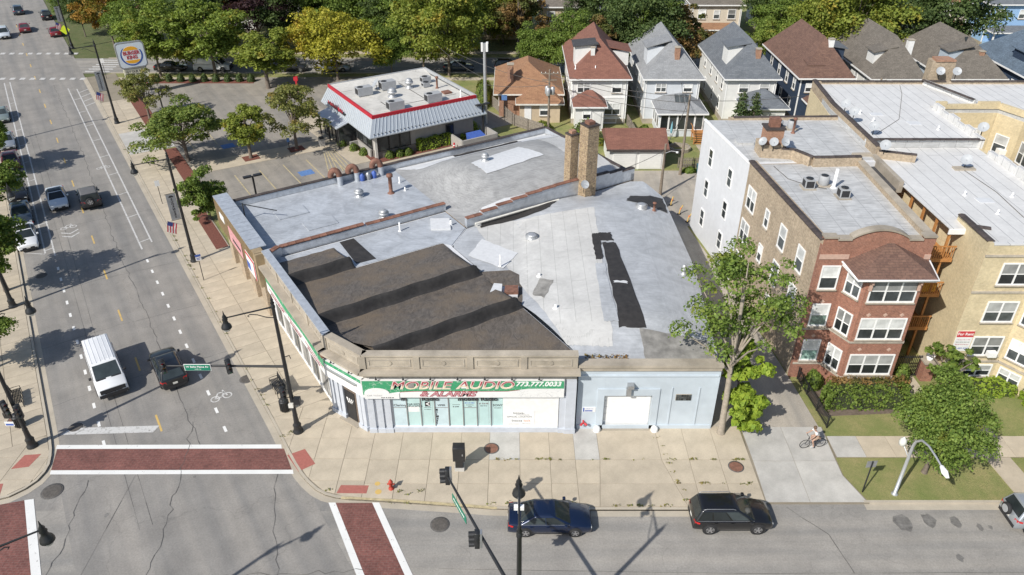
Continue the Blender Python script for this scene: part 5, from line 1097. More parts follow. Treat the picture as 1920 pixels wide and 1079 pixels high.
# shaped front parapet with stone coping
prof = [(20.1, 11.5), (21.0, 11.5), (21.0, 11.35), (21.9, 11.35)] + [(21.9 + 3.7 * t, 11.45 + .62 * math.sin(math.pi * t) ** .8) for t in [k / 14 for k in range(15)]] + [(25.6, 11.35), (26.5, 11.35), (26.5, 11.55), (27.35, 11.55)]
n = len(prof); m = apt.mb()
m.add([(x, 42.8, 10.998) for x, z in prof] + [(x, 42.8, z) for x, z in prof] + [(x, 43.1, 11.0) for x, z in prof] + [(x, 43.1, z) for x, z in prof], [(i, i + 1, i + 1 + n, i + n) for i in range(n - 1)] + [(i + 1 + 2 * n, i + 2 * n, i + 3 * n, i + 1 + 3 * n) for i in range(n - 1)])
apt.part('front_parapet', m, 'brick_red'); m = apt.mb()
for (x0, z0), (x1, z1) in zip(prof, prof[1:]):
    if x1 - x0 > .01: m.add([(x0, 42.7, z0), (x1, 42.7, z1), (x1, 43.3, z1), (x0, 43.3, z0), (x0, 42.7, z0 + .13), (x1, 42.7, z1 + .13), (x1, 43.3, z1 + .13), (x0, 43.3, z0 + .13)], [(3, 2, 1, 0), (4, 5, 6, 7), (0, 1, 5, 4), (2, 3, 7, 6), (0, 4, 7, 3), (1, 2, 6, 5)])
apt.part('coping', m, 'concrete_stone')
bayL, bay1, bay2, bayR = (22.0, 42.8), (22.85, 41.2), (26.45, 41.2), (27.2, 42.8)
bay = apt.part('bay', apt.mb().prism([bayL, bay1, bay2, bayR], 0, 9.45), 'brick_red')
ap_ = (24.5, 42.95, 11.25); ev = [(21.65, 43.0, 9.75), (21.9, 40.65, 9.6), (27.05, 40.65, 9.6), (27.45, 43.0, 9.75)]
rf = apt.part('bay_roof', apt.mb().add([ev[0], ev[1], ev[2], ev[3], ap_], [(0, 1, 4), (1, 2, 4), (2, 3, 4)]), 'shingle_brown'); apt.part('gutter', apt.mb().tube([ev[0], ev[1], ev[2], ev[3]], .07, 6), 'white_paint', rf)
apt.part('soffit', apt.mb().prism([(21.7, 43), (21.95, 40.7), (27.0, 40.7), (27.4, 43)], 9.45, 9.58), 'white_paint', rf)
def belt(z0, z1, mat, o=.06):
    m = apt.mb(); wb(m, fl, bayL, -.02, wlen(fl, bayL), 0, o, z0, z1); wb(m, bayL, bay1, 0, wlen(bayL, bay1), 0, o, z0, z1); wb(m, bay1, bay2, -o * .5, wlen(bay1, bay2) + o * .5, 0, o + .002, z0, z1); wb(m, bay2, bayR, 0, wlen(bay2, bayR), 0, o, z0, z1)
    return apt.part('belt_course', m, mat)
belt(1.28, 1.42, 'stone_trim'); belt(4.3, 4.42, 'stone_trim'); m = apt.mb().box(20.08, 22.0, 42.75, 42.8, 9.95, 10.3).box(26.9, 27.32, 42.75, 42.8, 9.95, 10.3); apt.part('stone_band', m, 'pink_stone')
for z in (1.72, 4.72, 7.72):
    apt.win(fl, bayL, .95, z, 1.05, 1.65, 'double', panes=('glass_blind', 'glass_teal' if z < 7 else 'glass_dark')); apt.win(bayL, bay1, .9, z, 1.05, 1.6, 'pair'); apt.win(bay1, bay2, 1.8, z + (.0), 2.9, 1.55, 'triple')
for z in (3.75, 6.6, 9.2):
    for p, q, us in ((fl, bayL, (.95,)), (bay1, bay2, (.7, 1.8, 2.9) if z > 3.8 else (.8, 2.8))):
        for u in us:
            pt, an = on_wall(p, q, u, .004); s = .17; d = Vector((math.cos(an), math.sin(an)))
            if z < 9: apt.part('stone_diamond', apt.mb().add([(pt[0] - d.x * s, pt[1] - d.y * s, z), (pt[0], pt[1], z - s), (pt[0] + d.x * s, pt[1] + d.y * s, z), (pt[0], pt[1], z + s), (pt[0] + d.y * .02, pt[1] - d.x * .02, z)], [(0, 1, 4), (1, 2, 4), (2, 3, 4), (3, 0, 4)]), 'pink_stone')
for u in (.25, 3.35): apt.part('bracket', wb(wb(apt.mb(), bay1, bay2, u - .1, u + .1, 0, .14, 8.55, 9.4), bay1, bay2, u - .06, u + .06, .14, .3, 9.1, 9.4), 'pink_stone')
for u, z, k, w in ((1.5, 7.7, 'pair', 1.5), (1.3, 4.7, 'pair', 1.5), (4.8, 7.9, 'double', .6), (4.8, 4.9, 'double', .6), (7.8, 7.7, 'double', .95), (7.8, 4.7, 'double', .95), (10.9, 7.7, 'double', .95), (10.9, 4.7, 'double', .95), (1.3, 1.7, 'pair', 1.5), (7.8, 1.7, 'double', .95)):
    apt.win(flb, fl, u, z, w, 1.7 if w > .7 else 1.3, k)
rearp = [(17.45, 66.0), (18.9, 56.02), (27.5, 56.45), (29.6, 56.6), (30.1, 66.4)]
apt.part('rear_wall', apt.mb().prism(rearp, 0, 10.9), 'white_wall'); apt.part('rear_roof', apt.mb().prism([(17.6, 65.8), (19.0, 56.4), (29.4, 56.9), (29.9, 66.2)], 10.9, 10.96), 'roof_grey_white')
apt.part('roof_edge', wb(apt.mb(), rearp[0], rearp[1], -.05, wlen(rearp[0], rearp[1]), -.15, .05, 10.9, 11.05), 'white_paint')
coping_run(apt, [(29.7, 66.2), (20, 66.0)], 'coping_dark', lambda x, y: 11.2, .6, .36); apt.part('rear_parapet', apt.mb().box(19.6, 29.9, 65.9, 66.15, 10.9, 11.2), 'brick_common')
for u in (2.6, 7.0):
    for z in (7.6, 4.6, 1.6): apt.win(rearp[0], rearp[1], u, z, .75, 1.5, 'double', sill=False, panes=('glass_dark', 'glass_dark'))
# stepped brick parapet between the two roofs, with tiles
stp = [(20.2, 57.6), (21.6, 57.4), (22.6, 57.2), (23.6, 55.6), (27.4, 55.8)]
for p, q in zip(stp, stp[1:]): apt.part('party_parapet', wb(apt.mb(), p, q, 0, wlen(p, q), 0, .35, 10.9, 11.75), 'brick_common')
coping_run(apt, [(x + .0, y - .17) for x, y in stp[1:]], 'coping_dark', lambda x, y: 11.75, .55, .42)
ch = apt.part('chimney', apt.mb().box(20.3, 21.7, 57.5, 58.7, 10.9, 13.2), 'brick_orange'); apt.part('chimney_base', apt.mb().box(20.0, 22.0, 57.3, 58.9, 10.9, 12.0), 'brick_common', ch); apt.part('chimney_cap', apt.mb().box(20.2, 21.8, 57.4, 58.8, 13.2, 13.32), 'coping_dark', ch); apt.part('flue_screen', apt.mb().box(20.6, 21.4, 57.8, 58.4, 13.32, 14.0), 'rust', ch)
for x, az, y in ((20.1, R(215), 57.2), (20.9, R(240), 57.1), (21.7, R(280), 57.1)): dish(apt, x, y, 11.6, az, ch)
def condenser(bld, x, y, z, round_=True, parent=None):
    t = bld.part('condenser', bld.mb().lathe([(.36, z + .05), (.38, z + .1), (.38, z + .72), (.34, z + .76)], x, y, 14) if round_ else bld.mb().box(x - .36, x + .36, y - .36, y + .36, z + .05, z + .72), 'rtu_grey', parent)
    bld.part('condenser_fan', bld.mb().lathe([(.27, z + .765), (.27, z + .79), (.1, z + .8)], x, y, 12), 'dark_trim', t)
    if not round_:
        m = bld.mb()
        for dx, dy in ((-.365, 0), (.365, 0), (0, -.365), (0, .365)): m.box(x + dx - (.28 if dy else .006), x + dx + (.28 if dy else .006), y + dy - (.28 if dx else .006), y + dy + (.28 if dx else .006), z + .14, z + .64)
        bld.part('condenser_grille', m, 'dark_trim', t)
    bld.part('pad', bld.mb().box(x - .5, x + .5, y - .5, y + .5, z, z + .05), 'concrete_stone', t)
condenser(apt, 22.0, 51.5, 11.0, False); condenser(apt, 23.3, 52.0, 11.0, True); condenser(apt, 24.0, 49.9, 11.0, False); condenser(apt, 23.4, 63.8, 10.96); condenser(apt, 24.6, 63.8, 10.96)
vent(apt, 23.9, 51.5, 11.0, 'pipe', None, .12, 1.5); vent(apt, 24.4, 62.7, 10.96, 'stack', None, .1, 1.4)
apt.part('roof_hatch', apt.mb().box(18.9, 20.3, 60.0, 61.0, 10.95, 11.15), 'roof_grey_white')
apt.part('roof_cable', apt.mb().tube([(20.6, 55.4, 11.02), (21.0, 53, 11.03), (22.2, 51.7, 11.06), (23.3, 51.2, 11.05)], .025, 5), 'tar')
st = apt.part('stair_roof', apt.mb().prism([(27.75, 52.2), (29.2, 52.3), (29.3, 57.4), (27.5, 57.2)], 10.3, 10.5), 'shingle_dark'); apt.part('stair_wall', apt.mb().prism([(27.62, 52.3), (29.15, 52.4), (29.25, 56.5), (27.62, 56.35)], 0, 10.28), 'brick_red', st); apt.part('stair_parapet', apt.mb().prism([(29.05, 52.1), (29.4, 52.1), (29.5, 57.5), (29.15, 57.5)], 10.3, 11.2).prism([(27.6, 57.45), (29.14, 57.5), (29.14, 57.8), (27.6, 57.75)], 10.3, 11.2), 'concrete_stone', st)

gold = B('courtyard_apartments', 'large yellow brick courtyard apartment block with white flat roofs', 'apartments', 37, 58)
gp = [(30.6, 42.4), (34.4, 42.4), (35.6, 40.7), (39.2, 40.7), (39.2, 68.2), (29.4, 68.2), (29.4, 58), (30.7, 46.6)]
gold.part('wall', gold.mb().prism(gp, 0, 10.8), 'brick_gold'); gold.part('wall', gold.mb().prism([(29.45, 68.25), (60, 68.25), (60, 75.4), (30.2, 75.4)], 0, 10.8), 'brick_gold'); gold.part('wall', gold.mb().prism([(45.2, 68.2), (46.3, 65.8), (46.3, 42), (56, 42), (56, 68.2)], 0, 10.8), 'brick_gold')
gold.part('roof', gold.mb().prism([(30.9, 42.8), (34.5, 42.8), (35.8, 41.1), (38.85, 41.1), (38.85, 59.6), (29.6, 59.6), (29.3, 55), (29.6, 45.3), (30.9, 45.3)], 10.8, 10.86), 'roof_white')
gold.part('roof', gold.mb().prism([(29.7, 59.9), (38.85, 59.9), (38.85, 68.6), (44.9, 68.6), (46.6, 65.9), (46.6, 42.4), (55.7, 42.4), (55.7, 68.6), (59.7, 68.6), (59.7, 75.1), (30.4, 75.1), (29.7, 68)], 11.3, 11.36), 'roof_white'); gold.part('upper_wall', gold.mb().prism([(29.45, 59.65), (39.15, 59.65), (39.15, 68.3), (45.25, 68.3), (46.35, 65.8), (46.35, 42.05), (55.95, 42.05), (55.95, 68.3), (59.95, 68.3), (59.95, 75.35), (30.25, 75.35), (29.45, 68)], 10.8, 11.3), 'roof_grey_white')
def parapet(pts, z0, z1, mat, cop=None, th=.28):
    for p, q in zip(pts, pts[1:]): gold.part('parapet', wb(gold.mb(), p, q, 0, wlen(p, q), -th, 0, z0, z1), mat)
    if cop: coping_run(gold, [(p[0], p[1]) for p in pts], cop, lambda x, y: z1, .55, .42)
parapet([(30.7, 46.6), (30.6, 42.4)], 10.8, 11.35, 'brick_gold'); coping_run(gold, [(30.75, 46.4), (30.78, 42.6)], 'coping_dark', lambda x, y: 11.35, .5, .5); coping_run(gold, [(31.0, 45.7), (32.3, 45.2)], 'coping_dark', lambda x, y: 10.9, .5, .4)
parapet([(30.6, 42.4), (34.4, 42.4), (35.6, 40.7), (39.2, 40.7)], 10.8, 11.2, 'brick_gold'); gold.part('coping', wb(gold.mb(), (30.6, 42.4), (34.4, 42.4), .3, 3.8, -.32, .04, 11.2, 11.28), 'roof_white')
parapet([(29.45, 59.7), (39.2, 59.7)], 11.3, 11.55, 'roof_white', 'coping_dark', .25)
for k in range(9):
    y = 67.9 - k * 1.4; z = 11.9 - (k % 2) * .22
    if not 58.6 < y - .7 < 60.2: gold.part('stepped_parapet', gold.mb().box(38.86, 39.24, y - 1.36, y, 10.8, z + (0 if y > 60 else -.45)), 'roof_white')
for k in range(13): y = 55.3 - k * 1.1; gold.part('stepped_parapet', gold.mb().box(38.86, 39.24, y - 1.06, y, 10.7, 11.4 + (k % 2) * .2), 'roof_white')
for k in range(6): x = 39.3 + k * .98; gold.part('court_parapet', gold.mb().box(x, x + .97, 68.2, 68.5, 11.2, 11.62 + (.25 if k in (0, 4, 5) else 0)), 'brick_gold')
for k in range(12): y = 65.7 - k * 1.5; gold.part('court_parapet', gold.mb().box(46.25, 46.55, y - 1.48, y, 11.2, 11.6 + (.25 if k % 3 == 0 else 0)), 'brick_gold')
gold.part('court_parapet', wb(gold.mb(), (45.15, 68.2), (46.3, 65.7), 0, 2.7, -.3, 0.01, 11.2, 11.75), 'brick_gold')
for x in (41.3, 43.3): gold.win((39.3, 68.2), (45.1, 68.2), x - 39.3, 7.4, 1.7, 1.9, 'pair')
for u, z in ((1.3, 7.4), (1.3, 4.4)): gold.win((45.17, 68.2), (46.3, 65.75), u, z, 1.2, 1.6, 'double')
for u in (1.5, 4.5, 8, 12): gold.win((46.3, 65.7), (46.3, 42), u, 7.4, 1.5, 1.8, 'pair')
gold.part('window_unit', gold.mb().box(45.4, 46.2, 66.3, 66.9, 7.4, 7.9), 'white_paint')
coping_run(gold, [(31, 75.2), (43.5, 75.2)], 'coping_dark', lambda x, y: 11.62, .6, .4); gold.part('parapet', gold.mb().box(30.3, 59.9, 75.1, 75.36, 11.3, 11.62), 'brick_common'); coping_run(gold, [(44, 75.2), (59.6, 75.2)], 'coping_dark', lambda x, y: 11.62, .6, .4)
gold.part('parapet', wb(gold.mb(), (41.2, 75.1), (43.2, 69.0), 0, 6.4, -.3, 0, 11.3, 11.8), 'roof_white'); coping_run(gold, [(41.1, 75.0), (43.1, 69.0)], 'coping_dark', lambda x, y: 11.8, .6, .4)
gold.part('west_parapet', gold.mb().prism([(29.45, 57.6), (29.8, 57.6), (29.9, 68.2), (30.5, 75.3), (30.2, 75.3), (29.5, 68.2)], 10.8, 11.75), 'brick_common'); coping_run(gold, [(30.35, 75.2), (29.7, 68.2), (29.62, 57.6)], 'coping_dark', lambda x, y: 11.75, .55, .46); coping_run(gold, [(29.62, 57.5), (32.3, 56.6)], 'coping_dark', lambda x, y: 11.45, .55, .4); gold.part('party_parapet', wb(gold.mb(), (29.5, 57.5), (32.3, 56.55), 0, 2.9, -.2, .15, 10.8, 11.45), 'brick_common')
ch = gold.part('chimney', gold.mb().prism([(42.2, 76.2), (44.6, 76.2), (44.4, 77.6), (42.4, 77.6)], 0, 13.3), 'brick_common'); gold.part('chimney_cap', gold.mb().prism([(42.5, 76.1), (44.5, 76.1), (44.3, 77.5), (42.7, 77.5)], 13.3, 13.5), 'brick_orange', ch)
for x, y in ((43.0, 75.8), (44.6, 75.7)): dish(gold, x, y, 11.7, R(255), ch, .5)
for x, y, z in ((29.9, 64.0, 11.7), (29.9, 66.0, 11.7), (30.6, 61.2, 11.4), (29.9, 57.2, 11.3), (35.5, 55.2, 10.9), (39.3, 60.4, 11.6)): dish(gold, x, y, z, R(235), None, .5)
gold.part('ballast', gold.mb().box(34.7, 36.3, 54.9, 55.5, 10.86, 11.0), 'concrete_stone')
for x, y, z in ((32.0, 64.5, 11.36), (31.6, 66.5, 11.36), (34.0, 47.5, 10.86), (36.5, 50.2, 10.86), (33.2, 50.5, 10.86), (36.8, 62.5, 11.36)): vent(gold, x, y, z, 'pipe', None, .07, .35)
for x, y, z in ((33.0, 66.3, 11.37), (35.4, 64.0, 11.37), (34.2, 49.6, 10.87)): gold.part('roof_patch', gold.mb().box(x - .55, x + .55, y - .4, y + .4, z - .02, z + .03), 'patch_white')
gold.part('roof_cable', gold.mb().tube([(35.4, 55.0, 10.88), (35.8, 51, 10.88), (35.5, 47, 10.88), (36.3, 43, 10.88)], .025, 5).tube([(31.0, 61.4, 11.38), (34.5, 65, 11.38), (37.8, 72, 11.38), (38.8, 74.8, 11.38)], .02, 5), 'tar')
gS, gE = (30.6, 42.4), (34.4, 42.4)
for z, h in ((8.3, 1.5), (5.3, 1.5), (2.45, 1.45), (.6, .85)):
    gold.win(gS, gE, 2.45, z, 1.95, h, 'pair'); gold.win((34.4, 42.4), (35.6, 40.7), 1.0, z, 1.3, h, 'pair'); gold.win((35.6, 40.7), (39.2, 40.7), 1.8, z, 2.4, h, 'triple')
for z in (1.75, 7.55, 10.35): m = gold.mb(); wb(m, gS, gE, 0, 3.8, 0, .08, z, z + .16); wb(m, (34.4, 42.4), (35.6, 40.7), 0, 2.08, 0, .08, z, z + .16); wb(m, (35.6, 40.7), (39.2, 40.7), 0, 3.6, 0, .08, z + .002, z + .162); gold.part('belt_course', m, 'stone_trim')
gold.part('window_unit', wb(gold.mb(), gS, gE, 2.6, 3.2, .08, .45, 2.45, 2.85), 'white_paint')
fs = gold.part('rent_sign', wb(gold.mb(), gS, gE, .15, 1.3, .0, .05, 2.75, 4.45), 'sign_white'); gold.part('sign_header', wb(gold.mb(), gS, gE, .15, 1.3, .05, .056, 3.95, 4.45), 'sign_red', fs)
gold.text('For Rent', .3, 'letter_white', gS, gE, .72, 4.2, .06, fs, ext=.003, bold=.006); [print_line(gold, gS, gE, .25, 1.2, 3.72 - .2 * k, .05, 'letter_pink' if k != 1 else 'grey_metal', fs, .09, 60 + k) for k in range(3)]; gold.text('773-489-5362', .2, 'sign_blue', gS, gE, .72, 2.98, .053, fs, ext=.003)
# wooden back porches between the two blocks
pc = thing('wooden_porches', 'orange timber back porches stacked between the brick and yellow blocks', 'porch', (29.1, 50, 0))
pm = lambda: MB(29.1, 50, 0)
for z in (2.7, 5.6, 8.5):
    for k in range(14): pm().box(27.75, 30.45, 45.3 + k * .5, 45.78 + k * .5, z, z + .06).build('deck_board', 'wood_orange', pc)
    pm().box(27.75, 30.45, 45.22, 45.3, z - .22, z + .06).build('fascia_board', 'wood_orange', pc); pm().box(27.75, 30.45, 45.2, 45.27, z + .95, z + 1.05).build('hand_rail', 'wood_orange', pc)
    for k in range(17): pm().box(27.85 + k * .155, 27.9 + k * .155, 45.22, 45.26, z + .06, z + .95).build('baluster', 'wood_orange', pc)
for x in (27.95, 29.7):
    for y in (45.32, 47.2, 49.1, 51.0): pm().box(x, x + .15, y, y + .15, 0, 10.75).build('post', 'wood_orange', pc)
pm().box(28.3, 30.2, 45.5, 46.3, 5.66, 6.2).build('yellow_cover', plain('yellow_plastic', (.75, .42, .03), .4, .1, 3), pc)
gate = thing('iron_gate', 'black iron gate between the brick pier and the red brick house', 'gate', (28.4, 42.9, 0))
MB(28.4, 42.9).box(27.5, 29.3, 42.87, 42.93, .15, .22).box(27.5, 29.3, 42.87, 42.93, 1.75, 1.82).build('rail', 'black_metal', gate); m = MB(28.4, 42.9)
for k in range(15): m.box(27.5 + k * .125, 27.53 + k * .125, 42.88, 42.92, .1, 1.95)
m.build('bars', 'black_metal', gate)['kind'] = 'stuff'
pr = thing('brick_pier', 'short red brick gate pier topped with a white planter', 'pier', (29.7, 42.7, 0)); MB().box(-.4, .4, -.4, .4, 0, 1.6).build('shaft', 'brick_red', pr); MB().box(-.5, .5, -.5, .5, 1.6, 1.72).build('cap', 'concrete_stone', pr); MB().lathe([(.18, 1.72), (.3, 2.1), (.27, 2.1), (.2, 1.85)], 0, 0, 12).build('planter', 'white_paint', pr)

for z in (2.7, 5.6, 8.5):
    pm().box(27.93, 27.98, 45.4, 52.2, z + .9, z + 1.0).build('side_rail', 'wood_orange', pc)
    for k in range(14): pm().box(27.94, 27.97, 45.5 + k * .48, 45.55 + k * .48, z + .06, z + .9).build('baluster', 'wood_orange', pc)
pm().box(29.55, 30.85, 45.22, 45.3, 10.45, 10.8).build('roof_fascia', 'white_paint', pc)
# ================================================================ HOUSES
plain('siding_white', (.68, .68, .66), .7, .05, 2); plain('siding_cool', (.58, .61, .64), .7, .05, 2); plain('siding_navy', (.032, .05, .085), .6, .1, 2); plain('siding_bluegrey', (.4, .46, .52), .7, .05, 2)
plain('siding_tan', (.52, .42, .3), .75, .08, 2); plain('siding_cream', (.6, .54, .44), .75, .06, 2); plain('siding_skyblue', (.28, .45, .68), .7, .05, 2); plain('siding_grey', (.34, .35, .36), .75, .06, 2)
def siding_lines(bld, poly, z0, z1, mat): return bld.part('wall', bld.mb().prism(poly, z0, z1), mat)
def hip(bld, x0, x1, y0, y1, ze, zr, mat, ov=.5, parent=None, name='roof', fascia='white_paint'):
    X0, X1, Y0, Y1 = x0 - ov, x1 + ov, y0 - ov, y1 + ov; w = min(X1 - X0, Y1 - Y0) / 2
    if X1 - X0 <= Y1 - Y0: r0, r1 = ((X0 + X1) / 2, Y0 + w), ((X0 + X1) / 2, Y1 - w)
    else: r0, r1 = (X0 + w, (Y0 + Y1) / 2), (X1 - w, (Y0 + Y1) / 2)
    v = [(X0, Y0, ze), (X1, Y0, ze), (X1, Y1, ze), (X0, Y1, ze), (r0[0], r0[1], zr), (r1[0], r1[1], zr)]
    f = [(0, 1, 4), (1, 2, 5, 4), (2, 3, 5), (3, 0, 4, 5)] if X1 - X0 <= Y1 - Y0 else [(0, 1, 5, 4), (1, 2, 5), (2, 3, 4, 5), (3, 0, 4)]
    rf = bld.part(name, bld.mb().add(v, f + [(3, 2, 1, 0)]), mat, parent)
    m = bld.mb(); m.box(X0 - .04, X1 + .04, Y0 - .06, Y0, ze - .16, ze + .02); m.box(X0 - .06, X0, Y0, Y1, ze - .16, ze + .02); m.box(X1, X1 + .06, Y0, Y1, ze - .16, ze + .02)
    bld.part('gutter', m, fascia, rf if parent is None else parent)
    return rf
def dormer(bld, x0, x1, y0, y1, z0, z1, wall, roof, face='W', rise=.5):
    d = bld.part('dormer', bld.mb().box(x0, x1, y0, y1, z0, z1), wall); o = .3
    if face == 'W': v = [(x0 - o, y0 - o, z1), (x0 - o, y1 + o, z1), (x1 + .2, y1 + o, z1 + rise), (x1 + .2, y0 - o, z1 + rise)]; bld.part('dormer_roof', bld.mb().add(v + [(a, b, c - .12) for a, b, c in v], [(3, 2, 1, 0), (4, 5, 6, 7), (0, 1, 5, 4), (3, 0, 4, 7), (1, 2, 6, 5)]), roof, d)
    elif face == 'E': v = [(x1 + o, y0 - o, z1), (x0 - .2, y0 - o, z1 + rise), (x0 - .2, y1 + o, z1 + rise), (x1 + o, y1 + o, z1)]; bld.part('dormer_roof', bld.mb().add(v + [(a, b, c - .12) for a, b, c in v], [(3, 2, 1, 0), (4, 5, 6, 7), (0, 1, 5, 4), (3, 0, 4, 7)]), roof, d)
    else: v = [(x0 - o, y0 - o, z1), (x1 + o, y0 - o, z1), (x1 + o, y1, z1 + rise), (x0 - o, y1, z1 + rise)]; bld.part('dormer_roof', bld.mb().add(v + [(a, b, c - .12) for a, b, c in v], [(0, 1, 2, 3), (7, 6, 5, 4), (1, 0, 4, 5), (2, 1, 5, 6), (0, 3, 7, 4)]), roof, d)
    return d
def house(name, label, x0, x1, y0, dep, ze, zr, wall, roof, win_s=(), win_w=(), win_e=(), ext=None, group=None, wm='white_paint', ov=.5, trim=True):
    h = B(name, label, 'house', (x0 + x1) / 2, y0 + dep / 2, group); y1 = y0 + dep
    h.part('wall', h.mb().prism([(x0, y0), (x1, y0), (x1, y1), (x0, y1)], 0, ze), wall); h.part('foundation', h.mb().prism([(x0 - .04, y0 - .04), (x1 + .04, y0 - .04), (x1 + .04, y1 + .04), (x0 - .04, y1 + .04)], 0, .7), 'concrete_stone')
    if trim:
        for x, y in ((x0, y0), (x1, y0)): h.part('corner_board', h.mb().box(x - .07, x + .07, y - .05, y + .07, .7, ze), wm)
    h.roof = hip(h, x0, x1, y0, y1, ze, zr, roof, ov, fascia=wm)
    S, Wl, El = ((x0, y0), (x1, y0)), ((x0, y1), (x0, y0)), ((x1, y0), (x1, y1))
    for (u, z, w, hh, k) in win_s: h.win(*S, u, z, w, hh, k, frame=wm)
    for (u, z, w, hh, k) in win_w: h.win(*Wl, dep - u, z, w, hh, k, frame=wm)
    for (u, z, w, hh, k) in win_e: h.win(*El, u, z, w, hh, k, frame=wm)
    h.part('downpipe', h.mb().tube([(x1 - .2, y0 - .08, .2), (x1 - .2, y0 - .08, ze)], .05, 6), wm)
    return h
def smallchim(h, x, y, z0, z1, mat, w=.5):
    c = h.part('chimney', h.mb().box(x - w / 2, x + w / 2, y - w / 2, y + w / 2, z0, z1), mat); h.part('chimney_cap', h.mb().box(x - w / 2 - .06, x + w / 2 + .06, y - w / 2 - .06, y + w / 2 + .06, z1, z1 + .1), 'concrete_stone', c); return c
def skylight(h, x, y, z, ang=0, w=.8, l=1.1, slope=.75):
    k = h.part('skylight', h.mb().add([(x - w / 2, y - l / 2, z + .05), (x + w / 2, y - l / 2, z + .05), (x + w / 2, y + l / 2, z + .05 + l * slope), (x - w / 2, y + l / 2, z + .05 + l * slope), (x - w / 2, y - l / 2, z + .17), (x + w / 2, y - l / 2, z + .17), (x + w / 2, y + l / 2, z + .17 + l * slope), (x - w / 2, y + l / 2, z + .17 + l * slope)], [(4, 5, 6, 7), (0, 1, 5, 4), (1, 2, 6, 5), (2, 3, 7, 6), (3, 0, 4, 7)]), 'glass_dark'); return k
Y0 = 94.6; EZ = 6.0
w2 = lambda W: [(1.4, 4.1, 1.1, 1.25, 'pair'), (W - 1.7, 4.1, .95, 1.25, 'double')]
ww = [(12.2, 4.0, .8, 1.4, 'double'), (11.0, 1.2, .8, 1.5, 'double'), (2.2, 4.0, .8, 1.4, 'double'), (5.2, 4.0, .8, 1.4, 'double'), (8.6, 4.0, .8, 1.4, 'double'), (2.8, 1.2, .8, 1.5, 'double'), (6.5, 1.2, .8, 1.5, 'double')]
h1 = house('house', 'white house with red-brown hipped roof and boxy white side dormer', 7.7, 14.6, Y0, 15.4, EZ, 10.1, 'siding_white', 'shingle_redbrown', [(1.4, 4.2, 1.5, 1.2, 'pair'), (5.6, 4.2, 1.1, 1.2, 'double'), (5.2, 1.3, 1.9, 1.4, 'pair'), (5.0, .2, 1.5, .5, 'single')], ww)
dormer(h1, 8.0, 10.7, 97.0, 99.6, 6.4, 9.4, 'siding_white', 'shingle_dark', 'W', .3); dormer(h1, 12.6, 15.2, 99.5, 102.6, 6.2, 8.1, 'siding_white', 'shingle_redbrown', 'E', .6); smallchim(h1, 10.2, 96.6, 7.6, 9.3, 'siding_white', .5)
h1.part('wall', h1.mb().box(8.0, 11.5, 91.9, 94.59, 0, 3.3), 'siding_white'); hip(h1, 8.0, 11.5, 91.9, 94.7, 3.3, 4.9, 'shingle_redbrown', .4, name='extension_roof'); h1.win((8.0, 91.9), (11.5, 91.9), 1.4, 1.7, .9, 1.1); h1.part('door', h1.mb().box(10.3, 11.2, 91.84, 91.9, .3, 2.4), 'siding_white'); h1.part('band', h1.mb().box(7.65, 14.65, 94.54, 94.6, 3.4, 3.6), 'white_paint')
for x, y in ((10.5, 95.2), (8.0, 95.4)): vent(h1, x, y, 6.9, 'pipe', None, .06, .5)
h2 = house('house', 'pale house with light grey hipped roof, small brick chimney and glazed back porch', 17.0, 23.7, Y0, 15.4, EZ, 10.1, 'siding_cool', 'shingle_grey', [(1.9, 4.3, 1.2, 1.0, 'pair'), (5.3, 4.3, 1.0, .9, 'double')], ww)
dormer(h2, 17.3, 19.9, 97.6, 100.2, 6.4, 9.1, 'siding_cool', 'shingle_grey', 'W', .9); smallchim(h2, 20.8, 96.2, 7.0, 9.4, 'brick_orange', .6); skylight(h2, 20.6, 97.6, 8.2, 0, 1.2, 1.3, .82)
h2.part('wall', h2.mb().box(18.2, 23.75, 90.0, 94.59, 0, 3.1), 'siding_cool'); er = hip(h2, 18.2, 23.75, 90.0, 95.6, 3.1, 4.7, 'shingle_grey', .35, name='extension_roof')
for k in range(3): h2.part('skylight', h2.mb().add([(20.2 + k * .62, 91.3, 4.0), (20.74 + k * .62, 91.3, 4.0), (20.74 + k * .62, 92.4, 4.62), (20.2 + k * .62, 92.4, 4.62)], [(0, 1, 2, 3)]), 'glass_dark', er)
for k in range(5): h2.win((18.2, 90.0), (23.75, 90.0), .62 + k * 1.07, 1.0, .88, 1.8, 'single', sill=False, panes=('glass_dark', 'glass_dark') if k % 2 else ('glass_blind', 'glass_dark'))
for k in range(3): h2.win((18.2, 94.5), (18.2, 90.0), .8 + k * 1.4, 1.0, 1.1, 1.8, 'single', sill=False)
st = h2.part('back_stairs', h2.mb().box(22.2, 23.9, 88.9, 89.95, .85, .93), 'wood_orange')
for k in range(5): h2.part('step', h2.mb().box(22.2, 23.9, 88.6 - k * .28, 88.88 - k * .28, .68 - k * .16, .74 - k * .16), 'wood_orange', st)
for x in (22.15, 23.9): h2.part('stair_rail', h2.mb().tube([(x, 90, 1.8), (x, 88.9, 1.8), (x, 87.4, .95)], .05, 5).box(x - .05, x + .05, 87.35, 87.45, 0, .95).box(x - .05, x + .05, 88.85, 88.95, 0, 1.8), 'wood_orange', st)
h3 = house('house', 'white house with blue-grey hipped roof and long rear sunroom', 27.2, 33.4, Y0, 15.4, EZ, 10.1, 'siding_white', 'shingle_slate', [(2.2, 4.2, 1.1, 1.1, 'double'), (4.8, 4.2, 1.1, 1.1, 'double')], ww)
dormer(h3, 27.5, 30.0, 97.4, 99.8, 6.4, 9.2, 'siding_white', 'shingle_slate', 'W', .5); smallchim(h3, 31.0, 96.2, 7.2, 9.2, 'brick_orange', .6); skylight(h3, 30.9, 97.8, 8.4, 0, .9, 1.0, .82)
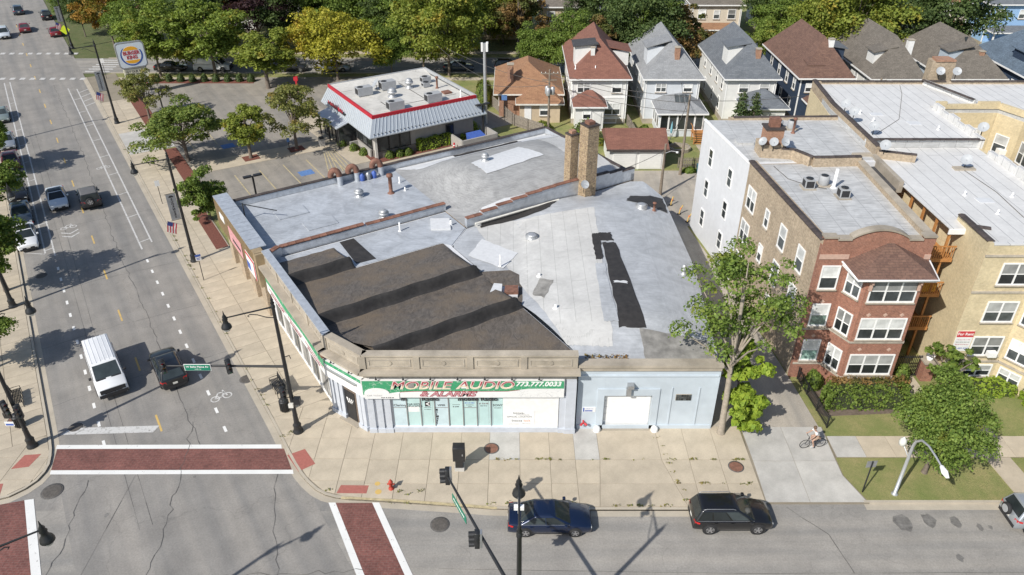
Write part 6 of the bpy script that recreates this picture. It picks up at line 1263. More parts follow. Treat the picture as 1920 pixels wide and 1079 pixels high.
h3.part('wall', h3.mb().box(29.0, 34.0, 91.2, 94.59, 0, 3.3), 'siding_white'); hip(h3, 29.0, 34.0, 91.2, 95.6, 3.3, 5.0, 'shingle_slate', .4, name='extension_roof')
for k in range(5): h3.win((29.0, 91.2), (34.0, 91.2), .55 + k * .98, 1.3, .82, 1.3, 'double', sill=False)
h4 = house('house', 'dark navy house with brown hipped roof and tall white chimney', 36.5, 42.6, Y0, 15.4, EZ + .1, 10.4, 'siding_navy', 'shingle_brown', [(1.1, 4.3, .7, 1.0, 'double'), (2.6, 4.3, .7, 1.0, 'double'), (5.0, 4.0, 1.1, 1.3, 'double')], ww)
dormer(h4, 37.4, 39.0, 95.4, 97.0, 6.7, 7.5, 'siding_navy', 'shingle_brown', 'S', .3); dormer(h4, 40.8, 43.0, 99.0, 102, 6.4, 8.6, 'siding_navy', 'shingle_slate', 'E', .4); smallchim(h4, 40.2, 97.0, 7.4, 10.2, 'white_paint', .6)
h4.part('wall', h4.mb().box(37.4, 42.4, 91.8, 94.59, 0, 3.4), 'siding_navy'); hip(h4, 37.4, 42.4, 91.8, 95.2, 3.4, 4.6, 'shingle_brown', .35, name='extension_roof'); h4.win((37.4, 91.8), (42.4, 91.8), 3.0, 1.3, 1.0, 1.3); h4.part('gutter_pipe', h4.mb().tube([(37.2, 91.7, .2), (37.2, 91.7, 3.4)], .05, 6), 'white_paint')
h5 = house('house', 'white house with weathered taupe roof and small front-left dormer', 45.6, 51.6, Y0, 15.4, EZ, 10.5, 'siding_white', 'shingle_taupe', [(1.6, 3.9, 1.1, 1.3, 'double'), (3.2, 4.1, .6, .9, 'double'), (4.8, 3.9, 1.1, 1.3, 'double')], ww)
dormer(h5, 46.0, 48.4, 96.8, 99.0, 6.6, 8.7, 'siding_white', 'shingle_taupe', 'W', .7); smallchim(h5, 51.0, 98.6, 6.6, 9.7, 'white_paint', .7)
h5.part('wall', h5.mb().box(46.4, 51.0, 92.0, 94.59, 0, 3.0), 'siding_white'); hip(h5, 46.4, 51.0, 92.0, 95.0, 3.0, 4.1, 'shingle_taupe', .4, name='extension_roof')
h6 = house('house', 'pale blue-grey house with broad taupe hipped roof and skylight', 55.0, 61.8, Y0, 15.4, EZ, 10.1, 'siding_bluegrey', 'shingle_taupe', [(2.0, 4.3, .8, .9, 'double'), (5.0, 4.3, 1.2, 1.1, 'double')], ww)
dormer(h6, 55.4, 58.0, 96.8, 99.2, 6.6, 8.8, 'siding_bluegrey', 'shingle_taupe', 'W', .7); skylight(h6, 58.2, 98.2, 8.9, 0, .7, 1.2, .8); smallchim(h6, 59.3, 96.6, 7.2, 8.8, 'brick_orange', .6); h6.part('wall', h6.mb().box(55, 61, 92, 94.59, 0, 3), 'siding_bluegrey'); hip(h6, 55, 61, 92, 95, 3.0, 4.3, 'shingle_taupe', .4, name='extension_roof')
h7 = house('house', 'dark blue house with blue shingle roof, white trimmed dormer and back porch', 64.6, 74, Y0 - .5, 13, EZ + .3, 10.8, 'siding_navy', 'shingle_blue', [(2, 3.6, 1.4, 1.5, 'pair'), (5, 3.6, 1.4, 1.5, 'pair')], [(2.2, 3.6, 1.3, 1.5, 'pair'), (5.2, 3.6, 1.3, 1.5, 'pair'), (8.2, 3.6, 1.3, 1.5, 'pair')])
dormer(h7, 65.3, 68.0, 97.0, 99.6, 6.8, 8.6, 'siding_navy', 'shingle_blue', 'W', .6); h7.part('porch_roof', h7.mb().box(61.9, 64.5, 93.6, 99, 3.2, 3.4), 'white_paint')
bg_ = B('house', 'low tan brick bungalow with orange-tan hipped roof', 'house', 2.0, 101.5)
bg_.part('wall', bg_.mb().prism([(-1.7, 97.2), (6.1, 97.2), (6.1, 108), (-1.7, 108)], 0, 3.3), 'brick_orange'); hip(bg_, -1.7, 6.1, 97.2, 108, 3.3, 6.2, 'shingle_tan', .7, fascia='off_white'); bg_.part('wall', bg_.mb().box(1.0, 6.2, 94.9, 97.19, 0, 2.7), 'siding_tan'); hip(bg_, 1.0, 6.2, 94.9, 98.6, 2.7, 4.4, 'shingle_tan', .5, name='extension_roof', fascia='off_white')
bg_.win((1.0, 94.9), (6.2, 94.9), 3.2, 1.1, 1.1, 1.2, 'double'); bg_.part('door', bg_.mb().box(1.6, 2.5, 94.84, 94.9, .3, 2.3), 'white_paint'); smallchim(bg_, -.2, 98.6, 4.0, 6.6, 'brick_orange', .8)
for y in (99, 101.5, 104): bg_.win((-1.7, 108), (-1.7, 97.2), 108 - y, 1.2, .9, 1.3)
gar = B('garage', 'small white garage with red-brown gabled roof by the alley', 'garage', 14, 82)
gar.part('wall', gar.mb().prism([(11.0, 79.9), (17.2, 79.9), (17.2, 85.6), (11.0, 85.6)], 0, 2.6), 'siding_white')
gar.part('roof', gar.mb().add([(10.6, 79.5, 2.55), (17.6, 79.5, 2.55), (17.6, 82.75, 3.9), (10.6, 82.75, 3.9), (10.6, 86, 2.55), (17.6, 86, 2.55)], [(0, 1, 2, 3), (3, 2, 5, 4), (0, 3, 4), (1, 5, 2)]), 'shingle_redbrown'); gar.part('fascia', gar.mb().box(10.55, 17.65, 79.44, 79.5, 2.4, 2.6), 'coping_dark')
for k in range(2): gd = gar.part('garage_door', gar.mb().box(11.4 + k * 2.9, 14.0 + k * 2.9, 79.84, 79.9, .1, 2.2), 'white_paint'); [gar.part('door_panel', gar.mb().box(11.45 + k * 2.9, 13.95 + k * 2.9, 79.81, 79.838, .15 + j * .52, .62 + j * .52), 'siding_white', gd) for j in range(4)]
# houses across the back street
def far_house(label, x0, x1, y0, ze, zr, wall, roof, porch=None, dep=12, dorm=True):
    W = x1 - x0; h = house('house', label, x0, x1, y0, dep, ze, zr, wall, roof, [(1.6, ze - 2.3, 1.2, 1.4, 'double'), (W / 2, ze - 2.3, .9, 1.3, 'double'), (W - 1.6, ze - 2.3, 1.2, 1.4, 'double'), (W - 2.2, .9, 2.0, 1.5, 'pair')], [(2.5, ze - 2.3, 1, 1.4, 'double'), (6, ze - 2.3, 1, 1.4, 'double'), (4, 1, 1, 1.4, 'double')], [(2.5, ze - 2.3, 1, 1.4, 'double'), (6, ze - 2.3, 1, 1.4, 'double')])
    if dorm: dormer(h, (x0 + x1) / 2 - 1.3, (x0 + x1) / 2 + 1.3, y0 + .8, y0 + 3.5, ze + .3, ze + 1.7, wall, roof, 'S', .8); h.win(((x0 + x1) / 2 - 1.3, y0 + .8), ((x0 + x1) / 2 + 1.3, y0 + .8), 1.3, ze + .55, 1.5, .85, 'pair')
    if porch:
        pr_ = hip(h, x0 + .2, x1 - .6, y0 - 2.6, y0, 2.9, 3.7, porch, .35, name='porch_roof')
        for k in range(5): h.part('porch_post', h.mb().box(x0 + .3 + (W - 1.2) * k / 4, x0 + .5 + (W - 1.2) * k / 4, y0 - 2.5, y0 - 2.3, .1, 2.9), 'white_paint')
        h.part('porch_base', h.mb().box(x0 + .2, x1 - .6, y0 - 2.6, y0 - .05, 0, .9), wall)
    return h
far_house('cream house with taupe roof and brown porch roof across the back street', 30.9, 39.2, 134.5, 6.4, 9.8, 'siding_cream', 'shingle_taupe', 'shingle_tan')
far_house('tan stucco house with grey roof behind the conifer', 5.0, 13.4, 133.0, 6.4, 9.6, 'siding_tan', 'shingle_taupe', None)
far_house('white gabled house with dark blue-grey roof across the back street', 15.0, 22.6, 136.0, 5.4, 9.0, 'siding_white', 'shingle_slate', 'shingle_slate')
far_house('light grey house with slate roof peeking over the trees', 22.9, 30.0, 138.0, 5.8, 9.2, 'siding_grey', 'shingle_slate', None)
far_house('beige house with brown porch roof and orange door across the back street', 71.5, 78.9, 136.0, 6.4, 9.8, 'siding_cream', 'shingle_tan', 'shingle_tan')
far_house('sky blue house with grey porch roof across the back street', 80.6, 91.5, 132.5, 6.9, 10.4, 'siding_skyblue', 'shingle_slate', 'shingle_slate')
far_house('grey house with dark roof hidden behind the purple tree', -43, -35, 141, 6.0, 9.4, 'siding_grey', 'shingle_slate', None); far_house('white house with grey roof behind the green street trees', -54.5, -46.5, 141, 6.0, 9.2, 'siding_white', 'shingle_grey', None)
far_house('white house with tan porch roof behind the yellow tree', -31, -22.5, 139, 6.0, 9.0, 'siding_cool', 'shingle_tan', 'shingle_tan'); far_house('pale brick house with pinkish roof behind the tall maples', -5.5, 2.0, 139, 6.2, 9.4, 'siding_tan', 'shingle_redbrown', 'shingle_tan')
far_house('orange brick house by the far end of the avenue', -76, -68.5, 146, 6.2, 9.6, 'brick_orange', 'shingle_brown', None); far_house('white house with red-brown roof between the dark trees', 45, 53, 139, 6.2, 9.6, 'siding_white', 'shingle_redbrown', None)
far_house('grey-blue house with slate roof behind the dark green tree', 58, 66, 140, 6.2, 9.6, 'siding_bluegrey', 'shingle_slate', None)

# ================================================================ TREES AND SHRUBS
tp = tree_proto
A = tp('round', 7.0, 3.5, 1.7, .21, 'leaf_mid', 13000, 70, 1); Bp = tp('yg', 6.2, 2.5, 1.8, .2, 'leaf_yellowgreen', 8500, 48, 2); Cp_ = tp('open', 7.8, 3.4, 2.0, .2, 'leaf_olive', 11500, 66, 3, open_=.5)
Dp = tp('yellow', 9.8, 5.9, 2.0, .27, 'leaf_yellow', 20000, 100, 4); Ep = tp('green', 12.5, 5.6, 2.4, .30, 'leaf_green', 19000, 92, 5); Fp_ = tp('dark', 13.5, 6.2, 2.4, .31, 'leaf_dark', 20000, 96, 6)
Gp = tp('purple', 12.0, 5.6, 2.4, .31, 'leaf_purple', 16000, 76, 7); Hp = tp('orange', 11.5, 4.8, 2.2, .29, 'leaf_orange', 15000, 68, 8); Ip = tp('maple', 13.4, 6.0, 2.4, .32, 'leaf_yellowgreen', 21000, 90, 9); Jp = tp('lime', 9.4, 4.6, 2.0, .27, 'leaf_bright2', 15000, 70, 10)
Kp = tp('rust', 10.1, 3.8, 2.2, .28, 'leaf_rust', 11000, 54, 11)
put_tree(A, 'tree', 'green tree in the mulch strip by the restaurant lot entrance', (*dg(12.6, 89.5), .1), (1.28, 1.28, 1.0), 1.0); put_tree(Bp, 'tree', 'small tree with yellow top in a mulch square of the parking lot', (*dg(19.0, 86.4), .1), (1.15, 1.15, 1.02), 2.0)
put_tree(Cp_, 'tree', 'airy olive-green tree in the mulch square beside the blue parking sign', (*dg(24.5, 86.3), .1), (1.12, 1.12, 1.06), .5); put_tree(Cp_, 'tree', 'reddish-green small tree beside the tall restaurant pole sign', (*dg(11.6, 106.5), .1), (.92, .92, .85), 2.6)
put_tree(tp('bushy', 4.9, 2.1, .3, .2, 'leaf_green', 11000, 60, 21, rz=2.3), 'tree', 'dense bushy green tree at the end of the brown fascia', (*dg(11.0, 73.0), .1), 1.0, 1.2)
put_tree(Dp, 'tree', 'large spreading golden-yellow tree behind the restaurant', (-26.2, 113.0, .05), (1.25, 1.25, 1.05), 0); put_tree(Bp, 'tree', 'yellow-green tree at the back of the restaurant lot', (-35.6, 109.0, .05), (1.9, 1.9, 1.3), 3)
put_tree(Jp, 'tree', 'bright green tree behind the restaurant hedge, left of a twin', (-53.6, 114.9, .05), (1.15, 1.15, 1.15), 1); put_tree(Jp, 'tree', 'bright green broad tree behind the restaurant hedge near the white van', (-45.3, 115.2, .05), (1.45, 1.45, 1.2), 2.5)
put_tree(Gp, 'tree', 'dark purple-leaved tree across the back street', (-42.5, 130.0, .05), (1.15, 1.15, 1.0), 0); put_tree(conifer_proto('spruce', 9.5, 2.2, 'leaf_spruce', 2), 'spruce_tree', 'grey-green spruce in front of the purple tree', (-39.4, 127.6, .05), 1.0, 0, 'tree')
put_tree(Hp, 'tree', 'orange-brown autumn tree near the far avenue corner', (-68.0, 131.5, .05), (1.0, 1.0, 1.0), 1); put_tree(Fp_, 'tree', 'dark green tree overhanging the avenue pavement past the crossing', (*dg(10.4, 158), .05), (.62, .62, .62), 1); put_tree(Ep, 'tree', 'green street tree beside the avenue at the far lamp', (*dg(9.8, 170), .05), (.62, .62, .62), 1.8); put_tree(Fp_, 'tree', 'dark tree far along the avenue pavement', (*dg(9.8, 186), .05), (.65, .65, .65), .4); put_tree(Ep, 'tree', 'green tree behind the orange autumn tree', (-59.5, 135, .05), (.9, .9, .9), 2.2)
put_tree(Ip, 'tree', 'tall yellow-green maple behind the restaurant', (-9.6, 115.3, .05), (1.15, 1.15, 1.1), 0); put_tree(Ep, 'tree', 'green tree beside the tall maple, over the drive', (-17.5, 127.5, .05), (1.0, 1.0, 1.0), 1); put_tree(Kp, 'tree', 'rust-tinged tree right of the tall maple', (1.0, 127.8, .05), (1.15, 1.15, 1.15), 0)
put_tree(Ep, 'tree', 'green tree behind the tan bungalow', (8.8, 112.5, .05), (.78, .78, .8), .7); put_tree(conifer_proto('pine', 11, 2.4, 'leaf_conifer', 5), 'pine_tree', 'light green conifer before the tan stucco house', (9.2, 128.2, .05), 1.0, 0, 'tree')
put_tree(Fp_, 'tree', 'big dark green tree behind the red roofed house', (19.3, 115.0, .05), (1.12, 1.12, 1.02), 0); put_tree(Kp, 'tree', 'slender rust-green tree behind the grey roofed house', (26.0, 114.8, .05), (1.0, 1.0, 1.0), 2); None
put_tree(Ip, 'tree', 'huge yellow-green maple behind the navy house', (50.5, 114.5, .05), (1.3, 1.25, 1.12), 1.3); put_tree(Jp, 'tree', 'lime green tree behind the slate roofed house corner', (40.0, 113.8, .05), (1.0, 1.0, .95), .3); put_tree(Fp_, 'tree', 'dark green tree behind the taupe roofed houses', (64.5, 117.0, .05), (1.15, 1.15, 1.1), .8); put_tree(Ep, 'tree', 'dark tree across the back street before the cream house', (43.5, 127.0, .05), (.85, .85, .85), .2)
put_bush('shrub', 'golden yellow shrub before the sky blue house', (74.5, 112.5, .05), 2.6, 1.8, 2.4, 'leaf_yellow', 1500, .26, 6); put_bush('shrub', 'dark round shrub before the beige far house', (66.5, 112.0, .05), 1.8, 1.6, 2.2, 'leaf_dark', 1200, .24, 7)
lt = tp('street', 6.6, 2.6, 1.9, .2, 'leaf_green', 11000, 60, 12)
for b, a, s, r_, lb in ((-6.6, 97.5, 1.15, 0, 'green street tree on the west pavement by the farther parked cars'), (-6.6, 83.2, 1.15, 1.9, 'green street tree on the west pavement beside the white parked sedan'), (-7.0, 68.9, 1.15, 3.0, 'green street tree on the west pavement before the lamp post'), (-9.0, 57.2, .9, .8, 'green street tree casting shade by the west bench')): put_tree(lt, 'street_tree', lb, (*dg(b, a), .1), s, r_, 'tree')
# leaning tree at the annex wall, with suckers
ail = tp('ailanthus', 13.4, 3.7, 4.6, .19, 'leaf_fresh', 11500, 62, 14, rz=4.0, open_=.9, bark='bark_pale', lean=(.35, 1.9), tr=.22)
put_tree(ail, 'tree', 'tall open leaning tree growing against the blue garage corner', (13.75, 36.95, .1), (1, 1, 1.0), 0)
sap = tp('sapling', 3.0, 1.25, .2, .27, 'leaf_bright', 2600, 34, 31, rz=1.5, open_=.4, tr=.05); put_tree(sap, 'sapling', 'bright lime sapling clump at the foot of the leaning tree', (15.1, 37.6, .1), 1.25, .5, 'tree'); sap2 = tp('sucker', 5.6, 1.25, 2.6, .3, 'leaf_bright', 2300, 30, 33, rz=1.5, open_=.4, tr=.07); put_tree(sap2, 'sapling', 'taller bright green sucker beside the leaning trunk', (14.9, 38.6, .1), 1.15, 1.5, 'tree')
pk = tp('parkway', 7.6, 3.1, 1.0, .155, 'leaf_fresh', 26000, 110, 16, rz=3.1); put_tree(pk, 'tree', 'dense green parkway tree behind the curved street light', (25.6, 33.5, .05), (.86, .86, .97), 2.2)
put_bush('shrub', 'rounded green shrub at the right end of the front walk', (33.2, 34.1, .05), .8, .8, 1.5, 'leaf_green', 800, .2, 11); put_tree(tp('small', 3.4, 1.2, .9, .2, 'leaf_green', 1800, 24, 18), 'tree', 'small green tree in the yellow block front garden', (30.0, 40.6, .05), (1.3, 1.3, 1.15), 0)
put_tree(conifer_proto('yew', 5.6, 1.35, 'leaf_conifer', 8, 2600), 'yew_tree', 'feathery conifer before the rear sunroom', (27.6, 88.3, .05), 1.15, 0, 'tree'); put_tree(conifer_proto('yew', 5.6, 1.35, 'leaf_conifer', 8, 2600), 'yew_tree', 'second feathery conifer close beside the sunroom windows', (29.3, 88.7, .05), 1.1, 2, 'tree')
# hedges and beds round the houses
put_bush('hedge', 'clipped green hedge with brown top in front of the red brick bay', (24.2, 39.9, .05), 2.9, .8, 1.25, 'leaf_green', 3600, .16, 4, True, cat='hedge'); put_bush('hedge', 'brown-tinged upper hedge row against the red brick bay', (24.6, 40.75, .05), 2.4, .35, 1.45, 'leaf_rust', 1500, .16, 5, True, cat='hedge')
put_bush('shrub', 'bright round shrub at the left foot of the red brick house', (21.3, 41.7, .05), .7, .6, 1.4, 'leaf_green', 900, .17, 3); put_bush('shrub', 'tall dark shrub beside the iron gate', (27.6, 41.9, .05), .6, .55, 1.8, 'leaf_green', 900, .18, 12)
put_bush('hedge', 'bright green ground hedge under the yellow block windows', (33.4, 41.2, .05), 1.7, .75, .7, 'leaf_bright', 1900, .17, 6, True, cat='hedge'); put_bush('hedge', 'bright green low hedge round the yellow bay', (37.2, 39.7, .05), 2.0, .7, .7, 'leaf_bright', 1700, .17, 7, True, cat='hedge')
for i, (b, a) in enumerate(((30.4, 84.4), (31.0, 82.3), (31.5, 80.4), (32.8, 77.9), (34.0, 77.7), (35.0, 77.6))):
    put_bush('ball_shrub', 'clipped round shrub in the red mulch along the restaurant wall', (*dg(b - (.9 if i < 3 else 0), a - .1), .12), .62, .62, .85, 'leaf_green', 420, .15, 20 + i % 3, group='ball shrubs in the restaurant mulch')
put_bush('hedge', 'long bright clipped hedge under the restaurant side windows', (*dg(38.6, 77.9), .12), 2.3, .6, 1.35, 'leaf_bright', 2600, .17, 8, True, DG, 'hedge'); put_bush('shrub', 'large rounded bright shrub next to the restaurant side door', (*dg(42.7, 78.6), .1), 1.0, .85, 1.25, 'leaf_bright', 900, .18, 31); put_bush('shrub', 'larger rounded bright shrub at the restaurant back corner', (*dg(44.9, 79.9), .1), 1.2, .95, 1.45, 'leaf_bright', 1000, .18, 32)
for i in range(11): put_bush('clipped_shrub', 'dark clipped shrub in the row behind the restaurant lot kerb', (-56.5 + i * 1.75, 112.2, .05), .62, .58, 1.25, 'leaf_dark', 420, .17, 40 + i % 3, group='clipped shrub row at the lot kerb')
for x, y, rx, ry, rz, mt, lb in ((9.0, 88.6, 1.9, 1.6, 2.6, 'leaf_green', 'big green bush between the red roofed house and the utility pole'), (13.6, 88.0, 1.4, 1.0, 1.1, 'leaf_dark', 'low dark bush in the garden behind the garage'), (15.6, 87.6, 1.3, 1.0, 1.0, 'leaf_mid', 'loose garden bush by the wooden yard fence'), (10.6, 87.4, 1.0, .7, .8, 'leaf_yellowgreen', 'yellowish garden plants near the white extension'), (16.7, 91.0, .8, 1.4, 1.0, 'leaf_green', 'green border plants along the house side'), (18.3, 86.6, 1.1, .8, 1.0, 'leaf_dark', 'dark bush by the glazed porch'), (23.3, 81.2, .9, .6, .9, 'leaf_yellow', 'yellow flowering bush at the picket fence'), (3.8, 92.4, 1.5, .9, 1.1, 'leaf_yellowgreen', 'yellow-green bush before the bungalow'), (11.2, 78.9, 1.2, .5, .6, 'leaf_green', 'weedy bush at the garage foot'), (20.0, 79.0, .9, .5, .6, 'leaf_green', 'weedy bush at the pole foot'), (-4.0, 104, 1.2, 4.5, 2.6, 'leaf_mid', 'vine-covered thicket beside the restaurant drive'), (25.6, 84.6, 1.2, .8, .9, 'leaf_green', 'green shrub by the yard path')):
    put_bush('shrub', lb, (x, y, .05), rx, ry, rz, mt, int(500 + 420 * rx * ry), .2, int(x * 3) % 17 + 50)

for i, (pr_, nm, x, y, sx3, lb) in enumerate(((Ep, 'tree', -23.5, 131.5, 1.0, 'green tree across the back street behind the golden tree'), (Fp_, 'tree', -33.5, 134.0, .9, 'dark green tree behind the grey spruce'), (Ip, 'tree', -1.5, 133.5, .85, 'olive maple before the pale brick house'), (Ep, 'tree', -8.5, 129.0, .9, 'green tree between the maple and the pale brick house'),
    (Fp_, 'tree', 14.2, 129.5, .8, 'dark green tree between the conifer and the white gabled house'), (Ep, 'tree', 24.0, 128.0, .85, 'green tree before the light grey house'), (Fp_, 'tree', 56.0, 129.0, .9, 'dark green tree before the grey-blue far house'), (Fp_, 'tree', -51.5, 128.5, .85, 'dark green tree before the white far house'),
    (Ep, 'tree', -62.5, 126.8, .75, 'green tree at the far corner lawn'), (Fp_, 'tree', 44.0, 133.5, 1.0, 'dark tree beside the white and red-brown far house'), (Fp_, 'tree', 66.0, 134.0, .9, 'dark tree shading the grey-blue far house'), (Ep, 'tree', -15.0, 137.0, 1.05, 'tall green tree between two far houses'), (Kp, 'tree', 12.5, 114.0, .9, 'rust-green tree between the bungalow and the red roofed house'),
    (Jp, 'tree', 33.8, 113.2, .8, 'green tree between the slate roof and the navy house'), (Fp_, 'tree', 57.6, 114.5, .85, 'dark tree between the huge maple and the taupe roof'), (Fp_, 'tree', 36.0, 143.0, 1.1, 'tall dark tree behind the cream far house'), (Ep, 'tree', 85.0, 146, 1.1, 'tall green tree behind the sky blue house'))):
    put_tree(pr_, nm, lb, (x, y, .05), (sx3, sx3, sx3 * .98), i * 1.3)

for i, (pr_, x, y, k, lb) in enumerate(((Ep, -18.3, 115.0, .62, 'green tree on the lawn strip between the golden tree and the maple'), (Fp_, -38.0, 129.8, .95, 'dark green tree right of the purple tree'), (Ep, -30.0, 129.0, .9, 'full green tree behind the golden tree'), (Hp, -47.5, 133.0, .9, 'brownish autumn tree behind the bright green pair'), (Fp_, -20.0, 128.0, .75, 'dark tree behind the restaurant roof'),
    (Ep, 3.6, 115.2, .6, 'green tree on the bungalow front lawn'), (Fp_, 16.0, 114.3, .62, 'dark green tree left of the big dark tree'), (Ep, 23.0, 116.0, .72, 'green tree right of the big dark tree'), (Ip, 46.0, 116.0, .85, 'yellow-green maple left of the huge maple'))):
    put_tree(pr_, 'tree', lb, (x, y, .05), (k, k, k), 2 + i * 1.7)
# ================================================================ VEHICLES
def bev(o, w=.05, seg=2):
    m = o.modifiers.new('bevel', 'BEVEL'); m.width = w; m.segments = seg; m.limit_method = 'ANGLE'; m.angle_limit = R(25); m.harden_normals = False
    for p in o.data.polygons: p.use_smooth = True
    return o
STY = {
 'sedan': dict(L=4.75, W=1.82, H=1.45, belt=.93, sill=.24, hood=.86, nose=.68, tail=.98, cab=(-1.75, -.85, .25, 1.2), wr=.33, wb=(-1.38, 1.42)),
 'suv':   dict(L=4.5, W=1.86, H=1.72, belt=1.03, sill=.3, hood=.98, nose=.78, tail=1.03, cab=(-2.2, -1.88, .2, 1.2), wr=.38, wb=(-1.33, 1.38)),
 'van':   dict(L=5.6, W=2.02, H=2.1, belt=1.2, sill=.32, hood=1.2, nose=1.0, tail=1.2, cab=(-2.74, -2.66, 1.0, 1.75), wr=.38, wb=(-1.75, 1.75)),
 'jeep':  dict(L=4.1, W=1.85, H=1.8, belt=1.1, sill=.42, hood=1.12, nose=1.02, tail=1.1, cab=(-1.9, -1.85, .05, .4), wr=.41, wb=(-1.2, 1.25)),
}
def vehicle(name, label, cat, x, y, z, head, style, body, group=None, glassm='glass_car', roofm=None, plate=True, roof_rails=False):
    s = STY[style]; L, W, H = s['L'], s['W'], s['H']; hw = W / 2; t = thing(name, label, cat, (x, y, z), head, group)
    # lower body: lofted sections from tail to nose
    cr, crr, cf, cfb = s['cab']; st = []
    boxy = style in ('jeep', 'van')
    for fx, top, wf in ((-1, s['tail'] - .18, .86 if not boxy else .96), (-.97, s['tail'] - .03, .93 if not boxy else .99), (-.8, s['tail'], .985), (-.5, s['belt'], 1), (0, s['belt'], 1), (cfb / (L / 2), s['belt'] + .0, 1), (.72, s['hood'], .99), (.9, (s['hood'] + s['nose']) / 2, .95 if not boxy else .98), (.975, s['nose'], .88 if not boxy else .96), (1, s['nose'] - .16, .8 if not boxy else .93)):
        st.append((fx * L / 2, top, wf * hw))
    ring = lambda X, zt, w: [(X, -w * .9, s['sill']), (X, -w, s['sill'] + .14), (X, -w, (s['sill'] + zt) / 2 + .08), (X, -w * .965, zt - .07), (X, -w * .86, zt), (X, 0, zt + .025), (X, w * .86, zt), (X, w * .965, zt - .07), (X, w, (s['sill'] + zt) / 2 + .08), (X, w, s['sill'] + .14), (X, w * .9, s['sill'])]
    def body_mesh():
        m = MB(); n = 11; vs = [p for q in st for p in ring(*q)]; fs = []
        for i in range(len(st) - 1):
            for k in range(n): k2 = (k + 1) % n; fs.append((i * n + k, (i + 1) * n + k, (i + 1) * n + k2, i * n + k2))
        fs += [tuple(range(n)), tuple(range(len(st) * n - 1, (len(st) - 1) * n - 1, -1))]
        m.add(vs, fs, True); me = m.mesh('body', body); me.set_sharp_from_angle(angle=R(38)); return me
    link('body', cached(('cb', style, body), body_mesh), t)
    # cabin hull and panes
    wb_, wt = hw * .93, hw * (.74 if not boxy else .86); zb, zr = s['belt'] - .03, H - .07
    A = [(cr, -wb_, zb), (cfb, -wb_, zb), (cfb, wb_, zb), (cr, wb_, zb)]; Tt = [(crr, -wt, zr), (cf, -wt, zr), (cf, wt, zr), (crr, wt, zr)]
    k = .16; U = [(crr + k, -wt + k, H), (cf - k * 1.5, -wt + k, H), (cf - k * 1.5, wt - k, H), (crr + k, wt - k, H)]
    hull = MB().add(A + Tt + U, [(0, 1, 5, 4), (1, 2, 6, 5), (2, 3, 7, 6), (3, 0, 4, 7), (4, 5, 9, 8), (5, 6, 10, 9), (6, 7, 11, 10), (7, 4, 8, 11), (8, 9, 10, 11)])
    cab = bev(link('cabin', cached(('ch', style, body), lambda: hull.mesh('cabin', body)), t), .05 if boxy else .09, 3)
    if roofm: bev(MB().add([(crr + .02, -wt + .03, zr + .03), (cf - .05, -wt + .03, zr + .03), (cf - .05, wt - .03, zr + .03), (crr + .02, wt - .03, zr + .03), (crr + .1, -wt + .14, H + .025), (cf - .2, -wt + .14, H + .025), (cf - .2, wt - .14, H + .025), (crr + .1, wt - .14, H + .025)], [(0, 1, 5, 4), (1, 2, 6, 5), (2, 3, 7, 6), (3, 0, 4, 7), (4, 5, 6, 7)]).build('roof_panel', roofm, t), .03)
    def pane(q, i0, i1, j0, j1, nm):
        q = [Vector(p) for p in q]; f = lambda u, v: q[0] * (1 - u) * (1 - v) + q[1] * u * (1 - v) + q[2] * u * v + q[3] * (1 - u) * v
        c = [f(i0, j0), f(i1, j0), f(i1, j1), f(i0, j1)]; n = (c[1] - c[0]).cross(c[3] - c[0]).normalized() * .014
        MB().add([tuple(p - n) for p in c] + [tuple(p + n) for p in c], [(4, 5, 6, 7), (0, 1, 5, 4), (1, 2, 6, 5), (2, 3, 7, 6), (3, 0, 4, 7)]).build(nm, glassm, t)
    pane([A[1], A[2], Tt[2], Tt[1]], .06, .94, .06, .95, 'windscreen'); pane([A[3], A[0], Tt[0], Tt[3]], .08, .92, .12 if style != 'sedan' else .06, .92, 'rear_window')
    spl = ((.06, .5), (.53, .93)) if style != 'van' else ((.84, .965),)
    if style == 'suv': spl = ((.05, .27), (.3, .6), (.63, .93))
    if style == 'jeep': spl = ((.06, .42), (.48, .92))
    for a_, b_ in spl: pane([A[0], A[1], Tt[1], Tt[0]], a_, b_, .12, .9, 'side_window'); pane([A[2], A[3], Tt[3], Tt[2]], 1 - b_, 1 - a_, .12, .9, 'side_window')
    # wheels with dark arches
    wr = s['wr']
    def wheel_mesh(): return MB().lathe([(wr * .62, -.11), (wr * .95, -.115), (wr, -.08), (wr, .08), (wr * .95, .115), (wr * .62, .11)], 0, 0, 20).mesh('wheel', 'rubber')
    def rim_mesh():
        m = MB().lathe([(wr * .64, -.10), (wr * .64, .118)], 0, 0, 16)
        return m.mesh('rim', 'alloy')
    def spoke_mesh():
        m = MB()
        for q in range(5):
            a_ = 2 * math.pi * q / 5 + .3; m.add([(wr * .58 * math.cos(a_ + d), wr * .58 * math.sin(a_ + d), .121) for d in (.25, .5, .75, 1.0)] + [(wr * .2 * math.cos(a_ + .62), wr * .2 * math.sin(a_ + .62), .121)], [(0, 1, 2, 3, 4)])
        return m.mesh('rim_gap', 'dark_trim')
    def arch_mesh(): return MB().lathe([(wr * 1.16, -.02), (wr * 1.16, .02)], 0, 0, 20).mesh('wheel_arch', 'dark_trim')
    for X in s['wb']:
        for sy in (-1, 1):
            w = link('wheel', cached(('wh', style), wheel_mesh), t, (X, sy * (hw - .085), wr)); w.rotation_euler = (-sy * math.pi / 2, 0, 0)
            link('rim', cached(('rm', style), rim_mesh), w); link('rim_gap', cached(('rs', style), spoke_mesh), w)
            a_ = link('wheel_arch', cached(('wa', style), arch_mesh), t, (X, sy * (hw - .012), wr + .03)); a_.rotation_euler = (-sy * math.pi / 2, 0, 0)
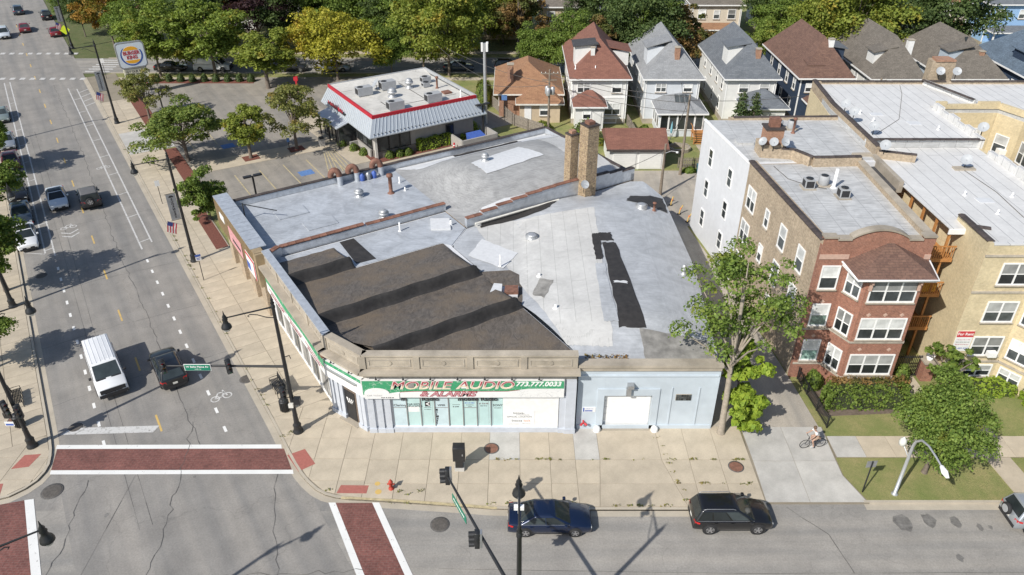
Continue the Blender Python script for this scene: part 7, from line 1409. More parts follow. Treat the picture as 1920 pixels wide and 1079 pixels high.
    # lights, grille, bumpers, plates, mirrors
    xf, xr_ = L / 2, -L / 2; zn = s['nose']
    for sy in (-1, 1):
        MB().add([(xf - .42, sy * hw * .93, zn - .02), (xf - .06, sy * hw * .60, zn - .04), (xf - .02, sy * hw * .60, zn - .2), (xf - .25, sy * hw * .955, zn - .19)], [(0, 1, 2, 3) if sy < 0 else (3, 2, 1, 0)]).box(xf - .30, xf - .02, sy * hw * .60, sy * hw * .82, zn - .2, zn - .045).build('headlight', 'clear_lens', t)
        zt = s['tail']; MB().add([(xr_ - .008, sy * hw * .6, zt - .24), (xr_ + .02, sy * hw * .87, zt - .24), (xr_ + .28, sy * hw * .992, zt - .2), (xr_ + .30, sy * hw * .985, zt - .09), (xr_ + .05, sy * hw * .9, zt - .07), (xr_ + .01, sy * hw * .62, zt - .1)], [(0, 1, 4, 5), (1, 2, 3, 4)] if sy > 0 else [(5, 4, 1, 0), (4, 3, 2, 1)]).build('taillight', 'red_lens', t)
        zm = s['belt'] + .02; bev(MB().box(cfb - .42, cfb - .24, sy * (hw + .02), sy * (hw + .2), zm, zm + .15).build('mirror', body if style != 'van' else 'dark_trim', t), .03)
        MB().box(-L * .36, L * .33, sy * (hw - .003), sy * (hw + .006), s['sill'] + .02, s['sill'] + .1).build('sill_trim', 'dark_trim', t)
        if style != 'van':
            for q in (.02, -.95): MB().box(q, q + .012, sy * (hw - .002), sy * (hw + .003), s['sill'] + .14, s['belt'] - .06).build('door_seam', 'dark_trim', t)
            for q in (-.2, -1.12): MB().box(q, q + .17, sy * hw, sy * (hw + .02), s['belt'] - .16, s['belt'] - .125).build('door_handle', body, t)
        MB().tube([(cr + .12, sy * (wb_ + .015), s['belt'] + .015), (cfb - .1, sy * (wb_ + .015), s['belt'] + .015)], .014, 4).build('window_trim', 'alloy', t)
        if roof_rails: MB().tube([(crr + .1, sy * (wt - .04), H - .02), (crr + .25, sy * (wt - .04), H + .04), (cf - .35, sy * (wt - .04), H + .04), (cf - .2, sy * (wt - .04), H - .02)], .02, 5).build('roof_rail', 'alloy', t)
    gw = hw * .55
    MB().box(xf - .06, xf + .012, -gw, gw, zn - .36, zn - .16).build('grille', 'dark_trim', t); MB().box(xf - .1, xf + .02, -hw * .78, hw * .78, s['sill'], s['sill'] + .16).build('front_bumper', 'dark_trim', t); MB().box(xr_ - .02, xr_ + .12, -hw * .8, hw * .8, s['sill'], s['sill'] + .2).build('rear_bumper', 'dark_trim', t)
    if style == 'van':
        MB().box(xf - .02, xf + .06, -hw * .92, hw * .92, .38, .62).build('bumper', 'dark_trim', t); MB().box(xf - .03, xf + .02, -hw * .8, hw * .8, .68, .98).build('front_grille', 'dark_trim', t)
        for q in range(6): MB().box(-2.55, .85, -.72 + q * .28, -.69 + q * .28, H, H + .018).build('roof_rib', body, t)
        MB().box(cfb - .05, cfb + .1, -.8, .8, s['belt'] - .02, s['belt'] + .02).build('wiper_cowl', 'dark_trim', t)
    if style == 'jeep':
        sp = link('spare_wheel', cached(('wh', style), wheel_mesh), t, (xr_ - .16, .1, 1.0)); sp.rotation_euler = (0, -math.pi / 2, 0); link('rim', cached(('rm', style), rim_mesh), sp); link('rim_gap', cached(('rs', style), spoke_mesh), sp)
        for sy in (-1, 1): MB().box(-1.65, -.7, sy * hw, sy * (hw + .12), .86, .92).box(.85, 1.75, sy * hw, sy * (hw + .12), .86, .92).build('fender_flare', 'dark_trim', t)
    if plate: MB().box(xr_ - .03, xr_ - .014, -.16, .16, s['tail'] - .42, s['tail'] - .26).build('number_plate', 'off_white', t); MB().box(xf + .02, xf + .03, -.16, .16, .42, .54).build('number_plate', 'off_white', t)
    return t
paint('paint_white', (.74, .75, .76)); paint('paint_black', (.008, .008, .009)); paint('paint_navy', (.008, .018, .052), .3); paint('paint_silver', (.42, .45, .48), .5); paint('paint_pearl', (.62, .66, .70), .2); paint('paint_red', (.2, .012, .018)); paint('paint_dark', (.02, .022, .026)); paint('paint_sage', (.3, .36, .33), .4); paint('paint_steel', (.05, .07, .1), .3)
plain('soft_top', (.12, .12, .125), .85, .1, 3)
SB, NB = math.atan2(-DD.y, -DD.x), math.atan2(DD.y, DD.x)
V = lambda nm, lb, ct, b, a, hd, st, pt, **k: vehicle(nm, lb, ct, *dg(b, a), .006, hd, st, pt, **k)
vn = V('cargo_van', 'white cargo van driving on the avenue', 'van', -1.55, 51.8, SB + .03, 'van', 'paint_white'); V('black_suv', 'black crossover with red tail lights waiting beside the white van', 'car', 2.3, 49.9, NB + .02, 'suv', 'paint_black')
V('sedan', 'silver-white sedan with black roof driving beside the open-backed jeep', 'car', -1.35, 85.6, SB, 'sedan', 'paint_pearl', roofm='glass_car'); V('jeep', 'dark four-wheel-drive with grey soft top and spare wheel', 'car', 1.5, 83.8, NB, 'jeep', 'paint_dark', roofm='soft_top')
V('sedan', 'white sedan with black glass roof parked by the west kerb', 'car', -4.75, 77.9, SB, 'sedan', 'paint_white', roofm='glass_car'); V('sedan', 'dark blue car parked behind the white parked sedan', 'car', -4.75, 83.6, SB, 'sedan', 'paint_steel'); V('suv', 'black car parked under the street tree on the west side', 'car', -4.75, 89.4, SB, 'suv', 'paint_black')
V('sedan', 'red car parked on the west kerb behind the tree', 'car', -4.75, 99.5, SB, 'sedan', 'paint_red'); V('sedan', 'silver car parked ahead of the red parked car', 'car', -4.75, 106.6, SB, 'sedan', 'paint_silver'); V('sedan', 'sage green-grey sedan parked on the west kerb', 'car', -4.75, 117.6, SB, 'sedan', 'paint_sage')
V('suv', 'white crossover driving far along the avenue', 'car', -1.8, 165.4, SB, 'suv', 'paint_pearl'); V('sedan', 'dark red car driving away beyond the crosswalk', 'car', 1.6, 168.5, NB, 'sedan', 'paint_red'); V('suv', 'dark blue crossover driving away far up the avenue', 'car', 1.7, 184.8, NB, 'suv', 'paint_steel'); V('sedan', 'dark red car parked behind the yellow crossing sign', 'car', 6.0, 162.2, NB, 'sedan', 'paint_red'); V('suv', 'black car parked under the trees up the avenue', 'car', 6.0, 177, NB, 'suv', 'paint_black')
vehicle('sedan', 'dark blue sedan parked on the side street behind the lamp post', 'car', 2.15, 29.52, -.004, 0, 'sedan', 'paint_navy'); vehicle('black_crossover', 'black crossover with roof parked at the driveway on the side street', 'car', 12.55, 29.72, -.004, 0, 'suv', 'paint_black', roof_rails=True)
sv_ = vehicle('silver_crossover', 'silver crossover with spare wheel on its tailgate parked past the lawn', 'car', 30.75, 29.75, -.004, 0, 'suv', 'paint_silver')
sp = MB().lathe([(.1, -.1), (.33, -.1), (.36, -.06), (.36, .06), (.33, .1), (.1, .1)], 0, 0, 18).build('spare_wheel', 'rubber', sv_, (-2.36, .1, 1.0)); sp.rotation_euler = (0, -math.pi / 2, 0); MB().lathe([(.24, -.101), (.24, .12)], 0, 0, 14).build('wheel_cover', 'rtu_grey', sp)
for x, y, st, pt, lb in ((-53.2, 118.0, 'sedan', 'paint_black', 'black car parked on the back street behind the hedge'), (-46.6, 118.2, 'van', 'paint_white', 'white van parked on the back street behind the green trees'), (-34.2, 118.0, 'suv', 'paint_dark', 'dark car parked on the back street behind the yellow tree'), (-27.6, 118.0, 'sedan', 'paint_silver', 'silver car parked on the back street behind the restaurant'), (-8.3, 118.1, 'sedan', 'paint_steel', 'blue-grey car on the back street at the drive'), (-.5, 118.1, 'suv', 'paint_black', 'black car on the back street behind the bungalow'), (-40.5, 123.6, 'sedan', 'paint_pearl', 'white car parked on the far side of the back street'), (5.0, 118.0, 'suv', 'paint_silver', 'silver car on the back street near the bungalow')): vehicle('parked_car', lb, 'car', x, y, -.004, 0 if y < 120 else math.pi, st, pt)

# ================================================================ LAMP POSTS AND SIGNALS
plain('lamp_glass', (.62, .62, .58), .15, .08, 3); plain('sign_green_plain', (.01, .2, .12), .5, .06, 3); plain('banner_grey', (.25, .26, .27), .7, .15, 3)
def signal_head(par, loc, ang, back=False):
    h = MB().box(-.17, .17, -.02, .22, 0, 1.05).build('signal_head', 'black_metal', par, loc, ang); bev(h, .02, 1)
    for k, mt in enumerate(('green_lens', 'amber_lens', 'red_lens')):
        z = .18 + k * .345; l = MB().lathe([(.125, 0), (.125, .01)], 0, 0, 12).build('lens', mt, h, (0, -.03, z)); l.rotation_euler = (math.pi / 2, 0, 0)
        vis = MB()
        for q in range(9):
            t0, t1 = math.pi * (-.1 + 1.2 * q / 9), math.pi * (-.1 + 1.2 * (q + 1) / 9)
            vis.add([(.145 * math.cos(t0), -.03, z + .145 * math.sin(t0)), (.145 * math.cos(t1), -.03, z + .145 * math.sin(t1)), (.145 * math.cos(t1), -.3, z + .145 * math.sin(t1) - .02), (.145 * math.cos(t0), -.3, z + .145 * math.sin(t0) - .02)], [(0, 1, 2, 3)])
        vis.build('visor', 'black_metal', h)
    return h
def lamp_post(label, x, y, arm_ang, h=10.3, banner=False, flag=False, name='lamp_post', group=None):
    t = thing(name, label, 'street lamp', (x, y, .12), 0, group)
    MB().lathe([(.34, 0), (.34, .12), (.27, .2), (.25, .55), (.28, .62), (.2, .75), (.17, .9), (.15, 1.4), (.165, 1.45), (.14, 1.55), (.1, h - .5), (.13, h - .45), (.13, h - .3), (.08, h - .2)], 0, 0, 14).build('pole', 'black_metal', t)
    MB().lathe([(.09, h - .2), (.13, h - .1), (.06, h + .02), (.1, h + .1), (.05, h + .2), (.012, h + .5)], 0, 0, 10).build('finial', 'black_metal', t)
    c, s_ = math.cos(arm_ang), math.sin(arm_ang); L = 2.75; za = h - .38
    MB().tube([(0, 0, za), (c * L, s_ * L, za + .05)], [.055, .04], 8).build('arm', 'black_metal', t)
    MB().tube([(c * .1, s_ * .1, za - .75), (c * .45, s_ * .45, za - .62), (c * .95, s_ * .95, za - .28), (c * 1.35, s_ * 1.35, za - .12), (c * 1.5, s_ * 1.5, za - .2), (c * 1.42, s_ * 1.42, za - .28)], .028, 6).build('scroll_brace', 'black_metal', t)
    hd = MB().lathe([(.3, za - .62), (.3, za - .58), (.27, za - .45), (.16, za - .3), (.13, za - .1), (.17, za - .05), (.1, za + .08), (.13, za + .14), (.05, za + .3), (.012, za + .55)], c * L, s_ * L, 14).build('lamp_head', 'black_metal', t)
    MB().lathe([(.06, za - .86), (.18, za - .8), (.26, za - .62)], c * L, s_ * L, 12).build('lamp_bowl', 'lamp_glass', hd)
    if banner:
        d = Vector((c, s_))
        for z in (4.35, 6.85): MB().tube([(0, 0, z), (c * 1.0, s_ * 1.0, z)], .025, 6).build('banner_arm', 'black_metal', t)
        bn = wb(MB(), (c * .15, s_ * .15), (c * .93, s_ * .93), 0, .78, -.012, .012, 4.4, 6.8).build('banner', 'banner_grey', t)
        put_text('6\nC\nO\nR\nN\nE\nR\nS', .27, 'letter_black', bn, (c * .54 + s_ * .016, s_ * .54 - c * .016, 5.5), arm_ang if math.cos(arm_ang) > 0 else arm_ang + math.pi, ext=.003, bold=.008)
        plate([(.2 * math.cos(k * math.pi / 8), 6.5 + .18 * math.sin(k * math.pi / 8)) for k in range(9)], -.02, .02, 'emblem', 'letter_black', bn).matrix_local = Matrix.Translation((c * .54, s_ * .54, 0)) @ Matrix.Rotation(arm_ang, 4, 'Z')
        put_text('6\nC\nO\nR\nN\nE\nR\nS', .27, 'letter_black', bn, (c * .54 - s_ * .016, s_ * .54 + c * .016, 5.5), arm_ang + math.pi if math.cos(arm_ang) > 0 else arm_ang, ext=.003, bold=.008)
    if flag: flag_on(t, c, s_)
    return t
plain('flag_red', (.5, .05, .07), .7, .1, 3); plain('flag_white', (.75, .75, .74), .7, .05, 3); plain('flag_blue', (.03, .05, .2), .7, .1, 3)
def flag_on(t, c, s_, z=3.7):
    MB().tube([(c * .1, s_ * .1, z), (c * 1.35, s_ * 1.35, z + .75)], .018, 5).build('flag_staff', 'alloy', t)
    A = Vector((c * .6, s_ * .6, z + .3)); B_ = Vector((c * 1.3, s_ * 1.3, z + .72)); dn = Vector((c * .25, s_ * .25, -.95))
    fl = None
    for k in range(7):
        f = lambda u, v: A.lerp(B_, v) + dn * u + Vector((-s_, c, 0)) * .06 * math.sin(u * 7 + v * 2)
        v0, v1 = k / 7, (k + 1) / 7; m = MB().grid(lambda u, v, v0=v0, v1=v1: tuple(f(u, v0 + (v1 - v0) * v)), 8, 1)
        o = m.build('stripe' if fl else 'flag', 'flag_red' if k % 2 == 0 else 'flag_white', fl or t); fl = fl or o
    MB().grid(lambda u, v: tuple(A.lerp(B_, .45 + .55 * v) + dn * u * .42 + Vector((-s_, c, 0)) * (.06 * math.sin(u * .42 * 7 + (.45 + .55 * v) * 2) + .008)), 4, 3).build('canton', 'flag_blue', fl); MB().grid(lambda u, v: tuple(A.lerp(B_, .45 + .55 * v) + dn * u * .42 + Vector((-s_, c, 0)) * (.06 * math.sin(u * .42 * 7 + (.45 + .55 * v) * 2) - .008)), 4, 3).build('canton', 'flag_blue', fl)
TOST = DG + math.pi                       # from the east pavement towards the avenue
cp = lamp_post('black lamp post with signal arm at the corner shop crossing', -14.1, 37.06, TOST - .1)
MB().tube([(0, 0, 5.45), (-4, -.06, 5.55), (-7.7, -.15, 5.62)], [.085, .07, .05], 8).build('signal_arm', 'black_metal', cp); MB().lathe([(.13, 5.3), (.13, 5.62)], 0, 0, 10).build('arm_clamp', 'black_metal', cp)
FS = DG; fa_ = math.atan2(-DD.y, -DD.x) + math.pi / 2
for x in (-7.55, -3.45): signal_head(cp, (x, -.1, 4.95), fa_ * 1.0); 
sg_ = MB().box(-6.15, -4.6, -.2, -.17, 5.3, 5.72).build('street_name_sign', 'sign_green_plain', cp); MB().box(-6.2, -4.55, -.17, -.15, 5.26, 5.76).build('sign_border', 'letter_white', sg_)
put_text('W Belle Plaine Av', .19, 'letter_white', sg_, (-5.37, -.205, 5.58), 0, ext=.003, bold=.003); put_text('4100  N', .12, 'letter_white', sg_, (-5.37, -.205, 5.39), 0, ext=.003)
signal_head(cp, (-.45, -.1, 2.75), fa_); MB().tube([(0, 0, 3.6), (-.45, 0, 3.6)], .03, 6).tube([(0, 0, 2.95), (-.45, 0, 2.95)], .03, 6).build('signal_bracket', 'black_metal', cp); MB().box(.14, .55, -.22, .12, 2.5, 2.95).build('pedestrian_signal', 'black_metal', cp); MB().box(-.2, .1, -.3, -.12, 2.3, 2.6).build('control_box', 'off_white', cp)
MB().tube([(.12, 0, 6.2), (.35, .1, 6.25), (.4, .1, 6.0)], .03, 6).build('sensor', 'black_metal', cp)
lamp_post('black lamp post with grey banner and small flag beside the brown fascia', *dg(7.66, 65.4), TOST, banner=True, flag=True); lamp_post('black lamp post with banner by the restaurant lot entrance', *dg(7.72, 107.2), TOST, banner=True, flag=True); lamp_post('black lamp post with banner past the far crosswalk', *dg(7.4, 150.4), TOST, banner=True, flag=True); lamp_post('distant black lamp post under the avenue trees', *dg(8.4, 186), TOST, banner=True)
wp_ = lamp_post('black lamp post on the west pavement beside a mulch square', *dg(-6.7, 65.8), DG); flag_on(wp_, math.cos(DG + 1.2), math.sin(DG + 1.2), 5.0)
lp = lamp_post('black lamp post with signals on the west corner by the trash bin', -30.92, 35.7, DG + .1); signal_head(lp, (-.3, -.35, 3.0), fa_ + .4); signal_head(lp, (.3, -.25, 2.6), R(20)); MB().box(-.75, -.3, -.25, -.1, 2.6, 3.0).build('pedestrian_signal', 'black_metal', lp); MB().box(-.85, -.28, -.28, -.26, 2.0, 2.35).build('notice', 'sign_white', lp); MB().box(-.8, -.32, -.288, -.28, 2.05, 2.2).build('notice_print', 'sign_blue', lp)
MB().tube([(0, 0, 5.5), (3.2, 1.9, 5.6), (5.6, 3.3, 5.65)], [.085, .07, .05], 8).build('signal_arm', 'black_metal', lp) if False else None
lamp_post('black lamp post on the near west corner, arm over the avenue', *dg(-7.7, 27.8), DG); lamp_post('black lamp post on the west pavement farther up the avenue', *dg(-6.7, 107.5), DG)
fp = lamp_post('black lamp post with signal arm on the near side of the side street', .3, 20.5, math.pi / 2)
MB().tube([(0, 0, 5.6), (-1.8, 3.5, 5.7), (-3.75, 7.4, 5.78)], [.1, .08, .055], 8).build('signal_arm', 'black_metal', fp); signal_head(fp, (-2.05, 3.3, 5.1), R(-90) ); signal_head(fp, (-3.72, 7.2, 5.2), R(-90)); MB().box(-1.8, -1.7, 3.1, 3.4, 5.2, 6.2).box(-3.5, -3.4, 7.05, 7.3, 5.3, 6.3).build('signal_bracket', 'grey_metal', fp)
pA, pB = (-2.42, 4.55), (-3.2, 6.1); sg2 = wb(MB(), pB, pA, 0, wlen(pA, pB), .10, .13, 5.25, 5.7).build('street_name_sign', 'sign_green_plain', fp); pt_, an_ = on_wall(pB, pA, wlen(pA, pB) / 2, .135); mm = MB(); rs9 = random.Random(9); u_ = .15
while u_ < wlen(pA, pB) - .2: w9 = rs9.uniform(.05, .11); wb(mm, pB, pA, u_, u_ + w9, .13, .134, 5.42, 5.42 + rs9.uniform(.1, .16)); u_ += w9 + .05
mm.build('worn_print', 'letter_white', sg2)
MB().box(-.22, .22, 1.85, 2.05, 9.25, 9.42).box(-.05, .05, 1.9, 2.0, 9.0, 9.9).build('camera_box', 'letter_white', fp)
lamp_post('black lamp post on the near side of the side street beyond the frame', -15.0, 19.4, math.pi / 2) if False else None
# curved aluminium street light on the lawn
cl = thing('street_light', 'curved silver street light on the parkway lawn', 'street lamp', (23.0, 31.75, .05)); plain('aluminium', (.55, .56, .57), .35, .08, 4, .6)
MB().lathe([(.2, 0), (.2, .08), (.11, .12), (.085, 3.9)], 0, 0, 12).build('pole', 'aluminium', cl); MB().tube([(0, 0, 3.9), (.02, -.1, 4.4), (.05, -.5, 4.85), (.1, -1.1, 5.0), (.18, -1.9, 4.9), (.25, -2.5, 4.75)], [.085, .08, .07, .06, .055, .05], 10).build('curved_arm', 'aluminium', cl)
bev(MB().add([(.15, -2.35, 4.72), (.37, -2.35, 4.72), (.46, -2.8, 4.66), (.36, -3.15, 4.64), (.16, -3.15, 4.64), (.06, -2.8, 4.66), (.2, -2.35, 4.84), (.32, -2.35, 4.84), (.36, -2.8, 4.86), (.3, -3.1, 4.76), (.22, -3.1, 4.76), (.16, -2.8, 4.86)], [(5, 4, 3, 2, 1, 0), (6, 7, 8, 9, 10, 11)] + [(k, (k + 1) % 6, (k + 1) % 6 + 6, k + 6) for k in range(6)]).build('lamp_head', 'letter_white', cl), .03)
MB().tube([(-.05, .05, 3.1), (-.2, .35, 3.5), (-.28, .5, 3.55)], .035, 6).build('side_arm', 'aluminium', cl); MB().lathe([(.1, 3.5), (.2, 3.58), (.22, 3.8), (.16, 4.0), (.1, 4.05), (.02, 4.15)], -.3, .52, 12).build('side_lamp', 'lamp_glass', cl)

# ================================================================ STREET FURNITURE
def sign_post(label, x, y, h, w, hh, mat, ang=0, text=None, tm='letter_black', shape=None, z=.12, cat='sign'):
    t = thing('sign_post', label, cat, (x, y, z), ang); MB().box(-.03, .03, -.03, .03, 0, h).build('post', 'black_metal', t)
    if shape == 'diamond': pl = plate([(0, h - w), (w * .72, h - w * .28), (0, h + w * .44), (-w * .72, h - w * .28)], -.05, -.03, 'sign_plate', mat, t)
    else: pl = MB().box(-w / 2, w / 2, -.05, -.03, h - hh, h).build('sign_plate', mat, t)
    if text: put_text(text, hh * .38, tm, pl, (0, -.054, h - hh / 2), 0, ext=.002)
    return t
plain('sign_lime', (.62, .75, .03), .5, .05, 3)
bs = sign_post('blue and white bus stop sign on the east pavement', -26.81, 55.93, 2.6, .45, .6, 'sign_white', R(30)); MB().box(-.225, .225, -.056, -.05, 2.38, 2.6).build('sign_header', 'sign_blue', bs); MB().box(-.16, .16, -.056, -.05, 2.22, 2.28).box(-.16, .12, -.056, -.05, 2.1, 2.15).build('worn_print', 'sign_blue', bs); sign_post('small white bus sign on a post near the restaurant entrance', *dg(7.7, 79.3), 2.6, .45, .6, 'sign_white', R(30)); sign_post('lime yellow diamond pedestrian crossing sign', *dg(7.2, 152.5), 2.9, 1.1, 1, 'sign_lime', R(20), shape='diamond')
sign_post('grey backed parking sign standing on the parkway lawn', 21.13, 31.9, 2.55, .62, .5, 'grey_metal', R(185), z=.05); sign_post('white street sign on a tall post beside the restaurant sign', -61.3, 113.6, 3.0, .6, .7, 'sign_white', R(20)); sign_post('white sign on a post behind the letter board', -50.3, 114.2, 3.0, .6, .6, 'sign_white', R(20)); sign_post('blue handicapped parking sign by the mulch square', *dg(23.4, 85.6), 1.8, .35, .5, 'blue_paint', DG); sign_post('blue parking sign on a post near the bungalow', -1.0, 95.6, 3.4, .7, .7, 'blue_paint', 0)
def bench(label, x, y, ang):
    t = thing('bench', label, 'bench', (x, y, .125), ang)
    for k in range(6): MB().box(-.9, .9, -.25 + k * .09, -.18 + k * .09, .44, .465).build('seat_slat', 'black_metal', t)
    for k in range(6): MB().box(-.9, .9, .30 + k * .012, .325 + k * .012, .5 + k * .075, .555 + k * .075).build('back_slat', 'black_metal', t)
    for x_ in (-.88, -.3, .3, .88): MB().tube([(x_, -.27, 0), (x_, -.27, .64), (x_, .05, .66), (x_, .3, .64)], .024, 6).tube([(x_, .3, 0), (x_, .3, .5), (x_, .38, .98)], .024, 6).build('frame', 'black_metal', t)
bench('black slatted metal bench by the corner signal pole', *dg(8.3, 43.6), DG + math.pi / 2 + math.pi); bench('black slatted metal bench on the west pavement', *dg(-7.2, 52.2), DG + math.pi / 2)
def bin_(label, x, y):
    t = thing('trash_bin', label, 'trash bin', (x, y, .125)); MB().lathe([(.24, 0), (.28, .1), (.31, .8), (.33, .82), (.33, .88), (.28, .9)], 0, 0, 16).build('body', 'black_metal', t); MB().lathe([(.29, .9), (.26, 1.02), (.15, 1.1), (.14, 1.1)], 0, 0, 16).build('lid', 'dark_trim', t)
    for k in range(16): a_ = 2 * math.pi * k / 16; MB().box(.30, .325, -.03, .03, .08, .8).build('slat', 'black_metal', t, (0, 0, 0), a_)
bin_('round black trash bin under the corner signal', *dg(8.05, 41.3)); bin_('round black trash bin beside the west corner pole', *dg(-7.3, 49.3))
ub = thing('utility_cabinet', 'black cabinet on a narrow pedestal on the pavement before the shop', 'cabinet', (-3.26, 33.75, .125)); bev(MB().box(-.37, .37, -.28, .28, .85, 1.95).build('cabinet', 'black_metal', ub), .03); MB().box(-.24, .24, -.2, .2, .25, .85).build('pedestal', 'black_metal', ub); MB().box(-.3, .3, -.26, .26, 0, .25).build('concrete_base', 'concrete_grey', ub); MB().box(-.34, .34, -.295, -.28, .9, 1.9).build('door', 'black_metal', ub); MB().box(.2, .26, -.31, -.295, 1.35, 1.5).build('handle', 'grey_metal', ub)
hy = thing('fire_hydrant', 'red fire hydrant near the yellow kerb', 'hydrant', (-7.3, 32.1, .125)); plain('hydrant_red', (.42, .05, .03), .6, .2, 5); MB().lathe([(.17, 0), (.17, .05), (.11, .08), (.11, .5), (.14, .52), (.14, .57), (.1, .66), (.04, .72), (.035, .78)], 0, 0, 14).build('barrel', 'hydrant_red', hy); MB().tube([(-.22, 0, .4), (.22, 0, .4)], .05, 8).build('side_cap', 'hydrant_red', hy); MB().tube([(0, -.22, .36), (0, 0, .36)], .065, 8).build('hose_cap', 'hydrant_red', hy)
for x, y, r in ((-8.2, 32.5, .17), (-8.05, 31.85, .2)): MB().lathe([(r, .1245), (r, .1275)], x, y, 12).build('paint_mark', 'yellow_line', sidewalk)
for i, (x, y) in enumerate(((16.4, 70.6), (16.9, 68.6), (17.4, 66.9))):
    t = thing('delineator', 'bent yellow delineator post in the alley', 'bollard', (x, y, .1), 0, 'yellow posts in the alley'); MB().tube([(0, 0, 0), (.05, 0, .45), (.2 + .1 * i, .1, .95)], .07, 8).build('post', 'yellow_line', t); MB().lathe([(.2, 0), (.2, .05), (.08, .06)], 0, 0, 10).build('base', 'rubber', t); MB().tube([(.09, .02, .55), (.14, .05, .7)], .078, 8).build('band', 'letter_orange', t)
for x, mt, lb in ((21.0, 'blue_bin', 'blue-green wheeled bin by the picket fence'), (21.75, 'dark_trim', 'black wheeled bin between two blue bins'), (22.6, 'blue_paint', 'bright blue wheeled bin by the white wall')):
    plain('blue_bin', (.04, .15, .2), .5, .1, 3); t = thing('wheeled_bin', lb, 'trash bin', (x, 78.6, .1)); MB().add([(-.25, -.28, 0), (.25, -.28, 0), (.25, .28, 0), (-.25, .28, 0), (-.3, -.36, 1.0), (.3, -.36, 1.0), (.3, .36, 1.0), (-.3, .36, 1.0)], [(3, 2, 1, 0), (0, 1, 5, 4), (1, 2, 6, 5), (2, 3, 7, 6), (3, 0, 4, 7)]).build('body', mt, t); MB().box(-.32, .32, -.4, .38, 1.0, 1.07).build('lid', mt, t)
    for sx2 in (-.26, .26): w_ = MB().lathe([(.1, -.03), (.1, .03)], 0, 0, 10).build('wheel', 'rubber', t, (sx2, .32, .1)); w_.rotation_euler = (0, math.pi / 2, 0)
bx = thing('litter_box', 'grey concrete litter bin on the restaurant walk', 'trash bin', (*dg(27.4, 85.6), .12), DG); MB().box(-.3, .3, -.3, .3, 0, .9).build('body', 'concrete_grey', bx); MB().box(-.25, .25, -.25, .25, .9, 1.1).build('top', 'dark_trim', bx)
rb = thing('red_bollard', 'short red bollard at the restaurant back lane', 'bollard', (*dg(40.2, 75.6), .1)); MB().lathe([(.12, 0), (.12, .9), (.06, 1.0)], 0, 0, 10).build('post', 'bk_red', rb); MB().lathe([(.125, .6), (.125, .72)], 0, 0, 10).build('band', 'letter_white', rb)
rl = thing('drive_sign', 'slim red drive-through sign post behind the yellow-green tree', 'sign', (-31.0, 107.6, .05)); MB().box(-.12, .12, -.1, .1, 0, 1.6).build('post', 'bk_red', rl); MB().box(-.3, .3, -.14, .14, 1.6, 2.2).build('panel', 'bk_red', rl)
def lot_light(label, b, a): t = thing('lot_light', label, 'street lamp', (*dg(b, a), .1), DG); MB().box(-.08, .08, -.08, .08, 0, 4.4).build('pole', 'dark_trim', t); MB().box(-.9, -.1, -.2, .2, 4.35, 4.5).box(.1, .9, -.2, .2, 4.35, 4.5).build('lamp_heads', 'dark_trim', t)
lot_light('dark twin-head lot light behind the silver roof', 15.4, 71.0); lot_light('dark lot light beside the reddish tree', 13.2, 104.5); lot_light('brown lot light at the restaurant back corner', 45.0, 76.9)
# utility poles and wires
def upole(label, x, y, h, cross=True, trans=0, mat='wood_pole', ang=0):
    t = thing('utility_pole', label, 'utility pole', (x, y, .05), ang); MB().tube([(0, 0, 0), (0, 0, h)], [.17, .11], 9).build('pole', mat, t)
    if cross:
        MB().box(-1.1, 1.1, -.06, .06, h - .55, h - .42).box(-.9, .9, -.06, .06, h - 1.35, h - 1.23).build('crossarm', mat, t)
        for q in (-1, -.5, .5, 1): MB().lathe([(.04, h - .42), (.06, h - .36), (.03, h - .28)], q, 0, 8).build('insulator', 'off_white', t)
    for k in range(trans): a_ = k * 2.2; MB().lathe([(.25, h - 3.1), (.27, h - 3.05), (.27, h - 2.25), (.18, h - 2.15)], .42 * math.cos(a_), .42 * math.sin(a_), 12).build('transformer', 'galv', t)
    return t
upole('wooden utility pole with drop wires in the alley before the glazed porch', 18.8, 78.3, 9.2, False); upole('wooden utility pole with transformers beside the red roofed house', 4.6, 92.0, 7.8, True, 3); upole('bare wooden pole behind the restaurant roof', -13.4, 114.9, 7.6, False); upole('short wooden pole with lamp arm by the vaulted roof corner', 15.7, 73.0, 5.8, False); upole('old wooden pole with crossarm behind the white flat roof', 44.6, 90.6, 7.2, True, 0, 'wood_pole', R(35))
mp = thing('antenna_mast', 'grey steel mast with white antennas beside the restaurant', 'mast', (-3.4, 94.5, .05)); MB().tube([(0, 0, 0), (0, 0, 10.3)], [.24, .17], 12).build('mast', 'galv', mp)
for x_, y_ in ((-.3, -.1), (.3, -.1), (.35, .25)): MB().box(x_ - .12, x_ + .12, y_ - .08, y_ + .08, 9.3, 10.4).build('antenna', 'letter_white', mp)
la = thing('alley_lamp', 'white alley lamp on a short arm at the pole by the garage', 'street lamp', (15.75, 72.9, 4.9)); MB().tube([(0, 0, 0), (.5, -.3, .35), (1.0, -.6, .4)], .035, 6).build('arm', 'galv', la); MB().lathe([(.08, .25), (.16, .3), (.1, .42)], 1.05, -.63, 10).build('lamp', 'letter_white', la)
def wire(p, q, sag, par, n=14): MB().tube([tuple(Vector(p).lerp(Vector(q), k / n) - Vector((0, 0, sag * 4 * (k / n) * (1 - k / n)))) for k in range(n + 1)], .028, 4, False).build('wire', 'tar', par)
wr_ = thing('overhead_wires', 'dark overhead wires strung between the alley poles', 'wires', (0, 0, 0))
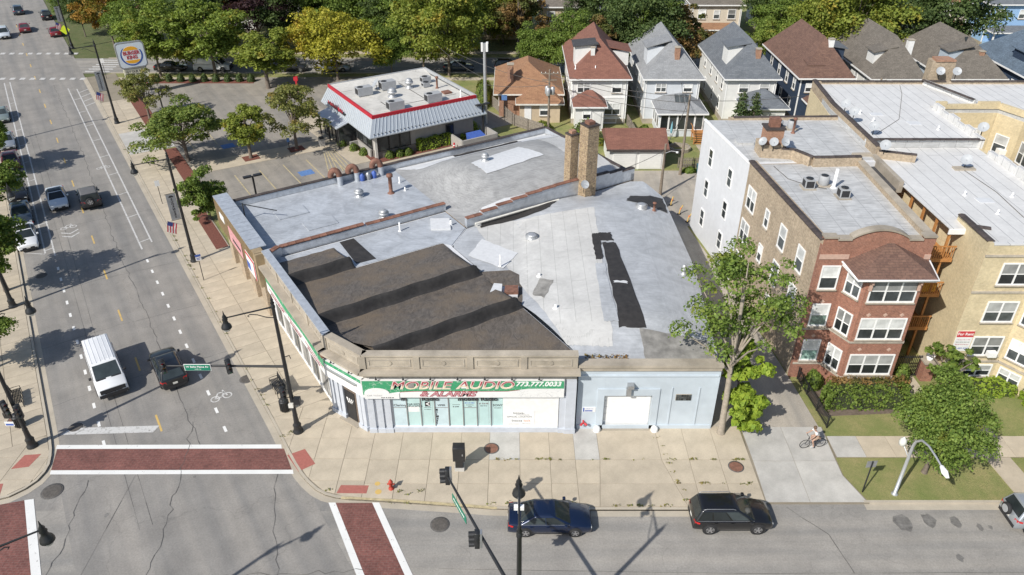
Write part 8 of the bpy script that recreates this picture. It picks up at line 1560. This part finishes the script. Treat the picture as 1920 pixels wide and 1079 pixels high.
for p, q, sg3 in (((4.6, 92, 7.3), (18.8, 78.3, 8.3), .6), ((4.0, 92, 6.4), (18.8, 78.3, 7.4), .7), ((5.4, 92, 7.4), (18.8, 78.3, 9.0), .5), ((18.8, 78.3, 8.8), (15.7, 73, 5.6), .3), ((18.8, 78.3, 8.6), (44.6, 90.6, 6.8), .8), ((-13.4, 114.9, 7.2), (-3.4, 94.5, 6.0), .8), ((-13.4, 114.9, 6.4), (4.6, 92, 6.2), 1.0), ((-3.4, 94.5, 5.2), (4.6, 92, 6.0), .3), ((15.7, 73, 5.2), (6.9, 61.8, 7.2), .4), ((18.8, 78.3, 7.2), (21.4, 94.5, 5.4), .4), ((44.6, 90.6, 6.5), (62, 92, 6.2), .5)): wire(p, q, sg3, wr_)
# fences
def board_fence(label, pts, h, mat, step=.16, w=.14, name='wooden_fence', cat='fence'):
    o = pts[0]; t = thing(name, label, cat, (*o, .05)); m = MB(*o)
    for p, q in zip(pts, pts[1:]):
        L = wlen(p, q)
        for k in range(int(L / step)): wb(m, p, q, k * step, k * step + w, -.012 + .006 * (k % 2), .012 + .006 * (k % 2), 0.03, h + .05 * ((k * 7) % 3) / 2)
        for z in (.35, h - .3): wb(MB(*o), p, q, 0, L, .02, .07, z, z + .08).build('rail', mat, t)
        for k in range(int(L / 2.4) + 1): wb(MB(*o), p, q, min(k * 2.4, L - .1), min(k * 2.4, L - .1) + .1, .02, .12, 0, h + .05).build('post', mat, t)
    m.build('boards', mat, t)['kind'] = 'stuff'
board_fence('weathered wooden fence along the drive beside the bungalow', [(-2.6, 101.0), (.3, 93.8), (4.0, 90.2)], 1.5, 'wood_grey'); board_fence('grey picket fence at the back of the yard with the fire pit', [(18.9, 80.4), (25.0, 80.2)], 1.2, 'wood_grey', .2, .12); board_fence('long wooden yard fence between the two white houses', [(14.9, 94.0), (15.3, 88.5), (17.6, 81.0)], 1.4, 'wood_grey')
fi = thing('iron_fence', 'low black iron fence along the lawn edge by the driveway', 'fence', (20.75, 37.6, .1)); fp0, fp1 = (20.9, 37.4), (20.55, 42.6); m = MB(20.75, 37.6)
for k in range(40): wb(m, fp0, fp1, k * .13, k * .13 + .025, -.012, .012, 0, .95)
m.build('bars', 'black_metal', fi)['kind'] = 'stuff'; wb(wb(MB(20.75, 37.6), fp0, fp1, 0, 5.2, -.02, .02, .8, .85), fp0, fp1, 0, 5.2, -.02, .02, .12, .17).build('rail', 'black_metal', fi)
for u in (0, 1.7, 3.4, 5.1): wb(MB(20.75, 37.6), fp0, fp1, u, u + .07, -.035, .035, 0, 1.1).build('post', 'black_metal', fi)
pit = thing('fire_pit', 'round pale stone fire pit on the small yard lawn', 'fire pit', (20.0, 85.6, .05))
for k in range(18):
    a_ = 2 * math.pi * k / 18; MB().box(-.2, .2, -.15, .15, 0, .42 + .05 * (k % 3)).build('stone', 'concrete_stone', pit, (1.25 * math.cos(a_), 1.05 * math.sin(a_), 0), a_ + math.pi / 2)
struct('path', MB().prism([(22.6, 80.3), (23.6, 80.3), (23.3, 87.2), (22.4, 87.2)], .0, .08), 'concrete_warm')
ps_ = thing('garden_umbrella', 'folded light blue garden umbrella by the glazed porch', 'umbrella', (19.6, 88.9, .05)); MB().tube([(0, 0, 0), (0, 0, 2.3)], .03, 6).build('pole', 'alloy', ps_); MB().lathe([(.12, .9), (.16, 1.3), (.09, 2.0), (.02, 2.35)], 0, 0, 9).build('canopy', plain('umbrella_blue', (.2, .42, .5), .7, .1, 3), ps_)
st_ = thing('white_stone', 'white rounded stone in front of the clipped hedge', 'stone', (27.0, 38.7, .08)); bev(MB().lathe([(.2, 0), (.26, .12), (.2, .25), (.06, .32)], 0, 0, 9).build('stone', 'white_paint', st_), .03)

# ================================================================ CYCLIST
bi = thing('bicycle', 'black bicycle ridden across the driveway', 'bicycle', (19.3, 35.6, .125), math.pi + .12)
for X in (-.52, .54):
    w_ = MB(); 
    rg = [(X + .34 * math.cos(t), 0, .35 + .34 * math.sin(t)) for t in [2 * math.pi * k / 22 for k in range(23)]]; w_.tube(rg, .022, 6, False); o = w_.build('wheel', 'rubber', bi)
    sp_ = MB(X * 0, 0, 0)
    for k in range(8): a_ = math.pi * k / 8; sp_.tube([(X + .33 * math.cos(a_), 0, .35 + .33 * math.sin(a_)), (X - .33 * math.cos(a_), 0, .35 - .33 * math.sin(a_))], .004, 3, False)
    sp_.build('spokes', 'alloy', o)
MB().tube([(-.52, 0, .35), (-.05, 0, .3), (.38, 0, .78), (-.2, 0, .8), (-.05, 0, .3)], .02, 6).tube([(-.52, 0, .35), (-.2, 0, .8)], .015, 6).tube([(.54, 0, .35), (.4, 0, .7), (.36, 0, .95)], .02, 6).build('frame', 'black_metal', bi)
MB().tube([(.36, -.28, 1.02), (.44, -.15, .98), (.36, 0, .97), (.44, .15, .98), (.36, .28, 1.02)], .016, 6).build('handlebar', 'black_metal', bi); bev(MB().box(-.36, -.1, -.08, .08, .86, .92).build('saddle', 'dark_trim', bi), .02); MB().tube([(-.05, -.12, .3), (-.05, .12, .3)], .02, 6).box(-.1, 0, .09, .17, .1, .13).box(-.1, 0, -.17, -.09, .48, .51).build('pedals', 'dark_trim', bi)
plain('skin', (.42, .26, .19), .6, .08, 4); plain('shirt_white', (.78, .78, .78), .8, .05, 4); plain('shorts_tan', (.3, .22, .16), .8, .1, 4); plain('hair', (.12, .075, .045), .8, .2, 6); plain('shoe', (.5, .5, .5), .7, .1, 4)
pe = thing('person', 'cyclist in a white shirt and tan shorts leaning over the handlebar', 'person', (19.3, 35.6, .125), math.pi + .12)
def skin_mesh(name, pts, edges, radii, mat, parent, root=0):
    me = bpy.data.meshes.new(name); me.from_pydata(pts, edges, []); o = link(name, me, parent); sk = o.modifiers.new('skin', 'SKIN'); sk.use_smooth_shade = True
    for i, r in enumerate(radii): me.skin_vertices[0].data[i].radius = (r, r) if not hasattr(r, '__len__') else r
    me.skin_vertices[0].data[root].use_root = True; ss = o.modifiers.new('sub', 'SUBSURF'); ss.levels = ss.render_levels = 1; me.materials.append(MATS[mat]); return o
pts = [(-.2, 0, .98), (-.1, 0, 1.18), (.03, 0, 1.38), (.07, 0, 1.46), (.13, 0, 1.6), (.16, 0, 1.7)]; ed = [(0, 1), (1, 2), (2, 3), (3, 4), (4, 5)]; rad = [(.16, .13), (.14, .12), (.17, .11), .06, .095, .09]
for sy in (-1, 1):
    n = len(pts); pts += [(.03, sy * .19, 1.4), (.2, sy * .26, 1.2), (.36, sy * .27, 1.06), (.42, sy * .27, 1.04)]; ed += [(2, n), (n, n + 1), (n + 1, n + 2), (n + 2, n + 3)]; rad += [.06, .045, .035, .035]
    for f in range(5): k = len(pts); fx = .02 * (f - 2); pts += [(.45, sy * (.27 + fx), 1.05), (.455, sy * (.27 + fx), 1.02 - .01 * (f % 2))]; ed += [(n + 3, k), (k, k + 1)]; rad += [.011, .009]
    n = len(pts); kz = (.62, .3) if sy > 0 else (.82, .52); pts += [(-.17, sy * .1, .92), (.16, sy * .12, kz[0] + .1), (-.02, sy * .13, kz[1] - .1 if sy < 0 else .22), (.1, sy * .13, (kz[1] - .13) if sy < 0 else .15)]; ed += [(0, n), (n, n + 1), (n + 1, n + 2), (n + 2, n + 3)]; rad += [.1, .07, .05, .045]
body = skin_mesh('body', pts, ed, rad, 'skin', pe)
skin_mesh('shirt', [(-.2, 0, 1.0), (-.1, 0, 1.19), (.03, 0, 1.385), (.05, 0, 1.43), (.03, -.2, 1.4), (.13, -.24, 1.29), (.03, .2, 1.4), (.13, .24, 1.29)], [(0, 1), (1, 2), (2, 3), (2, 4), (4, 5), (2, 6), (6, 7)], [(.18, .15), (.165, .14), (.19, .13), .08, .08, .065, .08, .065], 'shirt_white', pe)
skin_mesh('shorts', [(-.2, 0, .97), (-.17, -.1, .93), (.06, -.12, .87), (-.17, .1, .93), (.06, .12, .78)], [(0, 1), (1, 2), (0, 3), (3, 4)], [(.175, .14), .12, .095, .12, .095], 'shorts_tan', pe)
MB().lathe([(.075, 1.62), (.108, 1.68), (.112, 1.75), (.085, 1.81), (.03, 1.835)], .135, 0, 12).build('hair', 'hair', pe)
MB().lathe([(.012, -.01), (.014, .01)], 0, 0, 6).build('nose', 'skin', pe, (.245, 0, 1.655))
for sy in (-1, 1):
    MB().lathe([(.011, 0), (.012, .008), (.004, .014)], 0, 0, 6).build('eye', 'dark_trim', pe, (.238, sy * .035, 1.685)); MB().lathe([(.02, -.012), (.028, .012)], 0, 0, 8).build('ear', 'skin', pe, (.14, sy * .1, 1.665))
    z_ = (.39 if sy < 0 else .15); bev(MB().box(-.03, .2, sy * .13 - .045, sy * .13 + .045, z_ - .03, z_ + .06).build('shoe', 'shoe', pe), .03)
